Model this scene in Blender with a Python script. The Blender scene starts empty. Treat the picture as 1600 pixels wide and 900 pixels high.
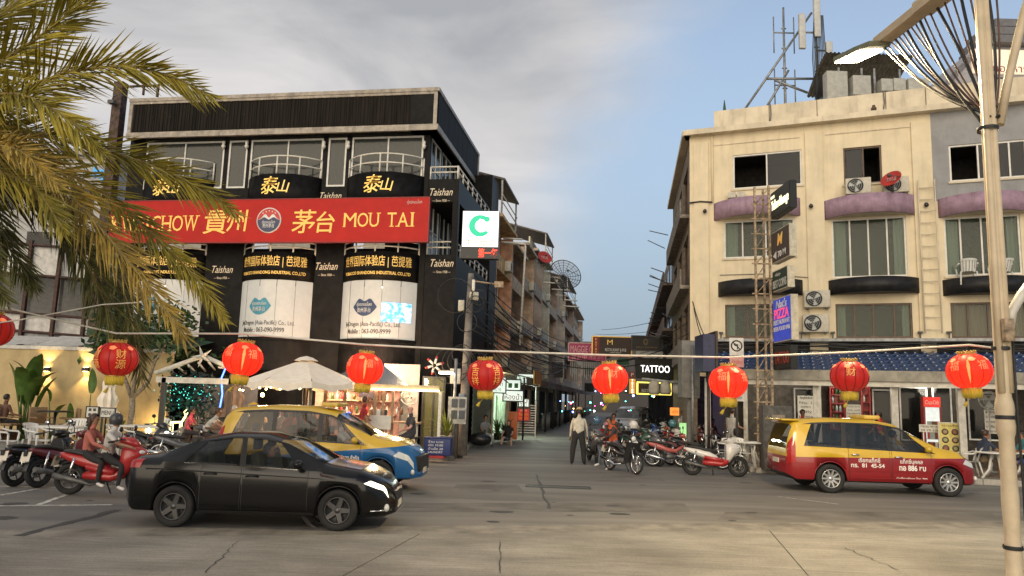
import bpy, bmesh, math, random
from mathutils import Vector, Matrix
random.seed(7)
SC = bpy.context.scene
COL = SC.collection
R = math.radians

# ------------------------------------------------------------------ camera
F_PX, PY0, CAM_H = 1100.0, 477.0, 2.0
PITCH, ROLL = R(7.5), R(1.72)
_F = Vector((0, math.cos(PITCH), math.sin(PITCH)))
_U0 = Vector((0, -math.sin(PITCH), math.cos(PITCH)))
_R0 = Vector((1, 0, 0))
_RX = _R0 * math.cos(ROLL) + _U0 * math.sin(ROLL)
_UP = _U0 * math.cos(ROLL) - _R0 * math.sin(ROLL)
EYE = Vector((0, 0, CAM_H))
cd = bpy.data.cameras.new('camera'); cam = bpy.data.objects.new('camera', cd); COL.objects.link(cam)
cam.matrix_world = Matrix(((_RX.x, _UP.x, -_F.x, 0), (_RX.y, _UP.y, -_F.y, 0), (_RX.z, _UP.z, -_F.z, CAM_H), (0, 0, 0, 1)))
cd.sensor_width = 36; cd.lens = 36 * F_PX / 1600; cd.shift_y = (PY0 - 450) / 1600
cd.clip_start = 0.05; cd.clip_end = 2000
SC.camera = cam
SC.render.resolution_x, SC.render.resolution_y = 1024, 576

# ------------------------------------------------------------------ sky, sun, exposure
SC.view_settings.view_transform = 'Standard'; SC.view_settings.look = 'None'
SC.view_settings.gamma = 1; SC.view_settings.use_curve_mapping = False
SC.view_settings.exposure = 0.95
SC.render.engine = 'CYCLES'
SC.cycles.use_denoising = True
SC.cycles.max_bounces = 6; SC.cycles.diffuse_bounces = 3; SC.cycles.glossy_bounces = 3
SC.cycles.transmission_bounces = 4; SC.cycles.transparent_max_bounces = 10
SC.cycles.sample_clamp_indirect = 4.0
SUN_EL, SUN_AZ = R(12), R(195)      # the afterglow stands low behind the camera
W = bpy.data.worlds.new('World'); SC.world = W; W.use_nodes = True
nt = W.node_tree; nt.nodes.clear()
def nd(t, **kw):
    n = nt.nodes.new(t)
    for k, v in kw.items(): setattr(n, k, v)
    return n
def lk(a, b): nt.links.new(a, b)
sky = nd('ShaderNodeTexSky', sky_type='NISHITA', sun_disc=False)
sky.sun_elevation = SUN_EL; sky.sun_rotation = SUN_AZ; sky.air_density = 1.0; sky.dust_density = 0.6; sky.ozone_density = 2.0
bgs = nd('ShaderNodeBackground'); bgs.inputs['Strength'].default_value = 0.118
hs = nd('ShaderNodeHueSaturation'); hs.inputs['Saturation'].default_value = 0.72; hs.inputs['Value'].default_value = 1.0
lk(sky.outputs[0], hs.inputs['Color']); lk(hs.outputs[0], bgs.inputs[0])
# clouds: one broad bank over the sky on one side, with soft structure
tc = nd('ShaderNodeTexCoord')
mp = nd('ShaderNodeMapping'); mp.inputs['Scale'].default_value = (1.0, 1.0, 2.6)
lk(tc.outputs['Generated'], mp.inputs['Vector'])
n1 = nd('ShaderNodeTexNoise'); n1.inputs['Scale'].default_value = 3.2; n1.inputs['Detail'].default_value = 7; n1.inputs['Roughness'].default_value = .55
n2 = nd('ShaderNodeTexNoise'); n2.inputs['Scale'].default_value = 2.6; n2.inputs['Detail'].default_value = 8; n2.inputs['Distortion'].default_value = .6
lk(mp.outputs[0], n1.inputs['Vector']); lk(mp.outputs[0], n2.inputs['Vector'])
dp = nd('ShaderNodeVectorMath', operation='DOT_PRODUCT'); lk(tc.outputs['Generated'], dp.inputs[0])
BANK_N = Vector((-0.80, 0.20, 0.50)).normalized()
dp.inputs[1].default_value = BANK_N
ad = nd('ShaderNodeMath', operation='MULTIPLY_ADD'); lk(n1.outputs[0], ad.inputs[0]); ad.inputs[1].default_value = 0.22; lk(dp.outputs['Value'], ad.inputs[2])
mr = nd('ShaderNodeMapRange', interpolation_type='SMOOTHSTEP'); lk(ad.outputs[0], mr.inputs[0])
mr.inputs[1].default_value = 0.30; mr.inputs[2].default_value = 0.50
cr = nd('ShaderNodeValToRGB'); lk(n2.outputs[0], cr.inputs[0])
cr.color_ramp.elements[0].position = .36; cr.color_ramp.elements[0].color = (.31, .32, .34, 1)
cr.color_ramp.elements[1].position = .64; cr.color_ramp.elements[1].color = (.57, .55, .545, 1)
bgc = nd('ShaderNodeBackground'); lk(cr.outputs[0], bgc.inputs[0]); bgc.inputs['Strength'].default_value = 0.70
# haze low over the horizon all round
sz = nd('ShaderNodeSeparateXYZ'); lk(tc.outputs['Generated'], sz.inputs[0])
hz_ = nd('ShaderNodeMapRange', interpolation_type='SMOOTHSTEP'); lk(sz.outputs['Z'], hz_.inputs[0]); hz_.inputs[1].default_value = .02; hz_.inputs[2].default_value = .62; hz_.inputs[3].default_value = .95; hz_.inputs[4].default_value = 0
hm_ = nd('ShaderNodeMix', data_type='RGBA'); lk(hz_.outputs[0], hm_.inputs[0]); lk(hs.outputs[0], hm_.inputs[6]); hm_.inputs[7].default_value = (1.30, 1.62, 2.0, 1); lk(hm_.outputs[2], bgs.inputs[0])
mx = nd('ShaderNodeMixShader'); lk(mr.outputs[0], mx.inputs[0]); lk(bgs.outputs[0], mx.inputs[1]); lk(bgc.outputs[0], mx.inputs[2])
wo = nd('ShaderNodeOutputWorld'); lk(mx.outputs[0], wo.inputs[0])

sl = bpy.data.lights.new('sun', 'SUN'); sun = bpy.data.objects.new('sun', sl); COL.objects.link(sun)
sl.energy = 1.4; sl.angle = R(70); sl.color = (1.0, .82, .58)
sd = Vector((math.sin(SUN_AZ) * math.cos(SUN_EL), math.cos(SUN_AZ) * math.cos(SUN_EL), math.sin(SUN_EL)))
sun.rotation_euler = sd.to_track_quat('Z', 'Y').to_euler()

# ------------------------------------------------------------------ pixel -> place
def ray(px, py):
    u, v = (px - 800) / F_PX, (PY0 - py) / F_PX
    return _F + _RX * u + _UP * v
def at(px, py, Y):
    d = ray(px, py); return EYE + d * (Y / d.y)
def onground(px, py, z=0.0):
    d = ray(px, py); return EYE + d * ((z - CAM_H) / d.z)
def proj(p):
    d = Vector(p) - EYE; k = d.dot(_F)
    return 800 + F_PX * d.dot(_RX) / k, PY0 - F_PX * d.dot(_UP) / k
class Fac:
    """a vertical plane: local x runs along it, local y into it, z up"""
    def __init__(s, X, Y, ang): s.o = Vector((X, Y, 0)); s.a = R(ang); s.ex = Vector((math.cos(s.a), -math.sin(s.a), 0)); s.ey = Vector((math.sin(s.a), math.cos(s.a), 0))
    def uv(s, px, py, off=0.0):
        d = ray(px, py); o = s.o + s.ey * off
        t = (o - EYE).dot(s.ey) / d.dot(s.ey); p = EYE + d * t
        return (p - o).dot(s.ex), p.z
    def w(s, u, z, y=0.0): return s.o + s.ex * u + s.ey * y + Vector((0, 0, z))

# ------------------------------------------------------------------ materials
MATS = {}
def M(name, rgb=(.5, .5, .5), rough=.6, metal=0.0, var=.12, scale=6.0, bump=0.0, emit=None, es=1.0, dirt=0.0, coat=0.0, alpha=1.0, trans=0.0, rgb2=None, aniso=None, detail=4, spec=.5):
    if name in MATS: return MATS[name]
    m = bpy.data.materials.new(name); m.use_nodes = True; MATS[name] = m
    t = m.node_tree; b = t.nodes['Principled BSDF']
    b.inputs['Roughness'].default_value = rough; b.inputs['Metallic'].default_value = metal
    b.inputs['Specular IOR Level'].default_value = spec
    if coat: b.inputs['Coat Weight'].default_value = coat; b.inputs['Coat Roughness'].default_value = .06
    if trans: b.inputs['Transmission Weight'].default_value = trans
    if alpha < 1: b.inputs['Alpha'].default_value = alpha
    b.inputs['Base Color'].default_value = (*rgb, 1)
    if var or bump or dirt:
        c = t.nodes.new('ShaderNodeTexCoord'); mpn = t.nodes.new('ShaderNodeMapping')
        if aniso: mpn.inputs['Scale'].default_value = aniso
        t.links.new(c.outputs['Object'], mpn.inputs['Vector'])
        n = t.nodes.new('ShaderNodeTexNoise'); n.inputs['Scale'].default_value = scale; n.inputs['Detail'].default_value = detail; n.inputs['Roughness'].default_value = .6
        t.links.new(mpn.outputs[0], n.inputs['Vector'])
        if var or rgb2:
            r = t.nodes.new('ShaderNodeValToRGB'); t.links.new(n.outputs[0], r.inputs[0])
            lo = rgb2 or tuple(max(0, x * (1 - 2 * var)) for x in rgb)
            hi = tuple(min(1, x * (1 + (0 if rgb2 else .8 * var))) for x in rgb)
            r.color_ramp.elements[0].position = .33; r.color_ramp.elements[0].color = (*lo, 1)
            r.color_ramp.elements[1].position = .66; r.color_ramp.elements[1].color = (*hi, 1)
            out = r.outputs[0]
            if dirt:
                n3 = t.nodes.new('ShaderNodeTexNoise'); n3.inputs['Scale'].default_value = 2.2; n3.inputs['Detail'].default_value = 6; n3.inputs['Roughness'].default_value = .7
                m3 = t.nodes.new('ShaderNodeMapping'); m3.inputs['Scale'].default_value = (1.6, 1.6, .22)
                t.links.new(c.outputs['Object'], m3.inputs['Vector']); t.links.new(m3.outputs[0], n3.inputs['Vector'])
                mr3 = t.nodes.new('ShaderNodeMapRange'); mr3.inputs[1].default_value = .5; mr3.inputs[2].default_value = .78; mr3.inputs[4].default_value = dirt
                t.links.new(n3.outputs[0], mr3.inputs[0])
                mix = t.nodes.new('ShaderNodeMix'); mix.data_type = 'RGBA'; mix.blend_type = 'MULTIPLY'
                t.links.new(mr3.outputs[0], mix.inputs[0]); t.links.new(out, mix.inputs[6]); mix.inputs[7].default_value = (.36, .31, .25, 1)
                out = mix.outputs[2]
            t.links.new(out, b.inputs['Base Color'])
        if bump:
            bp = t.nodes.new('ShaderNodeBump'); bp.inputs['Strength'].default_value = bump; bp.inputs['Distance'].default_value = .02
            t.links.new(n.outputs[0], bp.inputs['Height']); t.links.new(bp.outputs[0], b.inputs['Normal'])
    if emit is not None:
        b.inputs['Emission Color'].default_value = (*emit, 1); b.inputs['Emission Strength'].default_value = es
    return m

# ------------------------------------------------------------------ mesh builder
class MB:
    def __init__(s): s.v = []; s.f = []; s.sm = []; s.mi = []; s.cur = 0
    def mat(s, i): s.cur = i; return s
    def add(s, vs, fs, smooth=False):
        o = len(s.v); s.v += [tuple(v) for v in vs]
        for f in fs: s.f.append(tuple(i + o for i in f)); s.sm.append(smooth); s.mi.append(s.cur)
        return s
    def box(s, x0, x1, y0, y1, z0, z1):
        if x1 < x0: x0, x1 = x1, x0
        if y1 < y0: y0, y1 = y1, y0
        if z1 < z0: z0, z1 = z1, z0
        v = [(x, y, z) for z in (z0, z1) for y in (y0, y1) for x in (x0, x1)]
        return s.add(v, [(0, 2, 3, 1), (4, 5, 7, 6), (0, 1, 5, 4), (2, 6, 7, 3), (0, 4, 6, 2), (1, 3, 7, 5)])
    def bbox(s, x0, x1, y0, y1, z0, z1, c=.01):
        """box with chamfered edges (24 verts)"""
        bm = bmesh.new(); bmesh.ops.create_cube(bm, size=1)
        for v in bm.verts: v.co = Vector(((x0 + x1) / 2 + v.co.x * abs(x1 - x0), (y0 + y1) / 2 + v.co.y * abs(y1 - y0), (z0 + z1) / 2 + v.co.z * abs(z1 - z0)))
        bmesh.ops.bevel(bm, geom=bm.edges[:], offset=c, segments=2, affect='EDGES', profile=.6)
        s.bm(bm, True); return s
    def bm(s, bm, smooth=False):
        bm.verts.index_update(); s.add([v.co for v in bm.verts], [[v.index for v in f.verts] for f in bm.faces], smooth); bm.free(); return s
    def ring(s, c, r, ax, n=10, r2=None):
        ax = Vector(ax).normalized(); a = ax.orthogonal().normalized(); b = ax.cross(a)
        return [Vector(c) + a * (math.cos(2 * math.pi * i / n) * r) + b * (math.sin(2 * math.pi * i / n) * (r2 or r)) for i in range(n)]
    def cyl(s, p, q, r, r2=None, n=10, cap=True, smooth=True):
        p, q = Vector(p), Vector(q); ax = q - p
        if ax.length < 1e-6: return s
        v = s.ring(p, r, ax, n) + s.ring(q, r if r2 is None else r2, ax, n)
        o = len(s.v)
        s.add(v, [(i, (i + 1) % n, n + (i + 1) % n, n + i) for i in range(n)], smooth)
        if cap: s.add(v, [tuple(range(n - 1, -1, -1)), tuple(range(n, 2 * n))])
        return s
    def tube(s, pts, r, n=8, cap=True, rs=None):
        pts = [Vector(p) for p in pts]; vs = []; m = len(pts)
        d = (pts[1] - pts[0]).normalized(); a = d.orthogonal().normalized()
        for i, p in enumerate(pts):
            d = (pts[min(i + 1, m - 1)] - pts[max(i - 1, 0)]).normalized()
            a = (a - d * a.dot(d)); a = a.normalized() if a.length > 1e-5 else d.orthogonal().normalized(); b = d.cross(a)
            rr = rs[i] if rs else r
            vs += [p + a * (math.cos(2 * math.pi * k / n) * rr) + b * (math.sin(2 * math.pi * k / n) * rr) for k in range(n)]
        fs = [(i * n + k, i * n + (k + 1) % n, (i + 1) * n + (k + 1) % n, (i + 1) * n + k) for i in range(m - 1) for k in range(n)]
        s.add(vs, fs, True)
        if cap: s.add(vs[:n] + vs[-n:], [tuple(range(n - 1, -1, -1)), tuple(range(n, 2 * n))])
        return s
    def lathe(s, prof, c=(0, 0, 0), n=20, ax='z', cap=False, smooth=True, a0=0, a1=2 * math.pi):
        full = abs(a1 - a0 - 2 * math.pi) < 1e-6; k = n if full else n + 1; vs = []
        for r, h in prof:
            for i in range(k):
                t = a0 + (a1 - a0) * i / n; x, y = r * math.cos(t), r * math.sin(t)
                p = (x, y, h) if ax == 'z' else ((x, h, y) if ax == 'y' else (h, x, y))
                vs.append((p[0] + c[0], p[1] + c[1], p[2] + c[2]))
        fs = []
        for j in range(len(prof) - 1):
            for i in range(n):
                i2 = (i + 1) % k
                fs.append((j * k + i, j * k + i2, (j + 1) * k + i2, (j + 1) * k + i))
        s.add(vs, fs, smooth)
        return s
    def prism(s, poly, fn, d0, d1, smooth=False):
        """poly of (a,b); fn(a,b,d)->xyz"""
        n = len(poly); v = [fn(a, b, d0) for a, b in poly] + [fn(a, b, d1) for a, b in poly]
        s.add(v, [tuple(range(n - 1, -1, -1)), tuple(range(n, 2 * n))])
        s.add(v, [(i, (i + 1) % n, n + (i + 1) % n, n + i) for i in range(n)], smooth); return s
    def grid(s, fn, nu, nv, smooth=True):
        v = [fn(i / nu, j / nv) for j in range(nv + 1) for i in range(nu + 1)]; k = nu + 1
        s.add(v, [(j * k + i, j * k + i + 1, (j + 1) * k + i + 1, (j + 1) * k + i) for j in range(nv) for i in range(nu)], smooth); return s
    def sphere(s, c, r, n=12, m=8, sc=(1, 1, 1)):
        vs = [(c[0], c[1], c[2] - r * sc[2])]
        for j in range(1, m):
            t = math.pi * j / m - math.pi / 2
            vs += [(c[0] + r * sc[0] * math.cos(t) * math.cos(2 * math.pi * i / n), c[1] + r * sc[1] * math.cos(t) * math.sin(2 * math.pi * i / n), c[2] + r * sc[2] * math.sin(t)) for i in range(n)]
        vs.append((c[0], c[1], c[2] + r * sc[2])); fs = [(0, 1 + (i + 1) % n, 1 + i) for i in range(n)]
        for j in range(m - 2):
            b = 1 + j * n; fs += [(b + i, b + (i + 1) % n, b + n + (i + 1) % n, b + n + i) for i in range(n)]
        b = 1 + (m - 2) * n; fs += [(b + i, b + (i + 1) % n, len(vs) - 1) for i in range(n)]
        return s.add(vs, fs, True)
    def torus(s, c, r0, r1, ax='z', n=20, m=8):
        return s.lathe([(r0 + r1 * math.cos(2 * math.pi * i / m), r1 * math.sin(2 * math.pi * i / m)) for i in range(m + 1)], c, n, ax)
    def xf(s, mat, a=0):
        for i in range(a, len(s.v)): s.v[i] = tuple(mat @ Vector(s.v[i]))
        return s
    def mesh(s, name, mats):
        me = bpy.data.meshes.new(name); me.from_pydata(s.v, [], s.f)
        me.polygons.foreach_set('use_smooth', s.sm); me.polygons.foreach_set('material_index', s.mi)
        for m in (mats if isinstance(mats, (list, tuple)) else [mats]): me.materials.append(m)
        me.update(); return me
    def build(s, name, mats, parent=None, fix=True):
        me = s.mesh(name, mats)
        if fix:
            b = bmesh.new(); b.from_mesh(me); bmesh.ops.remove_doubles(b, verts=b.verts[:], dist=1e-5); bmesh.ops.recalc_face_normals(b, faces=b.faces[:]); b.to_mesh(me); b.free()
        return link(name, me, parent)
def link(name, data, parent=None, loc=None, rot=None):
    o = bpy.data.objects.new(name, data); COL.objects.link(o)
    if parent: o.parent = parent
    if loc is not None: o.location = loc
    if rot is not None: o.rotation_euler = rot
    return o
def tag(o, label=None, cat=None, group=None, kind=None):
    if label: o['label'] = label
    if cat: o['category'] = cat
    if group: o['group'] = group
    if kind: o['kind'] = kind
    return o
def thing(name, label, cat, loc=(0, 0, 0), rz=0.0, group=None):
    o = link(name, None, None, loc, (0, 0, rz)); o.empty_display_size = .2
    return tag(o, label, cat, group)
def copy_tree(o, parent=None):
    c = o.copy(); COL.objects.link(c)
    if parent: c.parent = parent
    for ch in o.children: copy_tree(ch, c)
    return c
def B(x0, x1, y0, y1, z0, z1): return MB().box(x0, x1, y0, y1, z0, z1)

# lettering
_TC = {}
def text_mesh(s, h, bold=0.0, shear=0.0, ext=.004, w=None, space=1.0):
    key = (s, round(h, 4), bold, shear, ext, w, space)
    if key in _TC: return _TC[key]
    c = bpy.data.curves.new('lettering', 'FONT'); c.body = s; c.align_x = 'CENTER'; c.align_y = 'CENTER'
    c.size = h; c.extrude = ext; c.offset = bold * h; c.shear = shear; c.resolution_u = 3; c.space_character = space
    o = bpy.data.objects.new('lettering', c); COL.objects.link(o)
    dg = bpy.context.evaluated_depsgraph_get(); me = bpy.data.meshes.new_from_object(o.evaluated_get(dg))
    bpy.data.objects.remove(o); bpy.data.curves.remove(c)
    me.materials.clear()
    if len(me.vertices):
        xs = [v.co.x for v in me.vertices]; ys = [v.co.y for v in me.vertices]
        cx, cy = (min(xs) + max(xs)) / 2, (min(ys) + max(ys)) / 2
        k = (w / (max(xs) - min(xs))) if w else 1.0
        for v in me.vertices: v.co = Vector(((v.co.x - cx) * k, v.co.z * 0 + v.co.z, v.co.y - cy))   # upright in XZ, facing -Y
        for v in me.vertices: v.co.y = -v.co.y
    _TC[key] = me; return me
def text(s, h, m, parent, loc, rot=(0, 0, 0), bold=0.0, shear=0.0, w=None, name='lettering', ext=.004, fn=None, space=1.0):
    me = text_mesh(s, h, bold, shear, ext, w, space).copy(); me.materials.append(m)
    if fn:
        for v in me.vertices: v.co = Vector(fn(v.co.x, v.co.y, v.co.z))
        return link(name, me, parent)
    return link(name, me, parent, loc, rot)
# ================================================================== the setting
asph = M('asphalt', (.195, .185, .165), .72, var=.22, scale=.22, bump=.25, detail=14, aniso=(.35, 1.3, 1), rgb2=(.115, .108, .096))
for_ = asph.node_tree
n = for_.nodes.new('ShaderNodeTexNoise'); n.inputs['Scale'].default_value = 160; n.inputs['Detail'].default_value = 3
bp = for_.nodes.new('ShaderNodeBump'); bp.inputs['Strength'].default_value = .35; bp.inputs['Distance'].default_value = .01
tcn = for_.nodes.new('ShaderNodeTexCoord'); for_.links.new(tcn.outputs['Object'], n.inputs['Vector']); for_.links.new(n.outputs[0], bp.inputs['Height'])
for_.links.new(bp.outputs[0], for_.nodes['Principled BSDF'].inputs['Normal'])
concrete = M('road concrete', (.28, .265, .23), .72, var=.16, scale=.4, bump=.2, rgb2=(.15, .14, .118), detail=9, dirt=.0)
t = concrete.node_tree; bsdf = t.nodes['Principled BSDF']
tcn = t.nodes.new('ShaderNodeTexCoord'); mpn = t.nodes.new('ShaderNodeMapping'); mpn.inputs['Scale'].default_value = (1, 40, 1); mpn.inputs['Rotation'].default_value = (0, 0, R(60))
n = t.nodes.new('ShaderNodeTexNoise'); n.inputs['Scale'].default_value = 1.6; n.inputs['Detail'].default_value = 6
bp = t.nodes.new('ShaderNodeBump'); bp.inputs['Strength'].default_value = .5; bp.inputs['Distance'].default_value = .012
t.links.new(tcn.outputs['Object'], mpn.inputs['Vector']); t.links.new(mpn.outputs[0], n.inputs['Vector']); t.links.new(n.outputs[0], bp.inputs['Height']); t.links.new(bp.outputs[0], bsdf.inputs['Normal'])
pave = M('pavement concrete', (.24, .22, .19), .8, var=.2, scale=1.1, bump=.2, detail=8)
kerbm = M('kerb concrete', (.36, .34, .30), .8, var=.22, scale=3, dirt=.4)
white_paint = M('worn road paint', (.55, .53, .48), .7, var=.35, scale=9)
patch_m = M('patched asphalt', (.155, .146, .13), .75, var=.25, scale=1.2, detail=9, rgb2=(.08, .075, .066))
tar = M('tar patch', (.045, .045, .043), .7, var=.2, scale=4)
def grain(m, sc, scale, lo, hi, rot=0):
    '''multiply one more layer of noise into the base colour'''
    t = m.node_tree; b_ = t.nodes['Principled BSDF']; src = b_.inputs['Base Color'].links[0].from_socket
    c = t.nodes.new('ShaderNodeTexCoord'); mp_ = t.nodes.new('ShaderNodeMapping'); mp_.inputs['Scale'].default_value = sc; mp_.inputs['Rotation'].default_value = (0, 0, rot)
    n_ = t.nodes.new('ShaderNodeTexNoise'); n_.inputs['Scale'].default_value = scale; n_.inputs['Detail'].default_value = 5
    r_ = t.nodes.new('ShaderNodeMapRange'); r_.inputs[1].default_value = .3; r_.inputs[2].default_value = .7; r_.inputs[3].default_value = lo; r_.inputs[4].default_value = hi
    x_ = t.nodes.new('ShaderNodeMix'); x_.data_type = 'RGBA'; x_.blend_type = 'MULTIPLY'; x_.inputs[0].default_value = 1
    for a, q in ((c.outputs['Object'], mp_.inputs[0]), (mp_.outputs[0], n_.inputs[0]), (n_.outputs[0], r_.inputs[0]), (src, x_.inputs[6]), (r_.outputs[0], x_.inputs[7]), (x_.outputs[2], b_.inputs['Base Color'])): t.links.new(a, q)
grain(concrete, (1, 16, 1), 1.5, .78, 1.2, R(60)); grain(concrete, (1, 1, 1), 45, .8, 1.15); grain(concrete, (.5, 2, 1), .9, .75, 1.15)
grain(asph, (1, 1, 1), 60, .72, 1.25); grain(asph, (.25, 2.2, 1), .8, .72, 1.2); grain(pave, (1, 1, 1), 20, .8, 1.15)
def sheet(pts, z, z0=None):
    m = MB(); n = len(pts)
    if z0 is None: m.add([(x, y, z) for x, y in pts], [tuple(range(n))])
    else: m.prism(pts, lambda a, b, c: (a, b, c), z0, z)
    return m
g = sheet([(-400, -60), (400, -60), (400, 700), (-400, 700)], 0).build('ground', asph); tag(g, kind='structure')
# the concrete carriageway nearest the promenade: slabs with open joints
pA = onground(0, 842); pB = onground(1560, 826)
dirr = (pB - pA).normalized(); nrm = Vector((-dirr.y, dirr.x, 0))
rd = link('road', None); tag(rd, kind='structure'); rd.location = (0, 0, 0)
def roadpt(s, d): p = pA + dirr * s - nrm * d; return (p.x, p.y)
slen = 5.6; off0 = -9.0
# joint slants follow the photo: cross joints lie askew
for i in range(-3, 8):
    s0 = off0 + 3.2 + i * slen; sk = -1.5
    for r_, (d0, d1) in enumerate(((0, 3.4), (3.42, 6.8), (6.82, 10.5))):
        j = .012
        P = [roadpt(s0 + j + sk * d1 / 3.4, d1), roadpt(s0 + slen - j + sk * d1 / 3.4, d1), roadpt(s0 + slen - j + sk * d0 / 3.4, d0 + .01), roadpt(s0 + j + sk * d0 / 3.4, d0 + .01)]
        sheet(P, .012 + .001 * ((i * 7 + r_ * 3) % 4), -.05).build('slab', concrete, rd)
# dark sealed crack in the asphalt and hairline cracks in the slabs
def strip(pts, w, z, name, mt, par, jit=.0):
    m = MB(); L = []; n = len(pts)
    for i, p in enumerate(pts):
        d = (Vector(pts[min(i + 1, n - 1)]) - Vector(pts[max(i - 1, 0)])).normalized(); q = Vector((-d.y, d.x, 0)); ww = w * (1 + random.uniform(-jit, jit))
        L += [Vector((p[0], p[1], z)) + q * ww / 2, Vector((p[0], p[1], z)) - q * ww / 2]
    m.add(L, [(2 * i, 2 * i + 1, 2 * i + 3, 2 * i + 2) for i in range(n - 1)]); return m.build(name, mt, par)
def wig(p, q, n, a): return [tuple((p + (q - p) * (i / n) + Vector((random.uniform(-a, a), random.uniform(-a, a), 0)) * (0 < i < n))[:2]) + (0,) for i in range(n + 1)]
strip(wig(onground(28, 838), onground(185, 797), 14, .03), .16, .004, 'tar_seam', tar, g, .4)
strip(wig(onground(858, 795), onground(838, 742), 10, .04), .05, .004, 'crack', tar, g, .6)
strip(wig(onground(322, 898), onground(372, 848), 16, .03), .012, .02, 'crack', tar, rd, .7)
strip(wig(onground(1405, 893), onground(1320, 858), 14, .03), .012, .02, 'crack', tar, rd, .7)
strip(wig(onground(782, 898), onground(781, 848), 12, .012), .012, .02, 'crack', tar, rd, .7)
strip(wig(onground(1000, 800), onground(600, 792), 20, .1), .03, .004, 'crack', tar, g, .8)
for i in range(26):      # oil spots and small patches on the asphalt
    p = onground(random.uniform(0, 1560), random.uniform(752, 828)); k = random.uniform(.04, .16); a0 = random.random() * 6
    sheet([(p.x + k * 1.5 * math.cos(a0 + t * .7) * random.uniform(.7, 1.2), p.y + k * math.sin(a0 + t * .7) * random.uniform(.7, 1.2)) for t in range(9)], .003).build('oil_stain', tar, g)
for (x0, y0, x1, y1) in ((620, 800, 1080, 786), (1120, 812, 1560, 800), (700, 770, 820, 757), (930, 752, 1040, 742), (60, 828, 520, 836)):      # repair patches
    a, b_, c_, d_ = onground(x0, y0), onground(x1, y0), onground(x1 - 12, y1), onground(x0 + 14, y1)
    sheet([(q.x, q.y) for q in (a, b_, c_, d_)], .0025).build('asphalt_patch', patch_m, g)
sheet([roadpt(-12, -.02), roadpt(34, -.02), roadpt(34, -.75), roadpt(-12, -.62)], .0032).build('worn_edge', M('worn road edge', (.21, .195, .165), .75, var=.25, scale=2, detail=9), g)
# painted parking lines by the kerb
for (a, b_) in (((-40, 791), (175, 789)), ((0, 760), (120, 762)), ((0, 774), (60, 764)), ((60, 789), (125, 765))):
    strip([tuple(onground(*a)), tuple(onground(*b_))], .10, .004, 'painted_line', white_paint, g)
strip([tuple(onground(1215, 776)), tuple(onground(1310, 788))], .05, .004, 'painted_line', white_paint, g)
# drain cover at the mouth of the side street
p = onground(872, 761)
dc = thing('drain_cover', 'dark slotted drain cover set in the asphalt at the side street mouth', 'drain', (p.x, p.y, 0), R(-4))
part_m = MB().box(-.75, .75, -.22, -.18, -.02, .012).box(-.75, .75, .18, .22, -.02, .012).box(-.75, -.7, -.18, .18, -.02, .012).box(.7, .75, -.18, .18, -.02, .012)
part_m.build('frame', M('cast iron', (.05, .05, .048), .55, .5), dc)
for i in range(20): B(-.69 + i * .07, -.655 + i * .07, -.18, .18, -.02, .010).build('bar', M('cast iron'), dc)
# pavements with kerb stones
def pavement(name, line, back, label=None, h=.14):
    """line: kerb polyline, back: polygon closing it"""
    o = sheet(line + back, h, -.1).build(name, pave); tag(o, kind='structure')
    for (a, b_) in zip(line[:-1], line[1:]):
        a, b_ = Vector((*a, 0)), Vector((*b_, 0)); L = (b_ - a).length; n = max(1, int(L / 1.0)); d = (b_ - a) / n; q = Vector((d.y, -d.x, 0)).normalized()
        ang = math.atan2(d.y, d.x)
        me = MB().bbox(.008, d.length - .008, -.14, .02, -.1, h + .012, .012).mesh('kerb_stone', kerbm)
        for i in range(n): link('kerb_stone', me, o, a + d * i + Vector((0, 0, random.uniform(-.004, .004))), (0, 0, ang))
    return o
kl0 = onground(-260, 728); kl1 = onground(560, 716); kl2 = onground(700, 718); 
alley = Vector((math.sin(R(9.5)), math.cos(R(9.5)), 0))
def al(p, t): q = p + alley * t; return (q.x, q.y)
kl3 = onground(742, 692)
pavement('pavement_left', [(kl0.x, kl0.y), (kl1.x, kl1.y), (kl2.x, kl2.y), (kl3.x, kl3.y), al(kl3, 60)], [al(kl3 + Vector((-3, 0, 0)), 60), (-30, 60), (kl0.x - 5, 45)])
kr0 = onground(1180, 738); kr1 = onground(1560, 758); krd = (kr1 - kr0).normalized(); kr2 = kr0 + krd * 22
krs = onground(1062, 716)
pavement('pavement_right', [al(krs + Vector((1.8, 0, 0)), 60), (krs.x + 1.8, krs.y + 1.8), (krs.x + 2.3, krs.y + .4), (kr0.x, kr0.y), (kr2.x, kr2.y)], [(kr2.x + 6, 50), (30, 85)])
# ================================================================== shared building helpers
def part(mb, name, mats, parent, fac=None, label=None, root=None):
    o = mb.build(name, mats, parent)
    if fac is not None and parent is not None and parent.type == 'EMPTY':
        o.location = ((fac.o - parent.location).x, (fac.o - parent.location).y, 0); o.rotation_euler = (0, 0, -fac.a)
    elif fac is not None and parent is None:
        o.location = fac.o; o.rotation_euler = (0, 0, -fac.a)
    if label: o['label'] = label
    return o
def holes_wall(mb, u0, u1, z0, z1, holes, y0=0.0, th=.25):
    us = sorted({u0, u1, *[h for r in holes for h in r[:2] if u0 < h < u1]}); zs = sorted({z0, z1, *[h for r in holes for h in r[2:4] if z0 < h < z1]})
    inh = lambda a, b: any(r[0] < a < r[1] and r[2] < b < r[3] for r in holes)
    for j in range(len(zs) - 1):
        i = 0
        while i < len(us) - 1:
            zc = (zs[j] + zs[j + 1]) / 2
            if inh((us[i] + us[i + 1]) / 2, zc): i += 1; continue
            k = i
            while k + 1 < len(us) - 1 and not inh((us[k + 1] + us[k + 2]) / 2, zc): k += 1
            mb.box(us[i], us[k + 1], y0, y0 + th, zs[j], zs[j + 1]); i = k + 1
    return mb
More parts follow.
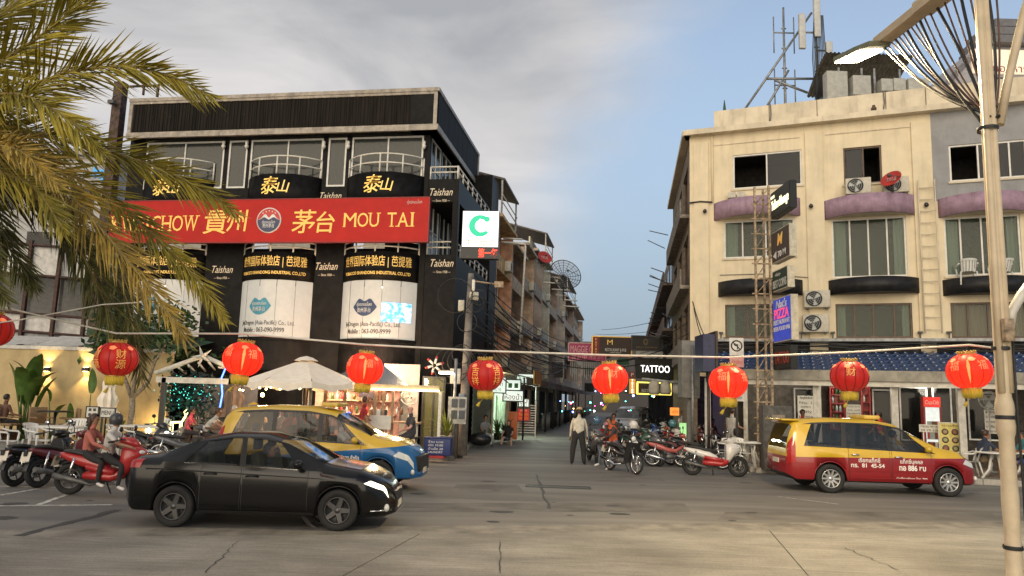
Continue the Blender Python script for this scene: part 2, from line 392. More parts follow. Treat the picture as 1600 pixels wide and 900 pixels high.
def window(fac, u0, u1, z0, z1, parent, fm, gm, cuts=(.5,), fw=.05, y=.04, curtain=None, openp=(), room=None, rails=(), cover=(0, 1), nm='window'):
    """frame ring + mullions, one pane object per light, lined dark room behind, pleated curtain"""
    f = MB()
    f.box(u0, u1, y - .03, y + .05, z0, z0 + fw).box(u0, u1, y - .03, y + .05, z1 - fw, z1)
    f.box(u0, u0 + fw, y - .03, y + .05, z0 + fw, z1 - fw).box(u1 - fw, u1, y - .03, y + .05, z0 + fw, z1 - fw)
    xs = [u0 + fw] + [u0 + (u1 - u0) * c for c in cuts] + [u1 - fw]
    for x in xs[1:-1]: f.box(x - fw * .4, x + fw * .4, y - .028, y + .048, z0 + fw, z1 - fw)
    for r_ in rails: f.box(u0 + fw, u1 - fw, y - .026, y + .046, z0 + (z1 - z0) * r_ - .02, z0 + (z1 - z0) * r_ + .02)
    w = part(f, nm, fm, parent, fac)
    for i in range(len(xs) - 1):
        if i in openp: continue
        B(xs[i] + fw * .3, xs[i + 1] - fw * .3, y + .005, y + .015, z0 + fw * .8, z1 - fw * .8).build('pane', gm, w)
    if room:
        r_ = MB(); d = 1.6; t = .02
        r_.box(u0, u1, y + d, y + d + t, z0, z1).box(u0 - t, u0, y + .3, y + d, z0, z1).box(u1, u1 + t, y + .3, y + d, z0, z1).box(u0, u1, y + .3, y + d, z0 - t, z0).box(u0, u1, y + .3, y + d, z1, z1 + t)
        r_.build('interior', room, w)
    if curtain:
        for c0, c1 in ([cover] if not isinstance(cover[0], tuple) else cover):
            a, b = u0 + (u1 - u0) * c0, u0 + (u1 - u0) * c1; n = max(6, int((b - a) / .035))
            c = MB().grid(lambda s, t: (a + (b - a) * s, y + .14 + .03 * math.sin(s * n * 1.05) * (1 - .2 * t), z0 + (z1 - z0) * t), n * 2, 1)
            c.build('curtain', curtain, w, fix=False)
    return w
def arc_pts(uc, r, d, T, n): return [(uc + r * math.sin(-T + 2 * T * i / n), d - r * math.cos(-T + 2 * T * i / n)) for i in range(n + 1)]
def arc_wall(uc, w, p, z0, z1, th=.06, n=16, y0=0.0):
    r = (w * w + p * p) / (2 * p); T = math.asin(min(1, w / r)); d = y0 + r - p
    o = arc_pts(uc, r, d, T, n); i_ = arc_pts(uc, r - th, d, T, n); m = MB()
    k = n + 1
    vs = [(x, y, z) for (z, ring) in ((z0, o), (z1, o), (z1, i_), (z0, i_)) for x, y in ring]
    for a in range(4):
        b = (a + 1) % 4
        m.add(vs, [(a * k + j, a * k + j + 1, b * k + j + 1, b * k + j) for j in range(n)], a in (0, 2))
    m.add(vs, [(0, k, 2 * k, 3 * k), (n, k + n, 2 * k + n, 3 * k + n)])
    return m
def arc_slab(uc, w, p, z0, z1, n=16, y0=0.0):
    r = (w * w + p * p) / (2 * p); T = math.asin(min(1, w / r)); d = y0 + r - p
    return MB().prism(arc_pts(uc, r, d, T, n), lambda a, b, c: (a, b, c), z0, z1)
def arc_rail(uc, w, p, zs, zpost, rad=.028, n=16, y0=0.0, posts=5):
    r = (w * w + p * p) / (2 * p); T = math.asin(min(1, w / r)); d = y0 + r - p
    pts = arc_pts(uc, r, d, T, n); m = MB()
    for z in zs: m.tube([(x, y, z) for x, y in pts], rad, 6)
    for i in range(posts):
        x, y = arc_pts(uc, r, d, T, posts - 1)[i] if posts > 1 else pts[0]
        m.cyl((x, y, zpost), (x, y, max(zs)), rad * 1.15, n=6)
    return m

# ================================================================== materials
black_wall = M('black painted render', (.011, .010, .0095), .6, var=.3, scale=3, bump=.05, spec=.15)
black_clad = M('black profiled sheet', (.018, .015, .012), .6, spec=.08, var=.3, scale=2, aniso=(6, 6, .3))
black_band = M('black sheet band', (.011, .0105, .0105), .42, var=.25, scale=4, spec=.08)
alu_trim = M('weathered pale trim', (.36, .31, .25), .5, var=.2, scale=5, dirt=.4)
white_metal = M('white painted metal', (.72, .69, .60), .42, var=.1, scale=9)
white_frame = M('white window frame', (.70, .68, .62), .45, var=.08)
dark_glass = M('dark window glass', (.012, .014, .014), .06, var=0, alpha=.6, spec=.35)
grey_glass = M('grey window glass', (.05, .055, .05), .12, var=0, alpha=.72, spec=.5)
room_dark = M('dark room lining', (.02, .018, .016), .9, var=.3)
grey_curtain = M('grey curtain', (.13, .12, .10), .9, var=.15, aniso=(9, 9, .2))
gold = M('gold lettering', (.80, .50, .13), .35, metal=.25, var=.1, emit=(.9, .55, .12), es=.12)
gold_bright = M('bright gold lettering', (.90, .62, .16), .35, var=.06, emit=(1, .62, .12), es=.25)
cream_letter = M('cream lettering', (.80, .68, .50), .5, var=.05)

LF = Fac(at(664, 400, 25.5).x, 25.5, 8.7)
SL = Fac(LF.o.x, LF.o.y, -80.5)                       # alley side of the upper storeys
mpx = 25.5 / 1100
tb = thing('black_building', 'black three storey corner building with round bays and gold lettering', 'building', LF.o)
_, zroof = LF.uv(664, 137, -.5); _, zband = LF.uv(664, 194, -.5); _, zband2 = LF.uv(664, 203, -.5)
ul = LF.uv(196, 300)[0]; u712 = LF.uv(712, 430)[0]
_, z3t = LF.uv(610, 213); _, z3b = LF.uv(610, 290); _, z3d = LF.uv(602, 268, -.7)
_, zsb = LF.uv(664, 400); _, zs3t = LF.uv(690, 280); _, zs3b = LF.uv(690, 316)
_, zwt = LF.uv(590, 437, -.75); _, zwb = LF.uv(590, 529, -.75); _, zdt = LF.uv(590, 392, -.75)
SLEN = SL.uv(748, 300)[0]
# walls: ground + first storey solid behind the bays, upper storey with window openings
win3 = []
for x0, x1, cuts in ((549, 661, (.51,)), (512, 541, ()), (391, 504, (.52,)), (357, 386, ()), (228, 350, (.5,))):
    a = LF.uv(x0, 245)[0]; b = LF.uv(x1, 245)[0]; win3.append((a, b, z3b, z3t, cuts))
bayw = 63 * mpx; bayp = .75
bays = [LF.uv(x, 380, -.7)[0] for x in (587, 424, 252)]
lowopen = [(c - 1.2, c + 1.2, zwb + .02, zwt - .1) for c in bays]
w_ = holes_wall(MB(), ul, 0, 0, zband, [h[:4] for h in win3] + lowopen + [(c - 1.2, c + 1.2, zdt + .25, zsb + 2.2) for c in bays])
part(w_, 'front_wall', black_wall, tb, LF)
for c in bays: part(B(c - 1.3, c + 1.3, 1.5, 1.6, zwb - .1, zsb + 2.3), 'inner_partition', M('white inner partition', (.62, .58, .50), .8, emit=(1, .86, .62), es=.16), tb, LF)
for (a, b, z0, z1, cuts) in win3:
    window(LF, a, b, z0, z1, tb, white_frame, grey_glass, cuts, fw=.07, curtain=grey_curtain, cover=(0.02, .98) if len(cuts) == 0 else ((0.02, .5), (.86, .98)), room=room_dark)
# attic with profiled cladding between pale trims
au0 = LF.uv(203, 170, -.5)[0]; au1 = LF.uv(679, 170, -.5)[0]
part(B(au0, au1, -.40, 6, zband2, zroof - .12), 'attic', black_wall, tb, LF)
npn = 26; pw = (au1 - au0 - .3) / npn
for i in range(npn):
    x0 = au0 + .14 + i * pw
    q = MB().box(x0, x0 + pw - .012, -.435, -.41, zband + .05, zroof - .22)
    for k in range(3): q.box(x0 + pw * (.1 + .3 * k), x0 + pw * (.1 + .3 * k) + .05, -.455, -.43, zband + .05, zroof - .22)
    part(q, 'cladding_panel', black_clad, tb, LF)
part(MB().box(au0 - .05, au1 + .12, -.52, -.30, zroof - .14, zroof).box(au0 - .03, au1 + .09, -.49, -.401, zroof - .24, zroof - .14), 'coping', alu_trim, tb, LF)
part(B(au0 - .05, au1 + .12, -.52, -.30, zband2, zband), 'lower_trim', alu_trim, tb, LF)
part(B(au1 - .04, au1 + .1, -.50, -.41, zband, zroof - .24), 'corner_trim', alu_trim, tb, LF)
part(B(au0 - .03, au0 + .12, -.50, -.41, zband, zroof - .24), 'corner_trim', alu_trim, tb, LF)
for i in range(6): part(MB().cyl((au0 + 1 + i * .78, -.47, zroof - .8), (au0 + 1 + i * .78, -.43, zroof - .8), .03, n=6), 'bolt', room_dark, tb, LF)
# attic side facing the alley
AS = Fac(*(LF.w(au1 + .1, 0, -.5).xy), -80.5)
sl2 = AS.uv(747, 250)[0]
part(B(0.02, sl2, .0, 1.0, zband2, zroof - .1), 'attic_side', black_wall, tb, AS)
part(MB().box(-.02, sl2 + .05, -.06, .15, zroof - .14, zroof), 'side_coping', alu_trim, tb, AS)
part(MB().box(-.02, sl2 + .05, -.06, .1, zband2, zband), 'side_trim', alu_trim, tb, AS)
part(B(sl2 - .1, sl2 + .06, -.05, .1, zband, zroof - .14), 'side_end_trim', alu_trim, tb, AS)
for i in range(9):
    x0 = .1 + i * (sl2 - .25) / 9
    part(B(x0, x0 + (sl2 - .25) / 9 - .02, -.03, -.004, zband + .03, zroof - .16), 'cladding_panel', black_clad, tb, AS)
# alley side wall of the upper storeys with its windows
sw = []
zq0, zq1 = z3b - .1, z3t
for i in range(4): sw.append((.25 + i * 1.55, .25 + i * 1.55 + 1.4, zq0, zq1))
for i in range(3): sw.append((.25 + i * 1.6, .25 + i * 1.6 + 1.45, zsb + .15, zsb + 2.25))
part(holes_wall(MB(), 0.26, SLEN + 3.5, 0, zband2, sw, .01), 'side_wall', black_wall, tb, SL)
for (a, b, z0, z1) in sw: window(SL, a, b, z0, z1, tb, white_frame, grey_glass, (.5,), fw=.07, rails=(.45,), room=room_dark)
# wrap-around balcony walls (one metre beyond the core) and the solid lower storey
OC = LF.w(u712, 0, -.02); SO = Fac(OC.x, OC.y, -80.5)
solen = SO.uv(774, 430)[0]
_, zlow = SO.uv(712, 448); _, zl2 = LF.uv(690, 398)
part(B(.02, u712, -.02, .18, zs3b, zs3t), 'balcony_wall', black_band, tb, LF)
part(B(.02, u712, -.02, .18, 0, zl2), 'balcony_wall', black_band, tb, LF)
part(B(u712 - .22, u712, -.01, .21, zl2, zs3b), 'corner_post', black_band, tb, LF)
part(B(.2, solen, .01, .16, zs3b, zs3t), 'balcony_wall', black_band, tb, SO)
part(B(.2, solen, .01, .16, 2.9, zl2), 'balcony_wall', black_band, tb, SO)
part(B(.22, solen, .16, 1.3, zs3b + .02, zs3b + .2), 'balcony_floor', black_wall, tb, SO)
part(B(.22, solen, .16, 1.3, zl2 - 1.0, zl2 - .8), 'balcony_floor', black_wall, tb, SO)
part(B(.2, solen, .3, .45, 0.0, 2.9), 'lower_wall', black_wall, tb, SO)
zst, _z = SO.uv(775, 270)
part(B(solen - 1.6, solen + .02, -.03, 1.4, 0, SO.uv(762, 262)[1]), 'stair_block', black_band, tb, SO)
def side_rail(zb, zt, u_0, u_1, fac, n):
    m = MB()
    for z in (zt, (zb + zt) / 2 + .05): m.cyl((u_0, .08, z), (u_1, .08, z), .03, n=6)
    for i in range(n + 1): m.cyl((u_0 + (u_1 - u_0) * i / n, .08, zb), (u_0 + (u_1 - u_0) * i / n, .08, zt), .032, n=6)
    return m
for zb in (zs3t, zl2):
    part(side_rail(zb - .02, zb + .5, .05, u712 - .06, LF, 1), 'railing', white_metal, tb, LF)
    part(side_rail(zb - .02, zb + .5, .05, solen - 1.7, SO, 7), 'railing', white_metal, tb, SO)
# round bays
film = M('frosted window film', (.34, .335, .31), .32, var=.06, scale=3, emit=(1, .93, .8), es=.13)
def on_arc(uc, w, p, off):
    r = (w * w + p * p) / (2 * p); T = math.asin(w / r); d = r - p
    return lambda x, y, z, z0=0: (uc + (r + off - y) * math.sin(x / r), d - (r + off - y) * math.cos(x / r), z + z0)
blue_logo = M('teal emblem print', (.05, .26, .36), .5, var=.1)
navy_print = M('navy emblem print', (.03, .05, .12), .5, var=.1)
dark_print = M('dark print', (.05, .045, .04), .6, var=0)
for bi, c in enumerate(bays):
    d3b = LF.uv(602, 312, -.7)[1] - .35
    part(arc_wall(c, bayw * 1.03, bayp, d3b, z3d), 'balcony_drum', black_band, tb, LF)
    part(arc_slab(c, bayw * 1.0, bayp - .07, d3b - .05, d3b + .1), 'balcony_floor', black_wall, tb, LF)
    part(arc_rail(c, bayw * 1.0, bayp - .03, (z3d + .70, z3d + .36), z3d - .02), 'railing', white_metal, tb, LF)
    part(arc_wall(c, bayw, bayp, zwt, zdt), 'sign_drum', black_band, tb, LF)
    part(arc_slab(c, bayw * .98, bayp - .07, zdt - .2, zdt - .1), 'balcony_floor', black_wall, tb, LF)
    part(arc_rail(c, bayw * .98, bayp - .03, (zdt + .42, zdt + .2), zdt - .02), 'railing', white_metal, tb, LF)
    part(arc_slab(c, bayw * 1.02, bayp + .03, zwb - .12, zwb), 'window_sill', black_band, tb, LF)
    part(arc_slab(c, bayw * 1.0, bayp, zwb - 1.2, zwb - .125), 'bay_base', black_wall, tb, LF)
    r = (bayw ** 2 + bayp ** 2) / (2 * bayp); T = math.asin(bayw / r); d = r - bayp
    nP = 5
    for k in range(nP):
        t0 = -T + 2 * T * k / nP + .006; t1 = -T + 2 * T * (k + 1) / nP - .006
        def fn(s, t, t0=t0, t1=t1):
            a = t0 + (t1 - t0) * s; return (c + (r - .03) * math.sin(a), d - (r - .03) * math.cos(a), zwb + (zwt - zwb) * t)
        part(MB().grid(fn, 6, 1), 'bay_pane', film, tb, LF)
    fn = on_arc(c, bayw, bayp, .012); fw_ = on_arc(c, bayw, bayp, -.02)
    # gold characters on the upper drum, two lines of gold on the lower one
    part_t = text('泰', .74, gold_bright, tb, None, fn=lambda x, y, z: fn(x - .26, y, z, (z3d + LF.uv(602, 312, -.7)[1]) / 2 + .08), bold=.004, shear=.18)
    part_t2 = text('山', .52, gold_bright, tb, None, fn=lambda x, y, z: fn(x + .30, y, z, (z3d + LF.uv(602, 312, -.7)[1]) / 2 + .04), bold=.006, shear=.2)
    t3 = text('世界国际体验店 | 芭提雅', .42, gold, tb, None, fn=lambda x, y, z: fn(x, y, z, zdt - (zdt - zwt) * .36), w=2.75, bold=.004)
    t4 = text('TOBACCO SHANDONG INDUSTRIAL CO.,LTD', .16, gold, tb, None, fn=lambda x, y, z: fn(x, y, z, zdt - (zdt - zwt) * .76), w=2.7, bold=.02)
    lm = navy_print if bi == 0 else blue_logo
    zc = (zwt + zwb) / 2 + .08
    e = MB().grid(lambda s, t: fw_(-.3 + .49 * (2 * s - 1), 0, -.33 * (1 - abs(2 * s - 1) ** 2.2) * (1 - t) + t * .33 * (1 - abs(2 * s - 1) ** 3) * (.62 + .38 * math.sin(math.pi * abs(2 * s - 1)) ** 2), zc), 24, 3).build('emblem', lm, tb)
    e1 = text('คู่แรกบนโลก', .17, film, tb, None, fn=lambda x, y, z: fn(x - .3, y, z, zc + .08), w=.6)
    e2 = text('贵州茅台', .19, film, tb, None, fn=lambda x, y, z: fn(x - .3, y, z, zc - .12), w=.55)
    t5 = text('JinDragon (Asia-Pacific) Co., Ltd.', .23, dark_print, tb, None, fn=lambda x, y, z: fw_(x - .05, y, z, zwb + .5), w=2.25)
    t6 = text('Mobile : 063-090-9999', .24, dark_print, tb, None, fn=lambda x, y, z: fw_(x - .15, y, z, zwb + .26), w=1.75, bold=.01)
    for o in (part_t, part_t2, t3, t4, e, e1, e2, t5, t6): o.location = LF.o - tb.location; o.rotation_euler = (0, 0, -LF.a)
    for k in range(2): part(MB().lathe([(0, 0), (.07, .0), (.07, .03), (0, .03)], (c - .35 + .3 * k, .3, zwt - .12), 10), 'ceiling_light', M('warm ceiling light', (1, .9, .7), emit=(1, .8, .45), es=9), tb, LF)
# picture screen inside the bay next to the alley
sc_m = M('bright picture screen', (.1, .3, .7), .3, var=0)
b = sc_m.node_tree; bs = b.nodes['Principled BSDF']; n = b.nodes.new('ShaderNodeTexNoise'); n.inputs['Scale'].default_value = 4; n.inputs['Detail'].default_value = 5
r_ = b.nodes.new('ShaderNodeValToRGB'); b.links.new(n.outputs[0], r_.inputs[0]); r_.color_ramp.elements[0].position = .42; r_.color_ramp.elements[0].color = (.03, .22, .75, 1); r_.color_ramp.elements[1].position = .58; r_.color_ramp.elements[1].color = (.8, .9, 1, 1)
b.links.new(r_.outputs[0], bs.inputs['Emission Color']); bs.inputs['Emission Strength'].default_value = 1.1
fw_ = on_arc(bays[0], bayw, bayp, .004)
sx0 = LF.uv(597, 490, -.6)[0] - bays[0]; sx1 = LF.uv(645, 490, -.5)[0] - bays[0]; szt = LF.uv(620, 473, -.6)[1]; szb = LF.uv(620, 503, -.6)[1]
part(MB().grid(lambda s, t: fw_(sx0 + (sx1 - sx0) * s, 0, szb + (szt - szb) * t), 10, 2), 'screen', sc_m, tb, LF)
# script name plates on the flat wall
def taishan(px, py, y=0.0, fac=LF):
    u, z = fac.uv(px, py, y); q = []
    q.append(text('Taishan', .40, cream_letter, tb, None, fn=lambda x, yy, zz: (u + x, y - .012 + yy, z + zz), shear=.35, w=.86))
    q.append(text('— Since 1928 —', .13, cream_letter, tb, None, fn=lambda x, yy, zz: (u + x, y - .012 + yy, z + zz - .33), w=.66))
    for o in q: o.location = fac.o - tb.location; o.rotation_euler = (0, 0, -fac.a)
taishan(690, 300, -.02); taishan(691, 411, -.02); taishan(511, 416); taishan(517, 306); taishan(348, 421)
# wall lamps between the bays
for px in (546, 508, 664, 388, 352):
    u, z = LF.uv(px, 228)
    part(MB().lathe([(.02, .16), (.07, .1), (.05, 0), (.09, -.05), (.04, -.16), (0, -.16)], (u, -.12, z), 8).box(u - .02, u + .02, -.12, 0, z - .02, z + .02), 'wall_lamp', white_metal, tb, LF)
# flood lamp bracket at the attic end
u, z = LF.uv(186, 160, -.3)
fl = MB().tube([(u + .3, -.3, z + .25), (u + .05, -.4, z + .3), (u - .12, -.5, z + .18), (u - .15, -.5, z)], .025, 6).box(u - .28, u - .02, -.6, -.4, z - .14, z)
part(fl, 'flood_lamp', M('dark grey metal', (.08, .08, .08), .5, .4), tb, LF)
# steel column beside the building
u, z = LF.uv(188, 150, -.1); ub = LF.uv(184, 290, -.1)[0]
cst = thing('steel_column', 'rusty brown steel column at the end of the black building', 'column', LF.w(u, 0, -.1), -LF.a)
part(B(-.2, .2, -.18, .16, 0, z + .55), 'shaft', M('rusty brown steel', (.10, .06, .045), .7, .2, var=.4, dirt=.5), cst)
part(MB().box(.2, 1.7, -.05, .03, z + .35, z + .42).box(1.62, 1.7, -.05, .03, z - .1, z + .42).box(1.0, 1.06, -.05, .03, z + .0, z + .35), 'bracket', M('rusty brown steel'), cst)

# ------------------------------------------------------------------ red sign board
RSY = -1.0
x0, zt = LF.uv(176, 318, RSY); x1, _ = LF.uv(671, 308, RSY); _, zt = LF.uv(671, 308.5, RSY); _, zb = LF.uv(668, 377, RSY)
sgn = thing('red_sign_board', 'long red sign board with gold Chinese characters and MOU TAI lettering', 'sign', LF.w(x0, zb, RSY), -LF.a)
red_board = M('red sign sheet', (.46, .016, .011), .5, var=.06, scale=2, spec=.2)
Wd, Hh = x1 - x0, zt - zb
part(B(0, Wd, 0, .14, 0, Hh), 'board', red_board, sgn)
part(MB().box(-.02, Wd + .02, -.015, .15, -.03, 0).box(-.02, Wd + .02, -.015, .15, Hh, Hh + .03).box(Wd, Wd + .03, -.015, .15, 0, Hh).box(-.03, 0, -.015, .15, 0, Hh), 'edge_trim', M('dark red edge', (.25, .02, .02), .5), sgn)
for i in range(8): part(B(Wd * (i + .5) / 8 - .03, Wd * (i + .5) / 8 + .03, .14, 1.0, Hh * .7, Hh * .7 + .06), 'bracket', black_wall, sgn)
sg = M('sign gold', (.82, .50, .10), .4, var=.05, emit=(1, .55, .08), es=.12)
def ru(px, py=345): u, z = LF.uv(px, py, RSY); return u - x0, z - zb
SERIF = {'M': ((0, 0), (1, 0), (.04, 1), (.96, 1)), 'U': ((.03, 1), (.97, 1)), 'T': ((.5, 0),), 'A': ((0, 0), (1, 0)), 'I': ((.5, 0), (.5, 1)), 'K': ((.1, 0), (.1, 1), (.95, 0), (.9, 1)), 'W': ((0, 1), (1, 1), (.5, 1)), 'E': ((.1, 0), (.1, 1)), 'H': ((.1, 0), (.9, 0), (.1, 1), (.9, 1)), 'O': (), 'C': ()}
def serif_word(word, px0, px1, py0, py1, parent):
    a, z1 = ru(px0, py0); b2, z0 = ru(px1, py1); H = z1 - z0
    ws = [{'M': 1.2, 'W': 1.3, 'I': .5, 'T': .85, 'O': 1.02, 'A': 1.0, 'E': .75}.get(ch, .9) if ch != ' ' else .55 for ch in word]
    k = (b2 - a) / (sum(ws) + .12 * len(ws)); x = a
    for ch, w in zip(word, ws):
        w *= k
        if ch != ' ':
            cx = x + w / 2
            me = text_mesh(ch, 1.0).copy(); me.materials.append(sg)
            xs = [v.co.x for v in me.vertices]; zs = [v.co.z for v in me.vertices]; sx = w / (max(xs) - min(xs)); sz = H / (max(zs) - min(zs))
            if ch == 'I': sx = sx * .42
            for v in me.vertices: v.co = Vector((cx + v.co.x * sx, v.co.y - .012, (z0 + z1) / 2 + v.co.z * sz))
            o = link('letter', me, parent)
            bm = bmesh.new(); bm.from_mesh(me)
            for fx, fz in SERIF.get(ch, ()):
                s_ = k * (.09 if ch == 'M' else .2); hh = H * .055
                m = bmesh.ops.create_cube(bm, size=1)
                for v in m['verts']: v.co = Vector((cx + (fx - .5) * w * .96 + v.co.x * s_ * 2, -.012 + v.co.y * .007, (z0 + hh / 2 if fz == 0 else z1 - hh / 2) + v.co.z * hh))
            bm.to_mesh(me); bm.free()
        x += w + .12 * k
serif_word('MOU TAI', 538, 650, 333, 354, sgn); serif_word('KWEICHOW', 176, 310, 338, 361, sgn)
for ch, px, py, h in (('貴', 337, 346, 1.02), ('州', 371, 345, .9), ('茅', 475, 346, .95), ('台', 509, 347, .85)):
    u, z = ru(px, py); text(ch, h, sg, sgn, (u, -.012, z), bold=.006, shear=.08, name='character')
u, z = ru(648, 316); text('คู่แรกบนโลก', .16, M('pale pink print', (.75, .5, .45), .5), sgn, (u, -.01, z), w=.55)
u, z = ru(420.5, 344.5); er = 21.5 * (mpx - .0009)
wht = M('white print', (.78, .76, .72), .45, var=.04); navy = M('navy print', (.02, .03, .09), .4, var=.05)
em = part(MB().lathe([(0, -.03), (er, -.03), (er, 0)], (u, 0, z), 36, 'y'), 'emblem', wht, sgn)
def half(P, y): m = MB(); m.add([(a, y, b_) for a, b_ in P], [tuple(range(len(P)))]); return m
rr = er * .92
mt = lambda t: z + er * (.16 - .10 * math.cos(t * 2 * math.pi * 1.0) - .18 * (2 * t - 1) ** 2)
xs = [-1 + 2 * i / 24 for i in range(25)]
low = [(u + rr * math.cos(math.pi + math.pi * i / 24), z + rr * math.sin(math.pi + math.pi * i / 24)) for i in range(25)]
crest = [(u + rr * x, z + er * (.02 + .22 * math.exp(-((abs(x) - .42) / .3) ** 2))) for x in reversed(xs)]
half(low + crest[1:-1], -.034).build('emblem_sea', navy, em)
top = [(u + rr * math.cos(math.pi * i / 24), z + rr * math.sin(math.pi * i / 24)) for i in range(25)]
crest2 = [(u + rr * x, z + er * (.12 + .38 * math.exp(-((abs(x) - .36) / .28) ** 2)) * (1 - .75 * abs(x) ** 4)) for x in xs]
half(top + crest2[1:-1], -.034).build('emblem_sun', M('emblem red', (.5, .03, .02), .4), em)
text('คู่แรกบนโลก', .14, wht, em, (u, -.037, z - er * .15), w=er * 1.05, ext=.001); text('贵州茅台', .17, wht, em, (u, -.037, z - er * .42), w=er * .95, ext=.001)
for i in range(5): MB().lathe([(0, 0), (.022, 0)], (u + er * (-.5 + .25 * i), -.036, z + er * (.6 + .14 * math.cos((i - 2) * .9))), 8, 'y').build('emblem_star', wht, em)

# ------------------------------------------------------------------ lit tobacco sign and LED strip
TB = Fac(*at(722, 360, 24.3).xy, 4)
_, zt = TB.uv(750, 329.5); _, zb = TB.uv(750, 386.5); w1 = TB.uv(779.5, 360)[0]
ts = thing('lit_box_sign', 'square lit white box sign with green leaf C emblem beside the black building', 'sign', TB.w(0, zb), -TB.a)
part(B(0, w1, .004, .3, 0, zt - zb), 'case', M('sign case', (.12, .12, .12), .5), ts)
part(B(.02, w1 - .02, -.012, 0.003, .02, zt - zb - .02), 'face', M('lit white sign face', (.9, .95, .92), .4, var=0, emit=(.92, 1, .95), es=.6), ts)
grn = M('lit green emblem', (.0, .45, .25), .4, var=0, emit=(.0, .62, .33), es=.3)
cx, cz = TB.uv(750, 353)[0], TB.uv(750, 353)[1] - zb; r0 = w1 * .30
m = MB(); n = 40; inn = []; out = []
for i in range(n + 1):
    t = R(42) + (R(322) - R(42)) * i / n; wd = r0 * (.30 + .26 * math.sin(math.pi * min(1, i / n * 1.0)))
    out.append((cx + r0 * math.cos(t), -.018, cz + r0 * math.sin(t))); inn.append((cx + (r0 - wd) * math.cos(t), -.018, cz + (r0 - wd) * math.sin(t)))
m.add(out + inn, [(i, i + 1, n + 2 + i, n + 1 + i) for i in range(n)])
m.lathe([(0, 0), (r0 * .26, 0)], (cx + r0 * .62, -.019, cz + r0 * .62), 16, 'y')
m.build('emblem', grn, ts)
leaf = [(cx + r0 * (.02 + .26 * math.sin(math.pi * t)), cz - r0 * .62 + r0 * 1.3 * t) for t in [i / 10 for i in range(11)]] + [(cx + r0 * (.02 - .30 * math.sin(math.pi * (1 - t))), cz + r0 * .68 - r0 * 1.3 * t) for t in [i / 10 for i in range(1, 10)]]
half(leaf, -.024).build('emblem_leaf', M('lit white sign face'), ts)
text('中国烟草', .28, M('olive print', (.10, .13, .03), .5, emit=(.2, .25, .06), es=.5), ts, (w1 / 2, -.016, TB.uv(750, 379)[1] - zb), w=w1 * .78)
_, lb = TB.uv(750, 404); 
part(B(0, w1, .0, .3, lb - zb, -.02), 'led_panel', M('led panel black', (.01, .01, .01), .4), ts)
text('第一年', .34, M('red led', (.6, .02, .01), emit=(1, .06, .03), es=1.4), ts, (w1 * .72, -.012, (lb - zb) / 2), w=w1 * .52, bold=.02)
part(MB().cyl((w1 * .2, .3, .6), (w1 * .2, 1.6, .6), .03, n=6).cyl((w1 * .2, .3, .15), (w1 * .2, 1.6, .15), .03, n=6), 'bracket', M('dark grey metal'), ts)
# ================================================================== yellow building across the side street
cream = M('cream painted render', (.74, .63, .43), .75, var=.06, scale=1.6, bump=.06, dirt=.32, detail=8)
cream2 = M('pale parapet render', (.70, .61, .45), .8, var=.12, scale=1.2, bump=.06, dirt=.55, detail=8)
greyblue = M('grey blue render', (.30, .30, .30), .8, var=.1, scale=1.5, dirt=.3)
purple = M('faded purple paint', (.34, .225, .29), .75, var=.13, scale=5, dirt=.5, detail=9)
black_canopy = M('black canopy sheet', (.018, .018, .019), .45, var=.25, spec=.25)
brown_frame = M('brown window frame', (.10, .055, .03), .5, var=.2)
green_curtain = M('pale green curtain', (.36, .50, .36), .9, var=.12, aniso=(9, 9, .2))
cream_curtain = M('cream curtain', (.42, .36, .22), .9, var=.12, aniso=(9, 9, .2))
green_glass = M('greenish window glass', (.07, .085, .06), .12, var=0, alpha=.32, spec=.5)
room_mid = M('dim room lining', (.09, .13, .075), .9, var=.2)
rust = M('rusty painted steel', (.42, .31, .20), .65, .1, var=.35, scale=12, dirt=.5)
RF = Fac(at(1078, 400, 26.0).x, 26.0, 21.0)
RL = RF.uv(1760, 400)[0]
yb = thing('yellow_building', 'cream four storey corner building with purple and black round canopies', 'building', RF.o)
zc = RF.uv(1090, 214)[1]; zc2 = RF.uv(1090, 206, -.3)[1]; zp = RF.uv(1130, 174, .2)[1]
def rr(px, py, off=0): return RF.uv(px, py, off)
ug = rr(1457, 260)[0]
W4 = [(1145, 1253, 238, 292, white_frame, (.5,), (0,)), (1318, 1378, 229, 287, brown_frame, (.52,), (1,)), (1483, 1606, 222, 280, white_frame, (.38, .78), (0,))]
W3 = [(1131, 1242, 343, 402, white_frame, (.27, .6), ()), (1300, 1417, 340, 433, white_frame, (.25, .5, .75), ()), (1476, 1596, 337, 430, white_frame, (.22, .5, .75), ())]
W2 = [(1133, 1243, 475, 527, brown_frame, (.33, .66), ()), (1306, 1426, 474, 528, brown_frame, (.25, .5, .77), ()), (1486, 1606, 472, 528, brown_frame, (.23, .5, .75), ())]
holes = []
for row in (W4, W3, W2):
    for (x0, x1, y0, y1, fm, cuts, op) in row:
        ym = (y0 + y1) / 2; xm = (x0 + x1) / 2
        a, b_ = rr(x0, ym)[0], rr(x1, ym)[0]; z1, z0 = rr(xm, y0)[1], rr(xm, y1)[1]; holes.append((a, b_, z0, z1, fm, cuts, op, row))
uu = holes[2][1] + .9
holes.append((uu, uu + 2.6, holes[2][2], holes[2][3], white_frame, (.5,), (), W4))
part(holes_wall(MB(), 0, ug, 3.0, zc, [h[:4] for h in holes]), 'front_wall', cream, yb, RF)
zg = rr(1500, 312)[1]
part(holes_wall(MB(), ug, RL, zg, zc, [h[:4] for h in holes]), 'grey_wall', greyblue, yb, RF)
part(holes_wall(MB(), ug, RL, 3.0, zg, [h[:4] for h in holes]), 'front_wall', cream, yb, RF)
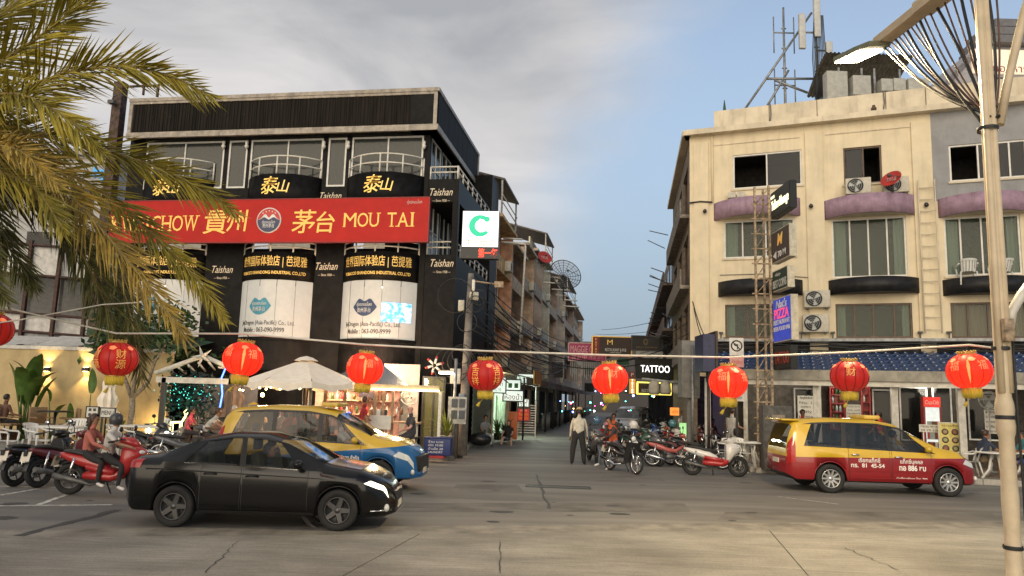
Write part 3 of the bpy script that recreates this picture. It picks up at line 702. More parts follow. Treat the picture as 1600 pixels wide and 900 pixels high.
for (a, b_, z0, z1, fm, cuts, op, row) in holes:
    cur = None; cov = (0, 1)
    if row is W3: cur = green_curtain; cov = ((.01, .2), (.84, .99))
    if row is W2: cur = (cream_curtain if a > ug else green_curtain); cov = ((.02, .98),) if a > ug else ((.01, .14), (.88, .99))
    window(RF, a, b_, z0, z1, yb, fm, green_glass if row is not W4 else dark_glass, cuts, fw=.06, y=.07, openp=op, curtain=cur, cover=cov, room=room_dark if row is W4 else room_mid)
    part(B(a - .06, b_ + .06, -.05, .06, z0 - .07, z0 - .003), 'window_sill', cream2 if row is not W2 else brown_frame, yb, RF)
# grooves: shallow raised panels and piers so that the wall reads in bays
for px0, px1 in ((1085, 1108), (1262, 1290), (1432, 1456)):
    a, b_ = rr(px0, 400)[0], rr(px1, 400)[0]; part(B(a, b_, -.07, -.002, 3.9, zc - .25), 'pier', cream, yb, RF)
for px0, px1 in ((1115, 1250), (1290, 1430)):
    a, b_ = rr(px0, 230)[0], rr(px1, 230)[0]; part(B(a, b_, -.03, -.002, zc - .42, zc - .38), 'groove_bead', cream2, yb, RF)
part(MB().box(-.18, RL, -.32, .3, zc, zc + .2), 'cornice', cream2, yb, RF)
part(MB().box(rr(1116, 190, .2)[0], RL, .1, .3, zc + .2, zp), 'parapet', cream2, yb, RF)
for px in (1202, 1277, 1385, 1448): u = rr(px, 185, .1)[0]; part(B(u - .012, u + .012, .085, .099, zc + .2, zp), 'parapet_joint', M('dark joint', (.16, .12, .08), .9), yb, RF)
for px in (1204, 1382): u = rr(px, 185, .06)[0]; part(MB().tube([(u, .3, zp + .03), (u, .06, zp + .02), (u + .02, .06, zp - .4), (u - .03, .05, zc + .24), (u + .06, -.1, zc + .22)], .022, 6), 'cable', M('grey cable', (.16, .15, .14), .6), yb, RF)
u, z = rr(1366, 189, -.1); part(MB().lathe([(.0, .16), (.05, .15), (.06, .08), (.09, .05), (.08, -.08), (.1, -.12), (0, -.12)], (u, -.1, zc + .32), 10), 'ornament', M('weathered clay', (.14, .09, .06), .9, var=.4), yb, RF)
part(B(0, RL, .3, 9.5, zc + .02, zc + .15), 'roof', cream2, yb, RF)
part(B(0, RL, 9, 9.3, 0, zc), 'rear_wall', cream, yb, RF)
# canopies
for (x0, x1, yt, yb_, mt_) in ((1115, 1250, 305, 333, purple), (1286, 1430, 301, 331, purple), (1464, 1612, 298, 328, purple), (1122, 1254, 434, 458, black_canopy), (1294, 1438, 431, 455, black_canopy), (1472, 1622, 430, 456, black_canopy)):
    p = .75; xm = (x0 + x1) / 2
    a, b_ = rr(x0, yt)[0], rr(x1, yt)[0]; z1 = rr(xm, yt, -p)[1]; z0 = rr(xm, yb_, -p)[1]
    part(arc_wall((a + b_) / 2, (b_ - a) / 2, p, z0, z1, .08, 20), 'canopy', mt_, yb, RF)
    part(arc_slab((a + b_) / 2, (b_ - a) / 2 - .02, p - .085, z0 + .02, z0 + .12), 'canopy_floor', mt_ if mt_ is black_canopy else cream2, yb, RF)
# downpipe, cables and drip rails
u, z = rr(1113, 300, -.1); part(MB().cyl((u, -.06, rr(1113, 317)[1]), (u, -.06, zc), .035, n=8), 'downpipe', cream, yb, RF)
part(MB().tube([(rr(1078, 318)[0], -.08, rr(1078, 318)[1]), (rr(1095, 319)[0], -.1, rr(1095, 316)[1]), (rr(1113, 317)[0], -.1, rr(1113, 317)[1])], .03, 6), 'cable_bundle', M('black cable', (.015, .015, .015), .5), yb, RF)
for px0, py0, px1, py1 in ((1240, 432, 1290, 436), (1125, 430, 1195, 428)): part(MB().cyl((rr(px0, py0)[0], -.03, rr(px0, py0)[1]), (rr(px1, py1)[0], -.03, rr(px1, py1)[1]), .012, n=5), 'conduit', M('grey cable'), yb, RF)
# fixed ladder
la, lb = rr(1435, 330)[0], rr(1461, 330)[0]; lt, lo = rr(1446, 283)[1], rr(1452, 521)[1]
ld = MB()
for u in (la, lb): ld.cyl((u, -.16, lo), (u, -.16, lt), .022, n=6)
lad = part(ld, 'ladder', cream2, yb, RF)
for i in range(13): MB().cyl((la, -.16, lo + (lt - lo) * (i + .3) / 13), (lb, -.16, lo + (lt - lo) * (i + .3) / 13), .016, n=6).build('rung', cream2, lad)
# spot lamps on the wall and black brackets on the ledge
for px, py in ((1267, 322), (1446, 320), (1102, 330)):
    u, z = rr(px, py); part(MB().box(u - .04, u + .04, -.14, 0, z - .03, z + .05).sphere((u, -.18, z - .05), .075, 8, 6), 'spot_lamp', M('black lamp', (.02, .02, .02), .4), yb, RF)
for px in (1127, 1252, 1301, 1437, 1482):
    u, z = rr(px, 527); part(MB().box(u - .07, u + .07, -.2, -.05, z + .12, z + .18).box(u - .02, u + .02, -.15, -.1, z - .15, z + .12), 'ledge_bracket', M('black lamp'), yb, RF)
# ledge with cables above the tiled roof
zl = rr(1350, 530)[1]
part(B(0.2, RL, -.35, 0, zl - .1, zl), 'ledge', M('pale grey sheet', (.36, .37, .36), .5, var=.2, dirt=.4), yb, RF)
cab = M('black cable')
for k in range(5):
    P = [(u, -.38 - .03 * k + .03 * math.sin(u * 2 + k), zl - .18 - .05 * k - .06 * math.sin(u * 1.3 + k * 2)) for u in [i * .5 for i in range(int(RL / .5))]]
    part(MB().tube(P, .022 if k else .03, 5), 'cable', cab, yb, RF)
part(B(0.2, RL, -.05, -.002, zl - .75, zl - .1), 'shadow_wall', M('shade painted wall', (.05, .045, .04), .9, var=.4), yb, RF)  # dark strip below the ledge, its shadow put into the colour

# ------------------------------------------------------------------ blue tiled lean-to roof, tile by tile
ez0 = rr(1180, 578, -2.7)[1]; tz1 = zl - .45; e0, e1 = rr(1108, 560, -2.5)[0], RL
lt_ = thing('tiled_awning', 'blue glazed tile awning with grey gutter along the yellow building', 'awning', RF.o)
part(MB().add([(e0, -2.66, ez0 - .03), (e1, -2.66, ez0 - .03), (e1, -.06, tz1 - .03), (e0, -.06, tz1 - .03), (e0, -2.66, ez0 - .09), (e1, -2.66, ez0 - .09), (e1, -.06, tz1 - .09), (e0, -.06, tz1 - .09)], [(0, 1, 2, 3), (7, 6, 5, 4), (0, 4, 5, 1), (2, 6, 7, 3), (0, 3, 7, 4), (1, 5, 6, 2)]), 'roof_deck', M('roof underside', (.35, .33, .30), .8), lt_, RF)
bt = M('blue glazed tile', (.035, .075, .19), .28, var=.3, scale=3, coat=.3, rgb2=(.02, .042, .11))
nr, tw = 6, .285; dl = math.hypot(2.6, tz1 - ez0) / nr; sl_ = math.atan2(tz1 - ez0, 2.6)
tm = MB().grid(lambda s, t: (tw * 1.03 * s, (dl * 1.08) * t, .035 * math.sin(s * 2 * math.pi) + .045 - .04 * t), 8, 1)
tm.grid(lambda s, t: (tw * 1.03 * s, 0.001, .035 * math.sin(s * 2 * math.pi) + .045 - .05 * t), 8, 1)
tm.mat(1).box(.03, .07, .02, .05, .05, .085); tme = tm.mesh('tile', [bt, M('pale spot', (.6, .62, .65), .3)])  # tiny pale box near one lower corner of every tile
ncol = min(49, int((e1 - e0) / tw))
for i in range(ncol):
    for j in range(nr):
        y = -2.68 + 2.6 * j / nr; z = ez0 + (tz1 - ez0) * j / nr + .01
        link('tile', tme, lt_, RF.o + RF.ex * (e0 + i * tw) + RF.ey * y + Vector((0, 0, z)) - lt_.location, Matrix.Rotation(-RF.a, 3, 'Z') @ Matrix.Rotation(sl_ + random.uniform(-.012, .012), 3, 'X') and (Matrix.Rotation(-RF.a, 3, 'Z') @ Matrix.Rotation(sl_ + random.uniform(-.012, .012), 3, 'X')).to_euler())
part(B(e0 - .05, e1, -2.85, -2.70, ez0 - .30, ez0 + .02), 'gutter', M('grey gutter sheet', (.27, .25, .20), .5, var=.2, scale=3, dirt=.4), lt_, RF)
for i in range(13): u = e0 + i * 1.1; part(B(u, u + .03, -2.865, -2.851, ez0 - .3, ez0 + .02), 'gutter_clip', M('grey gutter sheet'), lt_, RF)
part(B(e0, e1, -2.68, .0, ez0 - .28, ez0 - .22), 'soffit', M('white soffit', (.6, .57, .5), .7, var=.1), lt_, RF)
part(B(e0, e1, -2.75, -2.69, ez0 - .46, ez0 - .3), 'fascia', M('white soffit'), lt_, RF)
for px in (1106, 1276, 1398, 1502):
    u = rr(px, 640, -2.4)[0]; part(B(u - .09, u + .09, -2.5, -2.32, .1, ez0 - .28), 'post', M('white post', (.55, .53, .47), .6, dirt=.5), lt_, RF)

# ------------------------------------------------------------------ restaurant front under the awning
rf = thing('open_restaurant', 'open restaurant front with dark glazed rear wall under the blue awning', 'shop front', RF.o)
part(B(e0 + .2, RL, 1.2, 1.4, .1, 3.05), 'rear_wall', M('brown grey shop wall', (.07, .06, .05), .8, var=.25), rf, RF)
part(B(e0 + .2, RL, -2.3, 1.2, .14, .17), 'floor', M('brown floor tiles', (.16, .12, .09), .5, var=.2), rf, RF)
part(B(e0 + .2, RL, -.3, 1.2, 3.0, 3.05), 'ceiling', M('white soffit'), rf, RF)
steel = M('brushed steel', (.45, .45, .44), .35, .9, var=.1)
for px in (1280, 1400, 1500, 1165):
    u = rr(px, 640, 1.0)[0]; part(B(u - .07, u + .07, .9, 1.19, .17, 3.0), 'pillar', M('white post'), rf, RF)
def shop_window(px0, px1, py0, py1, off=1.15):
    a, z1 = rr(px0, py0, off); b_, z0 = rr(px1, py1, off)
    f = MB().box(a, b_, off - .05, off, z0, z0 + .05).box(a, b_, off - .05, off, z1 - .05, z1).box(a, a + .05, off - .05, off, z0 + .05, z1 - .05).box(b_ - .05, b_, off - .05, off, z0 + .05, z1 - .05)
    o = part(f, 'shop_window', M('brushed steel'), rf, RF); B(a + .05, b_ - .05, off - .03, off - .02, z0 + .05, z1 - .05).build('pane', dark_glass, o)
shop_window(1404, 1452, 604, 690); shop_window(1455, 1490, 604, 690); shop_window(1240, 1278, 606, 690); shop_window(1362, 1396, 608, 690); shop_window(1510, 1575, 612, 690)
SHOPL = []; tubem = M('lit tube lamp', (1, 1, 1), emit=(1, .95, .82), es=9)
for px in (1200, 1330, 1470): u = rr(px, 620, .2)[0]; part(MB().cyl((u - .6, .2, 2.93), (u + .6, .2, 2.93), .025, n=8), 'tube_lamp', tubem, rf, RF); SHOPL.append(RF.w(u, 2.8, -.3))
def shelf(px0, px1, py0, py1, off, name, label, body, rows, items):
    a, z1 = rr(px0, py0, off); b_, z0 = rr(px1, py1, off); w = b_ - a
    o = thing(name, label, 'shelf' if 'shelf' in name else 'fridge', RF.w(a, z0, off), -RF.a)
    m = MB().box(0, w, .3, .34, 0, z1 - z0).box(0, .04, 0, .3, 0, z1 - z0).box(w - .04, w, 0, .3, 0, z1 - z0).box(.04, w - .04, 0, .3, z1 - z0 - .04, z1 - z0)
    m.build('cabinet', body, o)
    for k in range(rows):
        zz = (z1 - z0) * k / rows; B(.04, w - .04, .01, .3, zz, zz + .03).build('shelf_board', body, o)
        n = int((w - .1) / .12)
        for i in range(n):
            if random.random() < .85: MB().lathe([(0, 0), (.04, 0), (.042, .16), (.02, .2), (.02, .24), (0, .24)], (.1 + i * .12, .12, zz + .03), 8).build('bottle', random.choice(items), o)
    return o
its = [M('bottle brown', (.12, .05, .02), .2), M('bottle green', (.03, .1, .03), .2), M('pale pack', (.6, .55, .45), .6), M('red pack', (.4, .03, .03), .5), M('bottle clear', (.35, .4, .4), .15)]
shelf(1296, 1322, 604, 672, .8, 'bread_shelf', 'tall open shelf of goods behind the red and yellow taxi', M('dark red cabinet', (.28, .02, .02), .4), 5, its)
shelf(1345, 1362, 604, 668, .8, 'bottle_shelf', 'narrow dark red shelf of bottles beside the notice board', M('dark red cabinet'), 5, its)
def fridge(px0, px1, py0, py1, off, label, band):
    a, z1 = rr(px0, py0, off); b_, _ = rr(px1, py1, off); w = max(.5, b_ - a); H = z1 - .17
    o = thing('drinks_fridge', label, 'fridge', RF.w(a, .17, off), -RF.a)
    MB().box(0, w, .05, .55, 0, H).build('body', M('dark red cabinet'), o)
    B(.01, w - .01, 0, .05, H - .32, H - .01).build('header', band, o)
    text('Coca-Cola', .2, M('white print'), o, (w / 2, -.004, H - .17), w=w * .75, shear=.3)
    MB().box(0, w, .0, .049, 0, .22).box(0, .05, 0, .049, .22, H - .33).box(w - .05, w, 0, .049, .22, H - .33).build('door_frame', M('dark red cabinet'), o)
    B(.05, w - .05, .02, .03, .22, H - .33).build('lit_door', M('lit fridge inside', (.6, .65, .65), .2, emit=(.9, 1, 1), es=.3), o)
    for k in range(4):
        B(.05, w - .05, .005, .02, .25 + k * .33, .27 + k * .33).build('shelf_board', M('brushed steel'), o)
        for i in range(5): B(.08 + i * (w - .15) / 5, .08 + i * (w - .15) / 5 + .07, .004, .019, .27 + k * .33, .5 + k * .33).build('can', random.choice(its), o)
fridge(1442, 1464, 620, 700, -.3, 'red lit drinks fridge with white script header under the blue awning', M('bright red panel', (.55, .02, .02), .35, emit=(1, .05, .03), es=.3))
def board(px0, px1, py0, py1, off, label, lines, face, ink, name='notice_board', fac=RF, legs=False, cat='sign', th=.04, frame=None):
    a, z1 = fac.uv(px0, py0, off); b_, z0 = fac.uv(px1, py1, off); w, h = b_ - a, z1 - z0
    o = thing(name, label, cat, fac.w(a, z0, off), -fac.a)
    B(0, w, 0, th, 0, h).build('panel', face, o)
    if frame: MB().box(-.03, w + .03, -.01, th, -.03, 0).box(-.03, w + .03, -.01, th, h, h + .03).box(-.03, 0, -.01, th, 0, h).box(w, w + .03, -.01, th, 0, h).build('frame', frame, o)
    n = len(lines)
    for i, s in enumerate(lines):
        if s: text(s, h / n * .75, ink, o, (w / 2, -.006, h - h / n * (i + .5)), w=min(w * .85, h / n * .5 * max(1, len(s))), ext=.002)
    if legs:
        for x in (.03, w - .07): B(x, x + .04, .0, .04, -(z0 - .15), 0).build('leg', frame or face, o)
    return o
paper = M('white board', (.62, .60, .54), .7, var=.06); ink = M('dark print')
board(1322, 1346, 632, 660, -.2, 'white PLEASE NOTE board hanging above the red and yellow taxi', ['PLEASE NOTE', 'we will', 'be closed', 'all guests', 'welcome'], paper, ink)
board(1246, 1272, 618, 655, .9, 'tall white notice with a small round mark on the dark shop wall', ['• Bangkok Bank', 'No. 1', 'open', 'daily', 'please'], paper, ink)
board(1538, 1560, 640, 678, -.3, 'white text board beside the seated man in dark blue', ['BREAKFAST', 'all day', 'set menu', 'coffee', 'tea'], paper, ink)
mb_ = board(1467, 1503, 661, 710, -2.2, 'yellow menu board with round food pictures standing on the pavement', ['ตามสั่ง', '', '', '', '', '', '', ''], M('yellow menu print', (.62, .52, .16), .6), M('dark print'), 'menu_board', legs=True, frame=M('white post'))
a, z1 = rr(1467, 661, -2.2); b_, z0 = rr(1503, 710, -2.2); w, h = b_ - a, z1 - z0
for k in range(6):
    d_ = MB().lathe([(0, -.004), (w * .17, -.004), (w * .17, 0)], (w * (.27 + .46 * (k % 2)), 0, h * (.72 - .27 * (k // 2))), 14, 'y').build('food_picture', M('dark plate print', (.10, .08, .07), .5), mb_)
    MB().lathe([(0, -.008), (w * .1, -.008)], (w * (.27 + .46 * (k % 2)), 0, h * (.72 - .27 * (k // 2))), 10, 'y').build('food', M(f'food {k%3}', ((.35, .25, .12), (.28, .1, .05), (.3, .3, .12))[k % 3], .6), d_)
pm = board(1436, 1470, 663, 676, -1.9, 'tilted white price card on a thin stand by the taxi', ['MENU 99 149', '59 79 120'], paper, ink, 'price_card')
B(.1, .13, .04, .07, -(rr(1450, 676, -1.9)[1] - .15), 0).build('stand', M('brushed steel'), pm)
# stand fans
def stand_fan(loc, rz, label, h=1.7):
    o = thing('pedestal_fan', label, 'fan', loc, rz)
    MB().lathe([(0, 0), (.2, 0), (.2, .04), (.03, .06), (0, .06)], (0, 0, 0), 14).cyl((0, 0, .05), (0, 0, h), .025, n=8).build('stand', M('grey plastic', (.3, .3, .29), .5), o)
    MB().torus((0, -.12, h), .27, .014, 'y', 24, 6).torus((0, -.16, h), .16, .008, 'y', 20, 5).build('guard', M('pale grille', (.5, .5, .46), .4), o)
    m = MB()
    for k in range(3):
        a0 = k * 2.094; m.add([(0, -.1, h)] + [(.24 * math.cos(a0 + t), -.1 - .03 * math.sin(t * 3), h + .24 * math.sin(a0 + t)) for t in (0, .4, .8, 1.1)], [(0, 1, 2, 3, 4)])
    m.build('blade', M('pale blade', (.4, .42, .4), .4), o); MB().sphere((0, -.02, h), .08, 10, 6).build('motor', M('grey plastic'), o)
stand_fan(RF.w(rr(1545, 650, -.8)[0], .17, -.8), -RF.a, 'pedestal fan beside the white text board under the blue awning', 2.2)

# ------------------------------------------------------------------ air conditioners, dish, chairs
acm = M('cream air conditioner case', (.52, .48, .38), .5, var=.1, dirt=.4); fanm = M('dark fan grille', (.05, .05, .05), .5)
def aircon(fac, px0, px1, py0, py1, off, label, group='air conditioners on the yellow building'):
    a, z1 = fac.uv(px0, py0, off); b_, z0 = fac.uv(px1, py1, off); w, h = b_ - a, z1 - z0
    o = thing('air_conditioner', label, 'air conditioner', fac.w(a, z0, off), -fac.a, group)
    MB().bbox(0, w, 0, .32, .05, h, .02).build('case', acm, o)
    cx, cz, r = w * .38, .05 + (h - .05) * .5, min(w * .34, h * .42)
    MB().lathe([(0, -.004), (r, -.004), (r, .0)], (cx, 0, cz), 20, 'y').build('fan_opening', fanm, o)
    g_ = MB()
    for k in range(1, 5): g_.torus((cx, -.012, cz), r * k / 4, .006, 'y', 20, 4)
    g_.build('grille', M('pale grille'), o)
    m = MB()
    for k in range(3):
        a0 = k * 2.094 + .4; m.add([(cx, -.007, cz)] + [(cx + r * .85 * math.cos(a0 + t), -.007, cz + r * .85 * math.sin(a0 + t)) for t in (0, .35, .7)], [(0, 1, 2, 3)])
    m.build('blade', M('pale blade'), o)
    for x in (.08, w - .14): B(x, x + .06, .02, .3, 0, .05).build('foot', fanm, o)
    return o
aircon(RF, 1321, 1362, 279, 303, -.45, 'weathered air conditioner on purple canopy below the brown framed window')
aircon(RF, 1380, 1421, 277, 301, -.40, 'air conditioner behind the red satellite dish on the purple canopy')
aircon(RF, 1256, 1298, 454, 482, -.35, 'upper air conditioner of a pair between the round bays')
aircon(RF, 1254, 1296, 491, 521, -.35, 'lower air conditioner of a pair, resting on the ledge')
a, z1 = rr(1137, 302, -.3); bs = thing('roof_box', 'two small grey boxes on the purple canopy beside the sign tower', 'box', RF.w(a, rr(1137, 309, -.3)[1], -.3), -RF.a)
B(0, .28, 0, .3, 0, .2).build('box_case', acm, bs); B(.32, .6, 0, .3, 0, .2).build('box_case', acm, bs)
def dish(p, aim, r, label, mt_, name='satellite_dish', stand=.4, ribs=False):
    o = thing(name, label, 'satellite dish', p)
    q = Vector(aim).normalized().to_track_quat('Z', 'Y').to_matrix().to_4x4(); q.translation = Vector((0, 0, stand))
    if not ribs:
        MB().lathe([(r * t, r * .32 * t * t) for t in (0, .25, .5, .75, 1)] + [(r * .97, r * .33), ] + [(r * t * .97, r * .32 * t * t + .012) for t in (.75, .5, .25, 0)], (0, 0, 0), 24).xf(q).build('reflector', mt_, o)
        text('TRUE', r * .7, M('white print'), o, None, name='dish_lettering', fn=lambda x, y, z: tuple(q @ Vector((x, z, .05 * r + .10 * r + .02))), w=r * 1.0)
    else:
        m = MB()
        for k in range(1, 8): m.torus((0, 0, r * .30 * (k / 7) ** 2), r * k / 7, .012 if k < 7 else .03, 'z', 32, 4)
        m.xf(q).build('ring_mesh', mt_, o)
        for k in range(16):
            t = 2 * math.pi * k / 16; MB().tube([(r * s * math.cos(t), r * s * math.sin(t), r * .30 * s * s) for s in (0, .33, .66, 1)], .016, 4).xf(q).build('rib', mt_, o)
        m = MB()
        m.grid(lambda s, t: (r * t * math.cos(2 * math.pi * s), r * t * math.sin(2 * math.pi * s), r * .30 * t * t - .01), 32, 6).xf(q)
        m.build('wire_mesh', M('dish mesh', (.10, .10, .10), .6, .3, alpha=.28, var=0), o)
    m = MB().tube([(r * .9, 0, r * .26), (r * .4, 0, r * .55), (0, 0, r * .72)], .015, 5).sphere((0, 0, r * .72), .07, 8, 6).xf(q); m.build('feed_arm', M('dark grey metal'), o)
    MB().cyl((0, 0, 0), (0, 0, stand), .04, n=8).build('mount', M('dark grey metal'), o)
    return o
reddish = M('red dish paint', (.42, .03, .02), .4, var=.1)
u, z = rr(1395, 300, -.65); dish(RF.w(u, z, -.65), (-.75, -.55, .55), .34, 'small red satellite dish on the purple canopy', reddish)
chm = M('white plastic', (.66, .65, .60), .45, var=.06)
def plastic_chair(name='plastic_chair'):
    """moulded white garden chair: seat, slotted curved back, arms, splayed legs"""
    o = link(name, None)
    MB().grid(lambda s, t: (-.23 + .46 * s, -.22 + .44 * t, .43 - .03 * math.sin(math.pi * s) * (1 - t)), 6, 6).build('seat', chm, o)
    m = MB(); 
    for k in range(6):
        a0, a1 = -1.0 + 2.0 * k / 6 + .04, -1.0 + 2.0 * (k + 1) / 6 - .04
        m.grid(lambda s, t: (.25 * math.sin(a0 + (a1 - a0) * s) * (1 + .1 * t), .02 + .22 * math.cos(a0 + (a1 - a0) * s) + .1 * t, .45 + .36 * t), 3, 4)
    m.grid(lambda s, t: (.28 * math.sin(-1.15 + 2.3 * s), .12 + .235 * math.cos(-1.15 + 2.3 * s) + .02 * t, .79 + .07 * t * math.sin(math.pi * s) ** .4), 14, 2)
    m.build('backrest', chm, o)
    for sx in (-1, 1):
        MB().tube([(sx * .26, .2, .72), (sx * .29, .02, .66), (sx * .29, -.18, .65), (sx * .27, -.23, .6)], .025, 6).build('armrest', chm, o)
        MB().tube([(sx * .27, -.22, .62), (sx * .24, -.21, .43), (sx * .28, -.27, 0)], .025, 6).build('leg', chm, o)
        MB().tube([(sx * .22, .2, .45), (sx * .26, .3, 0)], .025, 6).build('leg', chm, o)
    return o
CH0 = plastic_chair(); ch_used = [False]
def chair(loc, rz, label, group=None):
    o = CH0 if not ch_used[0] else copy_tree(CH0); ch_used[0] = True
    o.location = loc; o.rotation_euler = (0, 0, rz); return tag(o, label, 'chair', group)
for px in (1512, 1565):
    u, z = rr(px, 430, -.35); chair(RF.w(u, z - .35, -.30), R(160) if px < 1530 else R(200), 'white plastic chair on the black canopy balcony beside the ladder' if px < 1530 else 'white plastic chair on the canopy balcony behind the lamp post')

# ------------------------------------------------------------------ alley side of the yellow building
RSd = Fac(RF.o.x, RF.o.y, -80.5)         # +y points out over the alley
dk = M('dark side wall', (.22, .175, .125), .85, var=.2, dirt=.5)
sh = []
for f in range(3):
    z0 = 3.6 + f * 2.75
    for i in range(3): sh.append((.8 + i * 3.2, 3.2 + i * 3.2, z0 + .5, z0 + 2.2))
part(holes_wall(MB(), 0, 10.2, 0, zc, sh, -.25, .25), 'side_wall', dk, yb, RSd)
for i, (a, b_, z0, z1) in enumerate(sh):
    window(RSd, a, b_, z0, z1, yb, brown_frame, dark_glass, (.5,), y=-.12)
    if i % 2 == 0: part(B(a, b_, -.7, -.66, z0, z1), 'blind', room_dark, yb, RSd)
for f in range(3):
    z0 = 3.55 + f * 2.75; part(MB().box(.3, 10, 0, .35, z0, z0 + .14).box(.3, 10, .29, .35, z0 + .14, z0 + .75), 'side_balcony', M('stained ledge', (.24, .21, .17), .85, var=.3, dirt=.6), yb, RSd)
part(MB().box(-.2, 10.3, -.02, .28, zc, zc + .2), 'side_cornice', cream2, yb, RSd)
for k in range(6):
    f = k % 3; u = 2 + k * .9; z0 = 4.6 + f * 2.3
    part(MB().cyl((u, .6, z0), (u - .2, 1.4, z0 + .15 + .2 * (k % 2)), .02, n=5), 'pole_bracket', M('dark grey metal'), yb, RSd)
# blue hoarding and grey duct at the corner
cb = thing('corner_sign_box', 'dark blue projecting sign box at the street corner under the cream wall', 'sign', at(1095, 640, 22.5).xy.to_3d())
pz1, pz0 = at(1095, 524, 22.5).z, at(1095, 581, 22.5).z
MB().box(-.05, .32, -.5, .5, pz0, pz1).build('box_case', M('navy sign sheet', (.025, .03, .08), .5, var=.2), cb)
B(.325, .40, -.55, .55, pz0 - .3, pz1 + .1).build('edge_post', M('dark brown steel', (.05, .03, .02), .6), cb)
MB().cyl((.36, .4, 0), (.36, .4, pz0), .05, n=8).build('post', M('dark brown steel'), cb)

# ------------------------------------------------------------------ roof: masts, plant shelter, rear block
steel2 = M('galvanised steel', (.30, .30, .29), .5, .7, var=.2)
zr = zc + .15
def mast(px, pytop, Y, label, arms, panels):
    b0 = at(px, 160, Y); o = thing('antenna_mast', label, 'antenna', (b0.x, Y, zr), 0)
    top = at(px, pytop, Y).z - zr
    m = MB().cyl((0, 0, 0), (0, 0, top), .06, .045, 8)
    for k in range(6): m.cyl((-.1, 0, top * (.15 + .14 * k)), (.1, 0, top * (.15 + .14 * k)), .03, n=6)
    m.build('pole', steel2, o)
    for (dz, w) in arms: MB().cyl((-w, 0, top * dz), (w, 0, top * dz), .03, n=6).build('cross_arm', steel2, o); MB().cyl((-w, 0, top * dz - .9), (-w, 0, top * dz + .7), .025, n=6).cyl((w, 0, top * dz - .9), (w, 0, top * dz + .7), .025, n=6).build('dipole', steel2, o)
    for (dx, dz, h) in panels: MB().bbox(dx - .13, dx + .13, -.2, -.05, top * dz, top * dz + h, .03).build('antenna_panel', M('pale antenna', (.5, .5, .47), .5, var=.08), o); MB().box(-.03 if dx > 0 else dx, dx if dx > 0 else .03, -.05, .02, top * dz + h / 2, top * dz + h / 2 + .05).build('panel_arm', steel2, o)
    return o, top
mast(1227, 12, 27.5, 'slim lattice aerial mast with paired dipoles on the flat roof', ((.82, .42), (.45, .42)), ())
ms, tp = mast(1278, -40, 27.0, 'thick telecom mast with white antenna panels on the flat roof', (), ((-.62, .55, 1.5), (.0, .62, 2.0), (.45, .5, .7)))
for k in range(10): MB().tube([(-.1 + .04 * k, -.1, tp * .75), (-.25 + .06 * k, -.18, tp * .5), (-.1 + .03 * k, -.1, tp * .1)], .018, 5).build('feeder_cable', cab, ms)
for (a, b_) in (((1163, 172), (1268, 20)), ((1195, 172), (1232, 110)), ((1198, 123), (1275, 123)), ((1210, 125), (1262, 145))):
    p, q = at(*a, 27.2), at(*b_, 27.2); p.z = max(p.z, zr)
    tag(MB().cyl(p, q, .05, n=6).build('mast_brace', steel2), 'inclined steel brace tube propping the aerial masts on the roof', 'brace', 'braces of the roof masts')
gs = thing('roof_finial', 'small dark green spired ornament on the flat roof corner', 'ornament', at(1132, 172, 26.5))
MB().lathe([(.16, 0), (.18, .1), (.1, .16), (.14, .22), (.06, .3), (.05, .42), (.015, .7), (0, .72)], (0, 0, -.3), 10).build('spire', M('dark green paint', (.02, .08, .03), .5), gs)
# curved corrugated shelter over equipment boxes
shp = thing('roof_shelter', 'curved corrugated metal shelter over grey boxes on the roof', 'shelter', at(1350, 165, 26.5).xy.to_3d() + Vector((0, 0, zr)))
cz0, cz1 = at(1350, 138, 26.5).z - zr, at(1350, 97, 26.5).z - zr; hw = 72 * 26.5 / 1100
corr = M('corrugated sheet', (.14, .125, .10), .55, .3, var=.25, dirt=.5)
def cor(s, t): a = t * R(88); return (-hw + 2 * hw * s, 1.2 - 1.9 * math.sin(a), cz0 + (cz1 - cz0) * (1 - (1 - math.sin(a)) ** 1.6 * .9) + .03 * math.cos(s * 2 * math.pi * 22))
MB().grid(cor, 132, 8).build('curved_roof', corr, shp, fix=False)
for x in (-1.1, -.2, .3, 1.3): MB().box(x - .04, x + .04, -.3, -.22, 0, cz0 + .7).build('post', steel2, shp)
zq_ = at(1350, 168, 26.5).z - zr - .35
for (x0, x1, h0, h1) in ((-1.75, -.95, 0, 1.5), (-.75, -.05, .55, 1.35), (.35, .8, .75, 1.25), (.83, 1.3, .78, 1.28), (1.4, 2.2, .2, 1.3)):
    h0 += zq_; h1 += zq_; MB().bbox(x0, x1, -.7, -.3, h0, h1, .02).build('equipment_box', M('pale equipment case', (.42, .41, .36), .6, var=.1, dirt=.3), shp)
MB().cyl((-1.0, -.5, zq_ + .5), (1.3, -.5, zq_ + .5), .04, n=6).cyl((-.4, -.5, 0), (-.4, -.5, .55), .05, n=6).build('pipe', steel2, shp)
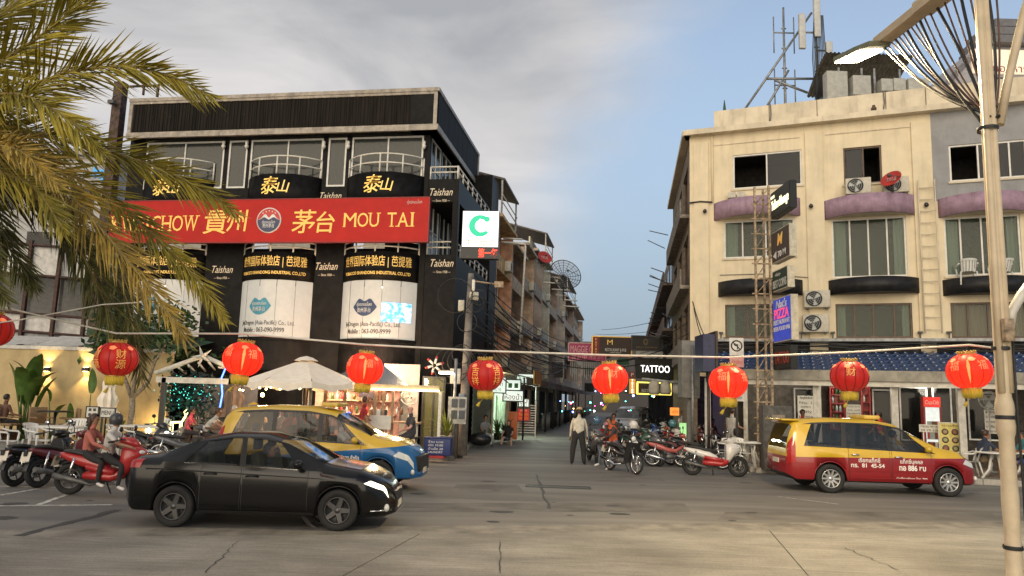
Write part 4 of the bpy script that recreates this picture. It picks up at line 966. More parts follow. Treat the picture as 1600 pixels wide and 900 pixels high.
# stepped block with pink sign behind
rb = thing('stepped_roof_block', 'pale upper storey with sloping side and lit cream sign behind the parapet', 'building', at(1560, 150, 34).xy.to_3d())
H0 = at(1500, 160, 34).z - 3
xl0 = at(1448, 157, 34).x - rb.location.x; xl1 = at(1528, 72, 34).x - rb.location.x; zt1 = at(1528, 72, 34).z; zb1 = at(1448, 157, 34).z
grw = M('pale grey wall', (.36, .35, .36), .8, var=.1)
MB().prism([(xl0, H0), (xl0, zb1), (xl1, zt1), (6, zt1), (6, H0)], lambda a, b_, c: (a, c, b_), 0, 3).build('wall', grw, rb)
for k in range(3): B(xl1 + .3 + .25 * k, 6, -.5 + .12 * k, 2, zt1 + .5 * k, zt1 + .5 * k + .4).build('roof_step', M('grey roof sheet', (.16, .155, .16), .6), rb)
MB().add([(xl0, -.06, zb1), (xl1, -.06, zt1), (xl1 + .35, -.06, zt1), (xl0 + .35, -.06, zb1 - .05)], [(0, 1, 2, 3)]).build('sloping_trim', M('grey roof sheet'), rb)
sx0 = at(1520, 110, 33.9).x - rb.location.x; sz1, sz0 = at(1560, 78, 33.9).z, at(1560, 115, 33.9).z
B(sx0, 6, -.14, -.02, sz0, sz1).build('sign_face', M('lit cream sign', (.7, .58, .45), .5, emit=(1, .78, .55), es=.35), rb)
text('ร้านอาหาร', .55, M('dark red print', (.3, .04, .03), .6), rb, (sx0 + 1.6, -.16, sz0 + .3), w=2.4)
B(sx0 + .4, 6, -.1, -.02, sz0 - 1.3, sz0 - .2).build('dark_window', M('grey window glass'), rb)
for k in range(4): B(sx0 + .4 + k * .9, sx0 + .45 + k * .9, -.16, -.101, sz0 - 1.3, sz0 - .2).build('mullion', steel2, rb)

# ------------------------------------------------------------------ sign tower
SX = at(1192, 560, 21.9).x; st = thing('sign_tower', 'rusty lattice sign tower rising through the blue awning', 'sign tower', (SX, 21.9, .14))
ztop = at(1192, 293, 21.9).z - .14
for dx, dy in ((-.18, 0), (.18, .25), (.18, -.25)): MB().box(dx - .03, dx + .03, dy - .03, dy + .03, 0, ztop).build('upright', rust, st)
n = 17
for k in range(n):
    z0 = .5 + k * (ztop - .6) / n; z1 = .5 + (k + 1) * (ztop - .6) / n
    MB().box(-.3, .26, -.02, .02, z0, z0 + .04).build('rung', rust, st)
    MB().cyl((-.18, 0, z0), (.18, .25 if k % 2 else -.25, z1), .016, n=5).build('lattice_bar', rust, st)
def side_sign(py0, py1, Yf, Yn, label, face, cap, lines, lit=None, th=.22, dx=.26):
    x = SX + dx; o = thing('projecting_sign', label, 'sign', (x, Yn, at(1197, py1, Yf).z), 0)
    h = at(1197, py0, Yf).z - at(1197, py1, Yf).z; L = Yf - Yn
    B(.01, th, 0, L, 0, h).build('case', cap, o); B(0, .009, .03, L - .03, .03, h - .03).build('face', face, o)
    for (s, fy, fz, hh, w, mt_, shr) in lines: text(s, hh, mt_, o, (-.006, L * (1 - fy), h * fz), (0, 0, R(-90)), w=w * L, shear=shr, bold=.015)
    MB().cyl((.1, L, h * .3), (.1, L + .3, h * .3), .03, n=6).cyl((.1, L, h * .7), (.1, L + .3, h * .7), .03, n=6).build('bracket', rust, o)
    return o
yl = M('lit yellow white lettering', (.8, .8, .5), emit=(1, .97, .55), es=1.0); bcap = M('black sign case', (.02, .021, .02), .5, spec=.3); pcap = M('pale sign case', (.55, .50, .38), .5, var=.15, dirt=.5)
side_sign(303, 343, 21.7, 20.2, 'black projecting sign reading Yellow Massage at the top of the sign tower', M('black sign face', (.015, .016, .014), .5), bcap, [('Yellow Massage', .5, .42, .42, .9, yl, .1), ('SINCE', .12, .8, .12, .2, yl, 0)])
side_sign(365, 413, 21.7, 20.3, 'brown projecting sign with white arrow on the sign tower', M('brown sign face', (.07, .05, .04), .6), pcap, [('M', .5, .68, .5, .3, M('gold lettering'), .2), ('◄ 70 M', .45, .22, .26, .7, wht, 0)])
side_sign(425, 457, 21.7, 20.5, 'dark green projecting sign reading BEST COINS on the sign tower', M('dark green sign face', (.02, .045, .03), .6), pcap, [('BEST COINS', .5, .32, .34, .88, M('pale print', (.5, .5, .45), .6), 0), ('-shop-', .4, .75, .15, .4, M('pale print'), 0)])
side_sign(469, 536, 21.7, 20.3, 'lit blue projecting sign reading Nat\'s PIZZA on the sign tower', M('lit blue sign face', (.03, .05, .4), .5, var=.2, emit=(.05, .09, .6), es=.22), pcap, [("Nat's", .5, .86, .34, .6, wht, .2), ('PIZZA', .5, .64, .42, .8, M('red pizza print', (.6, .05, .12), .5, emit=(1, .1, .2), es=.4), 0), ('RESTAURANT', .5, .45, .2, .9, wht, 0), ('BEER FOOD BAR', .5, .3, .18, .9, wht, 0)])
side_sign(543, 578, 21.7, 20.4, 'dark unlit projecting sign with red TATTOO outline below the others', M('black sign face'), bcap, [('TATTOO', .5, .5, .5, .85, M('dull red neon', (.35, .05, .03), .5), 0)])
# concrete utility stub with notices
p = at(1213, 726, 21.3); us = thing('concrete_post', 'stout grey concrete post with pasted notices beside the white scooter', 'post', (p.x, p.y, .12), R(-8))
hz = at(1213, 640, p.y).z
MB().bbox(-.42, .42, -.28, .28, 0, hz, .03).build('post_body', M('grimy concrete', (.10, .095, .085), .85, var=.25, dirt=.5), us)
for (x, z, w, h, c) in ((-.2, .75, .18, .18, 'yellow'), (.1, .85, .3, .34, 'white'), (.12, .3, .24, .3, 'white'), (-.16, 1.2, .36, .2, 'brown')):
    B(x, x + w, -.295, -.284, hz * z / 1.6, hz * z / 1.6 + h).build('notice', {'yellow': M('yellow notice', (.6, .42, .05), .6), 'white': paper, 'brown': M('brown notice', (.25, .2, .15), .7)}[c], us)
# no-turn sign on its post
p = onground(1153, 735); nt_ = thing('no_turn_sign', 'white no left turn traffic sign on a slim dark post', 'traffic sign', (p.x, p.y, .0), R(-4))
k = p.y / 1100; zt, zm, zb = at(1153, 528, p.y).z, at(1153, 556, p.y).z, at(1153, 574, p.y).z
MB().cyl((0, .03, 0), (0, .03, zt), .035, n=8).build('post', M('dark grey metal'), nt_)
wS = 11 * k
MB().bbox(-wS, wS, -.02, .0, zm, zt, .008).build('plate', M('white sign plate', (.62, .60, .56), .5), nt_)
MB().bbox(-wS, wS, -.02, .0, zb, zm - .02, .008).build('lower_plate', M('pink sign plate', (.55, .28, .26), .5), nt_)
zc_ = (zt + zm) / 2 + .03; blk = M('black paint', (.02, .02, .02), .5)
MB().torus((0, -.024, zc_), wS * .72, .022, 'y', 28, 5).build('ring', blk, nt_)
MB().cyl((-wS * .5, -.024, zc_ + wS * .5), (wS * .5, -.024, zc_ - wS * .5), .016, n=5).build('slash', blk, nt_)
MB().box(wS * .05, wS * .2, -.026, -.021, zc_ - wS * .5, zc_ + wS * .2).box(-wS * .2, wS * .2, -.027, -.022, zc_ + wS * .1, zc_ + wS * .25).add([(-wS * .45, -.025, zc_ + wS * .17), (-wS * .15, -.025, zc_ + wS * .42), (-wS * .15, -.025, zc_ - wS * .08)], [(0, 1, 2)]).build('arrow', blk, nt_)
text('ห้ามเลี้ยว', .16, M('red sign print', (.5, .05, .05), .5), nt_, (0, -.024, (zb + zm) / 2), w=wS * 1.5)
zl0, zl1 = at(1153, 627, p.y).z, at(1153, 608, p.y).z
MB().bbox(-wS, wS, -.02, .0, zl0, zl1, .008).build('time_plate', M('white sign plate'), nt_); text('เว้นรถ', .13, blk, nt_, (0, -.024, (zl0 + zl1) / 2 + .07), w=wS * 1.3); text('ON WAY', .11, blk, nt_, (0, -.024, (zl0 + zl1) / 2 - .08), w=wS * 1.3)
# ================================================================== terrace of shophouses along the side street
HF = Fac(SO.o.x, SO.o.y, -80.5)
hcol = [((.36, .22, .16), (.42, .29, .17)), ((.22, .17, .14), (.34, .31, .26)), ((.34, .28, .23), (.30, .28, .25)), ((.27, .20, .17), (.25, .24, .22)), ((.40, .36, .32), (.42, .40, .37)), ((.22, .19, .17), (.3, .28, .26)), ((.36, .33, .30), (.3, .29, .28)), ((.2, .18, .17), (.28, .26, .25)), ((.3, .27, .25), (.33, .31, .3))]
hdesc = ['terracotta shophouse with ochre balcony ledges next to the black building', 'brown shophouse with grilled balconies behind the red satellite dish', 'grey pink shophouse below the big mesh satellite dish', 'dark pink shophouse with white bars at its balconies', 'pale shophouse with white balcony bars in the side street', 'dark narrow shophouse before the pale far one', 'pale far shophouse with stained ledges', 'dark far shophouse near the pub sign', 'last pale shophouse at the far end of the terrace']
u0 = solen + .03; hh = [10.6, 10.2, 11.2, 11.8, 12.2, 11.6, 12.6, 12.2, 12.8]; LEN = [4.6, 4.4, 4.4, 4.6, 5, 6, 8, 11, 16]
iron = M('dark iron', (.03, .028, .026), .6, .3)
for i in range(9):
    c1, c2 = hcol[i]; wm = M(f'shophouse render {i}', tuple(min(.7, c * k) for c, k in zip(c1, (2.0, 1.75, 1.45))), .85, var=.2, scale=2, dirt=.6); lm = M(f'shophouse ledge {i}', tuple(min(.7, c * k) for c, k in zip(c2, (1.9, 1.65, 1.35))), .85, var=.25, scale=3, dirt=.7)
    L = LEN[i]; H = hh[i]; o = thing('shophouse', hdesc[i], 'building', HF.w(u0, 0), 0, 'shophouses of the side street')
    fac = Fac(o.location.x, o.location.y, -80.5); nf = 3; fh = (H - 3.3) / nf
    hs_ = [(a, a + L * .34, 3.3 + f * fh + .55, 3.3 + f * fh + 2.1) for f in range(nf) for a in (L * .12, L * .55)] + [(.3, L - .3, .0, 2.6)]
    part(holes_wall(MB(), 0, L, 0, H, hs_, .62, .2), 'wall', wm, o, fac)
    part(B(0, L, 4.5, 4.7, 0, H), 'rear_wall', wm, o, fac)
    for (a, b_, z0, z1) in hs_[:-1]: window(fac, a, b_, z0, z1, o, M('brown window frame') if i % 2 else white_frame, dark_glass, (.5,), y=.66)
    for f in range(nf):
        z0 = 3.3 + f * fh
        part(MB().box(.02, L - .02, 0, .62, z0, z0 + .14).box(.02, L - .02, 0, .1, z0 + .14, z0 + .75), 'balcony', lm, o, fac)
        if i in (1, 3, 4, 6):
            m = MB()
            for k in range(10): m.cyl((.2 + k * (L - .4) / 9, .05, z0 + .75), (.2 + k * (L - .4) / 9, .05, z0 + fh - .2), .018, n=4)
            part(m, 'balcony_grille', white_metal if i > 2 else iron, o, fac)
        if (i + f) % 2 == 0:
            m = part(MB().bbox(L * .5, L * .5 + .75, -.32, -.01, z0 + .2, z0 + .72, .02), 'air_conditioner', acm, o, fac)
            MB().lathe([(0, -.33), (.2, -.33)], (L * .5 + .28, 0, z0 + .46), 12, 'y').build('fan_opening', fanm, m)
    for x in (0, L - .16): part(B(x + .003, x + .157, -.03, .61, 3.3, H - .1), 'partition', wm, o, fac)
    part(MB().box(-.02 if i else 0, L, -.25, 4.7, H, H + .16), 'roof_slab', lm, o, fac)
    if i in (0, 4, 7):      # roof shelter: posts and pitched sheet roof
        part(MB().prism([(.1, H + 1.9), (.1, H + 2.0), (L - .1, H + 2.0), (L - .1, H + 1.9)], lambda a, b_, c: (a, c, b_ + (c * .28)), -.3, 4), 'roof_sheet', M('dark roof sheet', (.12, .1, .085), .6, var=.3), o, fac)
        part(B(.2, L - .2, 1.0, 1.1, H + .16, H + 1.7), 'roof_room_wall', lm, o, fac)
        for x in (.15, L - .22): part(B(x, x + .08, -.2, -.12, H + .16, H + 1.9), 'roof_post', steel2, o, fac)
        part(MB().cyl((.1, -.2, H + .75), (L, -.2, H + .75), .03, n=5).cyl((.1, -.2, H + 1.1), (L, -.2, H + 1.1), .03, n=5), 'roof_rail', white_metal, o, fac)
    # ground floor: dark shop opening and sloping sheet canopy
    part(B(.2, L - .2, 2.6, 2.7, 0.1, 3.2), 'shop_interior', M('dark shop interior', (.012, .011, .011), .8, var=.3), o, fac)
    part(MB().prism([(0.05, 0), (L - .05, 0), (L - .05, .05), (.05, .05)], lambda a, b_, c: (a, c, 2.95 + b_ + (c + 1.6) * .22), -1.6, .6), 'street_canopy', M(('grey canopy sheet', 'brown canopy sheet')[i % 2], ((.17, .15, .13), (.13, .085, .055))[i % 2], .6, var=.3, dirt=.6), o, fac)
    part(MB().box(0.06, L - .06, -1.64, -1.6, 2.62, 2.99), 'canopy_valance', M(('grey canopy sheet', 'brown canopy sheet')[i % 2]), o, fac)
    for x in (.1, L - .2): part(MB().cyl((x, -1.5, .1), (x, -1.5, 2.95), .04, n=6), 'canopy_post', iron, o, fac)
    if i >= 2:
        m = MB()
        for k in range(int(L / .2)): m.cyl((.1 + k * .2, -1.3, .14), (.1 + k * .2, -1.3, 1.1), .015, n=4)
        m.box(.05, L - .05, -1.33, -1.27, 1.1, 1.15); part(m, 'bar_railing', iron if i % 2 else steel2, o, fac)
    u0 += L
# striped awning over one bar
a = HF.uv(843, 577, -2.0)[0]; sa = thing('striped_awning', 'small red and yellow striped awning over a bar in the side street', 'awning', HF.w(a, 2.75, -1.7))
fac = Fac(sa.location.x, sa.location.y, -80.5)
for k in range(10): part(B(k * .3, k * .3 + .3, -.06, 0, -.05, .6), 'stripe', M('awning red', (.35, .04, .03), .7) if k % 2 else M('awning yellow', (.5, .32, .05), .7), sa, fac)
# red round dish and big mesh dish on the roofs
q = HF.w(HF.uv(850, 400)[0] - 3.2, 10.6, .2); p = at(850, 404, 41); dish(p + Vector((0, 0, -.5)), (.35, -.8, .5), .45, 'red and white satellite dish on the shophouse roof edge', reddish, stand=.5)
p = at(881, 432, 45); dish(p + Vector((0, 0, -1.6)), (.25, -.85, .35), 1.05, 'large dark mesh satellite dish above the shophouse roofs', M('dark dish mesh', (.045, .045, .045), .6, .4), 'mesh_satellite_dish', 1.6, True)
# white projecting balcony bars
for (px0, px1, py, Y) in ((848, 876, 441, 45), (862, 890, 452, 47), (868, 888, 461, 47), (876, 902, 468, 50), (880, 905, 478, 50), (786, 816, 372, 36), (786, 822, 380, 36)):
    tag(MB().cyl(at(px0, py, Y), at(px1, py + 2, Y), .05, n=6).build('clothes_bar', white_metal), 'white steel bar jutting out from the shophouse balconies', 'bar', 'bars on the shophouse balconies')
tag(MB().tube([at(783, 378, 35), at(820, 381, 35), at(821, 386, 35), at(812, 540, 35)], .06, 6).build('drain_pipe', white_metal), 'long white drain pipe running down the terracotta shophouse', 'pipe')

# far end of the street
eb = thing('end_building', 'dusky block closing the far end of the side street', 'building', at(975, 640, 125).xy.to_3d())
B(-9, 9, 0, 10, 0, at(960, 535, 125).z).build('wall', M('dusky wall', (.10, .09, .085), .9, var=.2), eb)
for k in range(5):
    for f in range(3): w_ = B(-7 + k * 3, -5.4 + k * 3, -.1, -.002, 3.5 + f * 3, 5 + f * 3).build('window', M('dark window glass'), eb)
# right-hand terrace of the side street
RS2 = Fac(*(RSd.w(10.4, 0).xy), -80.5); u0 = 0
rdesc = ['dark shophouse with wires and brackets behind the cream corner building', 'grey shophouse behind the TATTOO sign', 'brown shophouse by the restaurant sign', 'far dark shophouse on the yellow building side']
for i in range(4):
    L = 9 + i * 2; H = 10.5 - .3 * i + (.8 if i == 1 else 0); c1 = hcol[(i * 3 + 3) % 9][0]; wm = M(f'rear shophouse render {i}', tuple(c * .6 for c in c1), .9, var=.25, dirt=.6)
    o = thing('shophouse', rdesc[i], 'building', RS2.w(u0, 0), 0, 'shophouses of the side street'); fac = Fac(o.location.x, o.location.y, -80.5)
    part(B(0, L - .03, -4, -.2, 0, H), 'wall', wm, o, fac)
    for f in range(3):
        z0 = 3.3 + f * 2.4; part(MB().box(.1, L - .1, -.2, .5, z0, z0 + .14).box(.1, L - .1, .43, .5, z0 + .14, z0 + .7), 'balcony', wm, o, fac)
        for k in range(3): part(B(.8 + k * 2.7, 2.4 + k * 2.7, -.198, -.15, z0 + .7, z0 + 2), 'window', dark_glass, o, fac)
        for k in range(3 * (i == 0)): part(MB().cyl((.8 + k * 2.6, .4, z0 + .8), (.5 + k * 2.6, 1.1, z0 + 1.0), .025, n=5), 'pole_bracket', iron, o, fac)
    part(MB().prism([(0.05, 0), (L - .05, 0), (L - .05, .05), (.05, .05)], lambda a, b_, c: (a, c, 3.0 + b_ - c * .2), -.2, 1.8), 'street_canopy', M('grey canopy sheet'), o, fac)
    part(B(.3, L - .3, -.19, -.1, 0, 2.8), 'shop_interior', M('dark shop interior'), o, fac)
    u0 += L
# ------------------------------------------------------------------ signs over the side street
def hung_sign(px0, px1, py0, py1, Y, name, label, face, frame, lines, ang=0, th=.12, lit=None):
    f = Fac(*at(px0, (py0 + py1) / 2, Y).xy, ang); w, z1 = f.uv(px1, py0); z0 = f.uv((px0 + px1) / 2, py1)[1]; z1 = f.uv((px0 + px1) / 2, py0)[1]; h = z1 - z0
    o = thing(name, label, 'sign', f.w(0, z0), -f.a)
    B(.0, w, 0, th, 0, h).build('board', face, o)
    if frame: MB().box(-.05, w + .05, -.04, th, -.06, 0).box(-.05, w + .05, -.04, th, h, h + .06).box(-.06, 0, -.04, th, 0, h).box(w, w + .06, -.04, th, 0, h).build('frame', frame, o)
    for (s, fx, fz, hh, ww, mt_) in lines: text(s, hh * h, mt_, o, (w * fx, -.02, h * fz), w=ww * w)
    return o, w, h
pk = M('pale pink print', (.75, .5, .45), .5)
mg, w, h = hung_sign(889, 946, 537, 563, 44, 'bar_sign', 'crimson sign reading MAGGIE CHOOS hanging across the side street', M('crimson sign', (.22, .03, .07), .6, emit=(.5, .05, .12), es=.15), pk, [('MAGGIE CHOO', .5, .66, .6, .92, pk), ('营业中', .28, .2, .34, .42, pk), ('啤酒 酒吧', .76, .2, .26, .38, pk)])
for k in range(18): B(.1 + k * w / 18, .15 + k * w / 18, .02, .05, -.95 - .12 * (k % 3), -.06).build('hanging_strip', M('pale strip', (.4, .38, .35), .6), mg)
brn = M('dark brown sign', (.055, .035, .025), .6); 
pb, w, h = hung_sign(926, 986, 527, 555, 42, 'pub_sign', 'brown and gold pub sign with a large M over the side street', brn, M('gold lettering'), [('M', .45, .72, .4, .14, gold), ('RESTAURANT & PUB', .6, .3, .24, .55, wht), ('OPEN DAILY', .6, .14, .1, .3, wht)])
B(.0, w * .17, -.03, -.002, 0, h).build('red_strip', M('dull red sign', (.25, .03, .03), .6), pb)
for k in range(5): text('PATAY'[k], .18 * h, gold, pb, (w * .085, -.05, h * (.86 - .18 * k)))
hung_sign(988, 1034, 526, 547, 41, 'dark_sign', 'dark sign with a faint ring emblem beside the pub sign', M('dark sign', (.03, .027, .025), .6), M('dull frame', (.09, .08, .07), .6), [('◎', .45, .6, .6, .16, M('dull gold', (.25, .18, .08), .5)), ('KELLY BANANA', .5, .2, .2, .75, M('dull gold'))])
hung_sign(994, 1036, 549, 561, 40, 'exchange_sign', 'white sign reading MONEY EXCHANGE above the TATTOO sign', M('greyish sign', (.34, .34, .32), .6), None, [('MONEY EXCHANGE', .5, .4, .4, .85, blk)])
lit_w = M('lit white lettering', (.9, .9, .9), emit=(1, 1, 1), es=1.2)
hung_sign(995, 1050, 562, 590, 31, 'tattoo_sign', 'black sign with lit white TATTOO letters', M('black sign face'), bcap, [('TATTOO', .52, .48, .55, .82, lit_w)], ang=-6)
vs_, w, h = hung_sign(983, 993, 592, 615, 38, 'tattoo_column_sign', 'narrow amber lit sign with vertical TATTOO letters', M('amber sign', (.35, .16, .03), emit=(.9, .4, .06), es=.35), M('dull frame'), [])
for k in range(6): text('TATTOO'[k], h * .17, lit_w, vs_, (w / 2, -.02, h * (.91 - .164 * k)), bold=.02)
hung_sign(983, 993, 581, 590, 38, 'parking_sign', 'small dark red sign with a white P', M('dull red sign'), None, [('P', .5, .5, .8, .4, wht)])
rs, w, h = hung_sign(997, 1047, 599, 615, 35, 'restaurant_sign', 'dark restaurant sign edged with yellow neon', brn, M('yellow neon', (.8, .7, .1), emit=(1, .85, .15), es=1.0), [('RESTAURANT', .42, .28, .42, .62, wht), ('M', .45, .75, .4, .1, gold)])
for (x0, x1, y0, y1, Y, c, l) in ((966, 983, 560, 570, 46, (.03, .12, .06), 'dark green hanging sign'), (968, 976, 572, 580, 46, (.02, .02, .02), 'small black hanging sign'), (862, 880, 566, 590, 60, (.05, .045, .04), 'dim hanging sign over the far bars')):
    hung_sign(x0, x1, y0, y1, Y, 'hanging_sign', l + ' over the side street', M(l, c, .6), None, [])
# lamp shades under a beam
p0, p1 = at(1003, 592, 30), at(1060, 598, 29.5); bmx = thing('shade_beam', 'pale beam with three drum lamp shades under the TATTOO sign', 'lamp', p0)
MB().cyl((0, 0, 0), p1 - p0, .06, n=6).build('beam', M('pale grey sheet'), bmx)
for k, px in enumerate((1022, 1040, 1059)):
    q = at(px, 606, 29.8) - p0; MB().lathe([(.05, .3), (.2, .25), (.24, -.15), (.2, -.28), (0, -.28)], q, 14).build('lamp_shade', M('pale lamp shade', (.42, .40, .33), .8, var=.1), bmx); MB().cyl(q + Vector((0, 0, .28)), q + Vector((0, 0, .45)), .01, n=4).build('cord', cab, bmx)
# grey duct cabinet at the corner
dc2 = thing('duct_cabinet', 'tall grey duct casing at the corner beside the blue sign box', 'cabinet', at(1076, 700, 24.5).xy.to_3d())
MB().bbox(-.3, .32, -.3, .3, at(1076, 622, 24.5).z, at(1076, 533, 24.5).z, .02).build('casing', M('dull grey sheet', (.17, .165, .15), .6, var=.15), dc2)
MB().cyl((.05, -.35, 0), (.05, -.35, at(1076, 540, 24.5).z), .04, n=8).build('pipe', steel2, dc2)
MB().box(-.05, .15, -.1, .1, 0, at(1076, 622, 24.5).z).build('post', M('dull grey sheet'), dc2)
# coloured bulbs in the bars
bulbs = [((.2, .3, 1), 'blue'), ((1, .1, .3), 'pink'), ((1, .6, .2), 'warm'), ((.9, 1, 1), 'white'), ((.1, 1, .8), 'cyan')]
for k in range(46):
    px, py, Y = random.uniform(868, 1062), random.uniform(600, 642), random.uniform(42, 75)
    if px < 930: py = random.uniform(625, 645)
    c, nm_ = random.choice(bulbs); b_ = MB().sphere((0, 0, 0), random.uniform(.03, .07), 6, 5).build('bar_bulb', M('lit bulb ' + nm_, c, emit=c, es=9)); b_.location = at(px, py, Y)
    tag(b_, f'tiny glowing {nm_} bulb among the dark bars of the side street', 'bulb', f'{nm_} bulbs in the bars')
pnl = MB().bbox(-.06, .06, -.06, .06, -.5, .5, .02).build('neon_tube', M('violet neon', (.2, .1, 1), emit=(.2, .1, 1), es=5)); pnl.location = at(1068, 618, 33); tag(pnl, 'upright violet blue neon tube beneath the lamp shades', 'neon')

# ------------------------------------------------------------------ toilet kiosk in the first shophouse
fl0 = HF.uv(770, 640, -.4)[0]
kz = thing('lit_kiosk', 'brightly lit kiosk doorway with green white panels beside the shutter', 'kiosk', HF.w(HF.uv(786, 640)[0], .14, -.1)); fac = Fac(kz.location.x, kz.location.y, -80.5)
part(B(-.2, 2.6, .5, .56, 0, 2.7), 'rear_panel', M('lit green white panel', (.45, .6, .45), .5, var=.2, scale=2, emit=(.7, 1, .7), es=.35), kz, fac)
part(MB().cyl((.1, -.1, 2.45), (2.2, -.1, 2.45), .04, n=8), 'tube_lamp', M('lit tube lamp'), kz, fac)
for k in range(5): part(B(.0 + k * .5, .42 + k * .5, .4, .48, .3, 2.0), 'door_panel', M('pale green panel', (.4, .52, .38), .5, var=.2), kz, fac)
def alley_sign(px0, px1, py0, py1, Y, label, face, lines, name='shop_sign'): return hung_sign(px0, px1, py0, py1, Y, name, label, face, M('dull frame'), lines, ang=-3)
lw = M('lit white sign', (.75, .8, .75), emit=(.85, 1, .88), es=.4); gp = M('green print', (.03, .2, .05), .5); rp = M('dark red print')
alley_sign(808, 834, 585, 598, 36, 'lit green and white sign reading ขายยา above the kiosk', lw, [('ขายยา', .5, .6, .62, .8, gp), ('PHARMACY', .5, .18, .2, .8, gp)])
alley_sign(762, 790, 590, 613, 33.5, 'bright white sign panel with small writing over the kiosk door', lw, [('ร้านค้า', .5, .6, .4, .7, gp), ('WC 10', .5, .2, .3, .5, gp)])
alley_sign(791, 813, 594, 611, 34.3, 'small lit sign with green picture squares', lw, [('■ ■', .5, .5, .6, .7, gp)])
alley_sign(787, 817, 611, 626, 34, 'white sign with dark red ห้องน้ำ lettering', lw, [('ห้องน้ำ', .5, .42, .75, .9, rp)])
alley_sign(811, 826, 624, 637, 34.5, 'white toilet sign with red and black figures', lw, [('♀ ♂', .5, .5, .9, .75, rp)])
alley_sign(809, 827, 637, 657, 34.5, 'red sign with yellow writing below the toilet figures', M('red sign', (.4, .03, .02), emit=(.8, .06, .03), es=.2), [('บริการ', .5, .8, .22, .6, wht), ('ห้องน้ำ', .5, .5, .26, .8, M('yellow print', (.7, .5, .05), .5)), ('อาบน้ำ', .5, .2, .26, .8, M('yellow print'))])
wr = thing('white_rack', 'white slatted metal rack standing behind the toilet signs', 'rack', at(822, 672, 35).xy.to_3d() + Vector((0, 0, .12)), R(6))
for x in (-.45, .45): B(x - .025, x + .025, -.025, .025, 0, 1.75).build('rack_post', white_metal, wr)
for k in range(12): B(-.42, .42, -.015, .015, .2 + k * .12, .24 + k * .12).build('slat', white_metal, wr)
ob = thing('orange_board', 'orange upright board leaning by the potted plants', 'board', at(801, 676, 32.8).xy.to_3d() + Vector((0, 0, .13)), R(-10))
MB().bbox(-.2, .2, -.03, .03, 0, 1.25, .02).build('panel', M('orange panel', (.55, .13, .03), .5), ob); B(-.18, .18, -.14, .14, .0, .04).build('foot', M('orange panel'), ob)
sh_ = thing('roller_shutter', 'dull green roller shutter between the wooden post and the lit kiosk', 'shutter', HF.w(HF.uv(740, 640, -.1)[0], .14, -.1)); fac = Fac(sh_.location.x, sh_.location.y, -80.5); L = max(1.2, HF.uv(766, 640, -.1)[0] - HF.uv(740, 640, -.1)[0])
for k in range(24): part(B(0, L, 0, .05 + .02 * (k % 2), k * .11, k * .11 + .105), 'slat', M('dull green shutter', (.12, .14, .10), .6, var=.15, dirt=.3), sh_, fac)
kzl = HF.w(HF.uv(790, 640)[0], 2.5, -1.2)
# ------------------------------------------------------------------ utility pole with boxes and cables
p = onground(718, 706); p.y = max(p.y, 21); up = thing('utility_pole', 'grey concrete utility pole with boxes and tangled wires by the black building', 'pole', (at(722, 700, 23.4).x, 23.4, .1))
zt = at(738, 432, 23.4).z; tx = at(736, 432, 23.4).x - up.location.x
MB().tube([(0, 0, 0), (tx * .5, 0, zt * .5), (tx, 0, zt)], .15, 8, rs=[.17, .14, .10]).build('shaft', M('pole concrete', (.19, .175, .155), .85, var=.2, dirt=.5), up)
MB().cyl((tx, 0, zt - .25), (tx + .95, 0, zt - .35), .03, n=6).box(tx + .8, tx + 1.1, -.08, .08, zt - .45, zt - .25).build('cross_arm', rust, up)
for (px, py, w, h, nm_) in ((741, 463, .3, .26, 'pale'), (740, 447, .1, .4, 'white'), (721, 478, .2, .36, 'pale'), (712, 588, .34, .5, 'grey'), (722, 620, .2, .2, 'blue')):
    q = at(px, py, 23.2) - up.location; MB().bbox(q.x - w / 2, q.x + w / 2, -.35, -.15, q.z - h / 2, q.z + h / 2, .02).build('junction_box', {'pale': acm, 'white': white_metal, 'grey': M('pale equipment case'), 'blue': M('dull blue box', (.12, .16, .22), .6)}[nm_], up)
for k in range(9):   # loops of spare wire on the pole
    a = random.uniform(0, 6); zc_ = random.uniform(2.6, 5.2); rad = random.uniform(.25, .6); off = random.uniform(-.5, .6)
    MB().torus((off, -.1 - .05 * k, zc_), rad, .014, 'y', 22, 4).build('wire_loop', cab, up)
tu = thing('lamp_post_stub', 'slim metal conduit with lit tube lamp bracket beside the pinwheel', 'lamp', at(690, 700, 22.6).xy.to_3d())
MB().cyl((0.35, 0, .14), (.35, 0, at(700, 560, 22.6).z), .05, n=8).build('post', steel2, tu)
z = at(700, 583, 22.6).z; MB().box(-.2, .3, -.06, .0, z + .04, z + .09).build('batten', M('pale equipment case'), tu); MB().cyl((-.18, -.03, z), (.28, -.03, z), .03, n=8).build('tube_lamp', M('lit tube lamp'), tu)
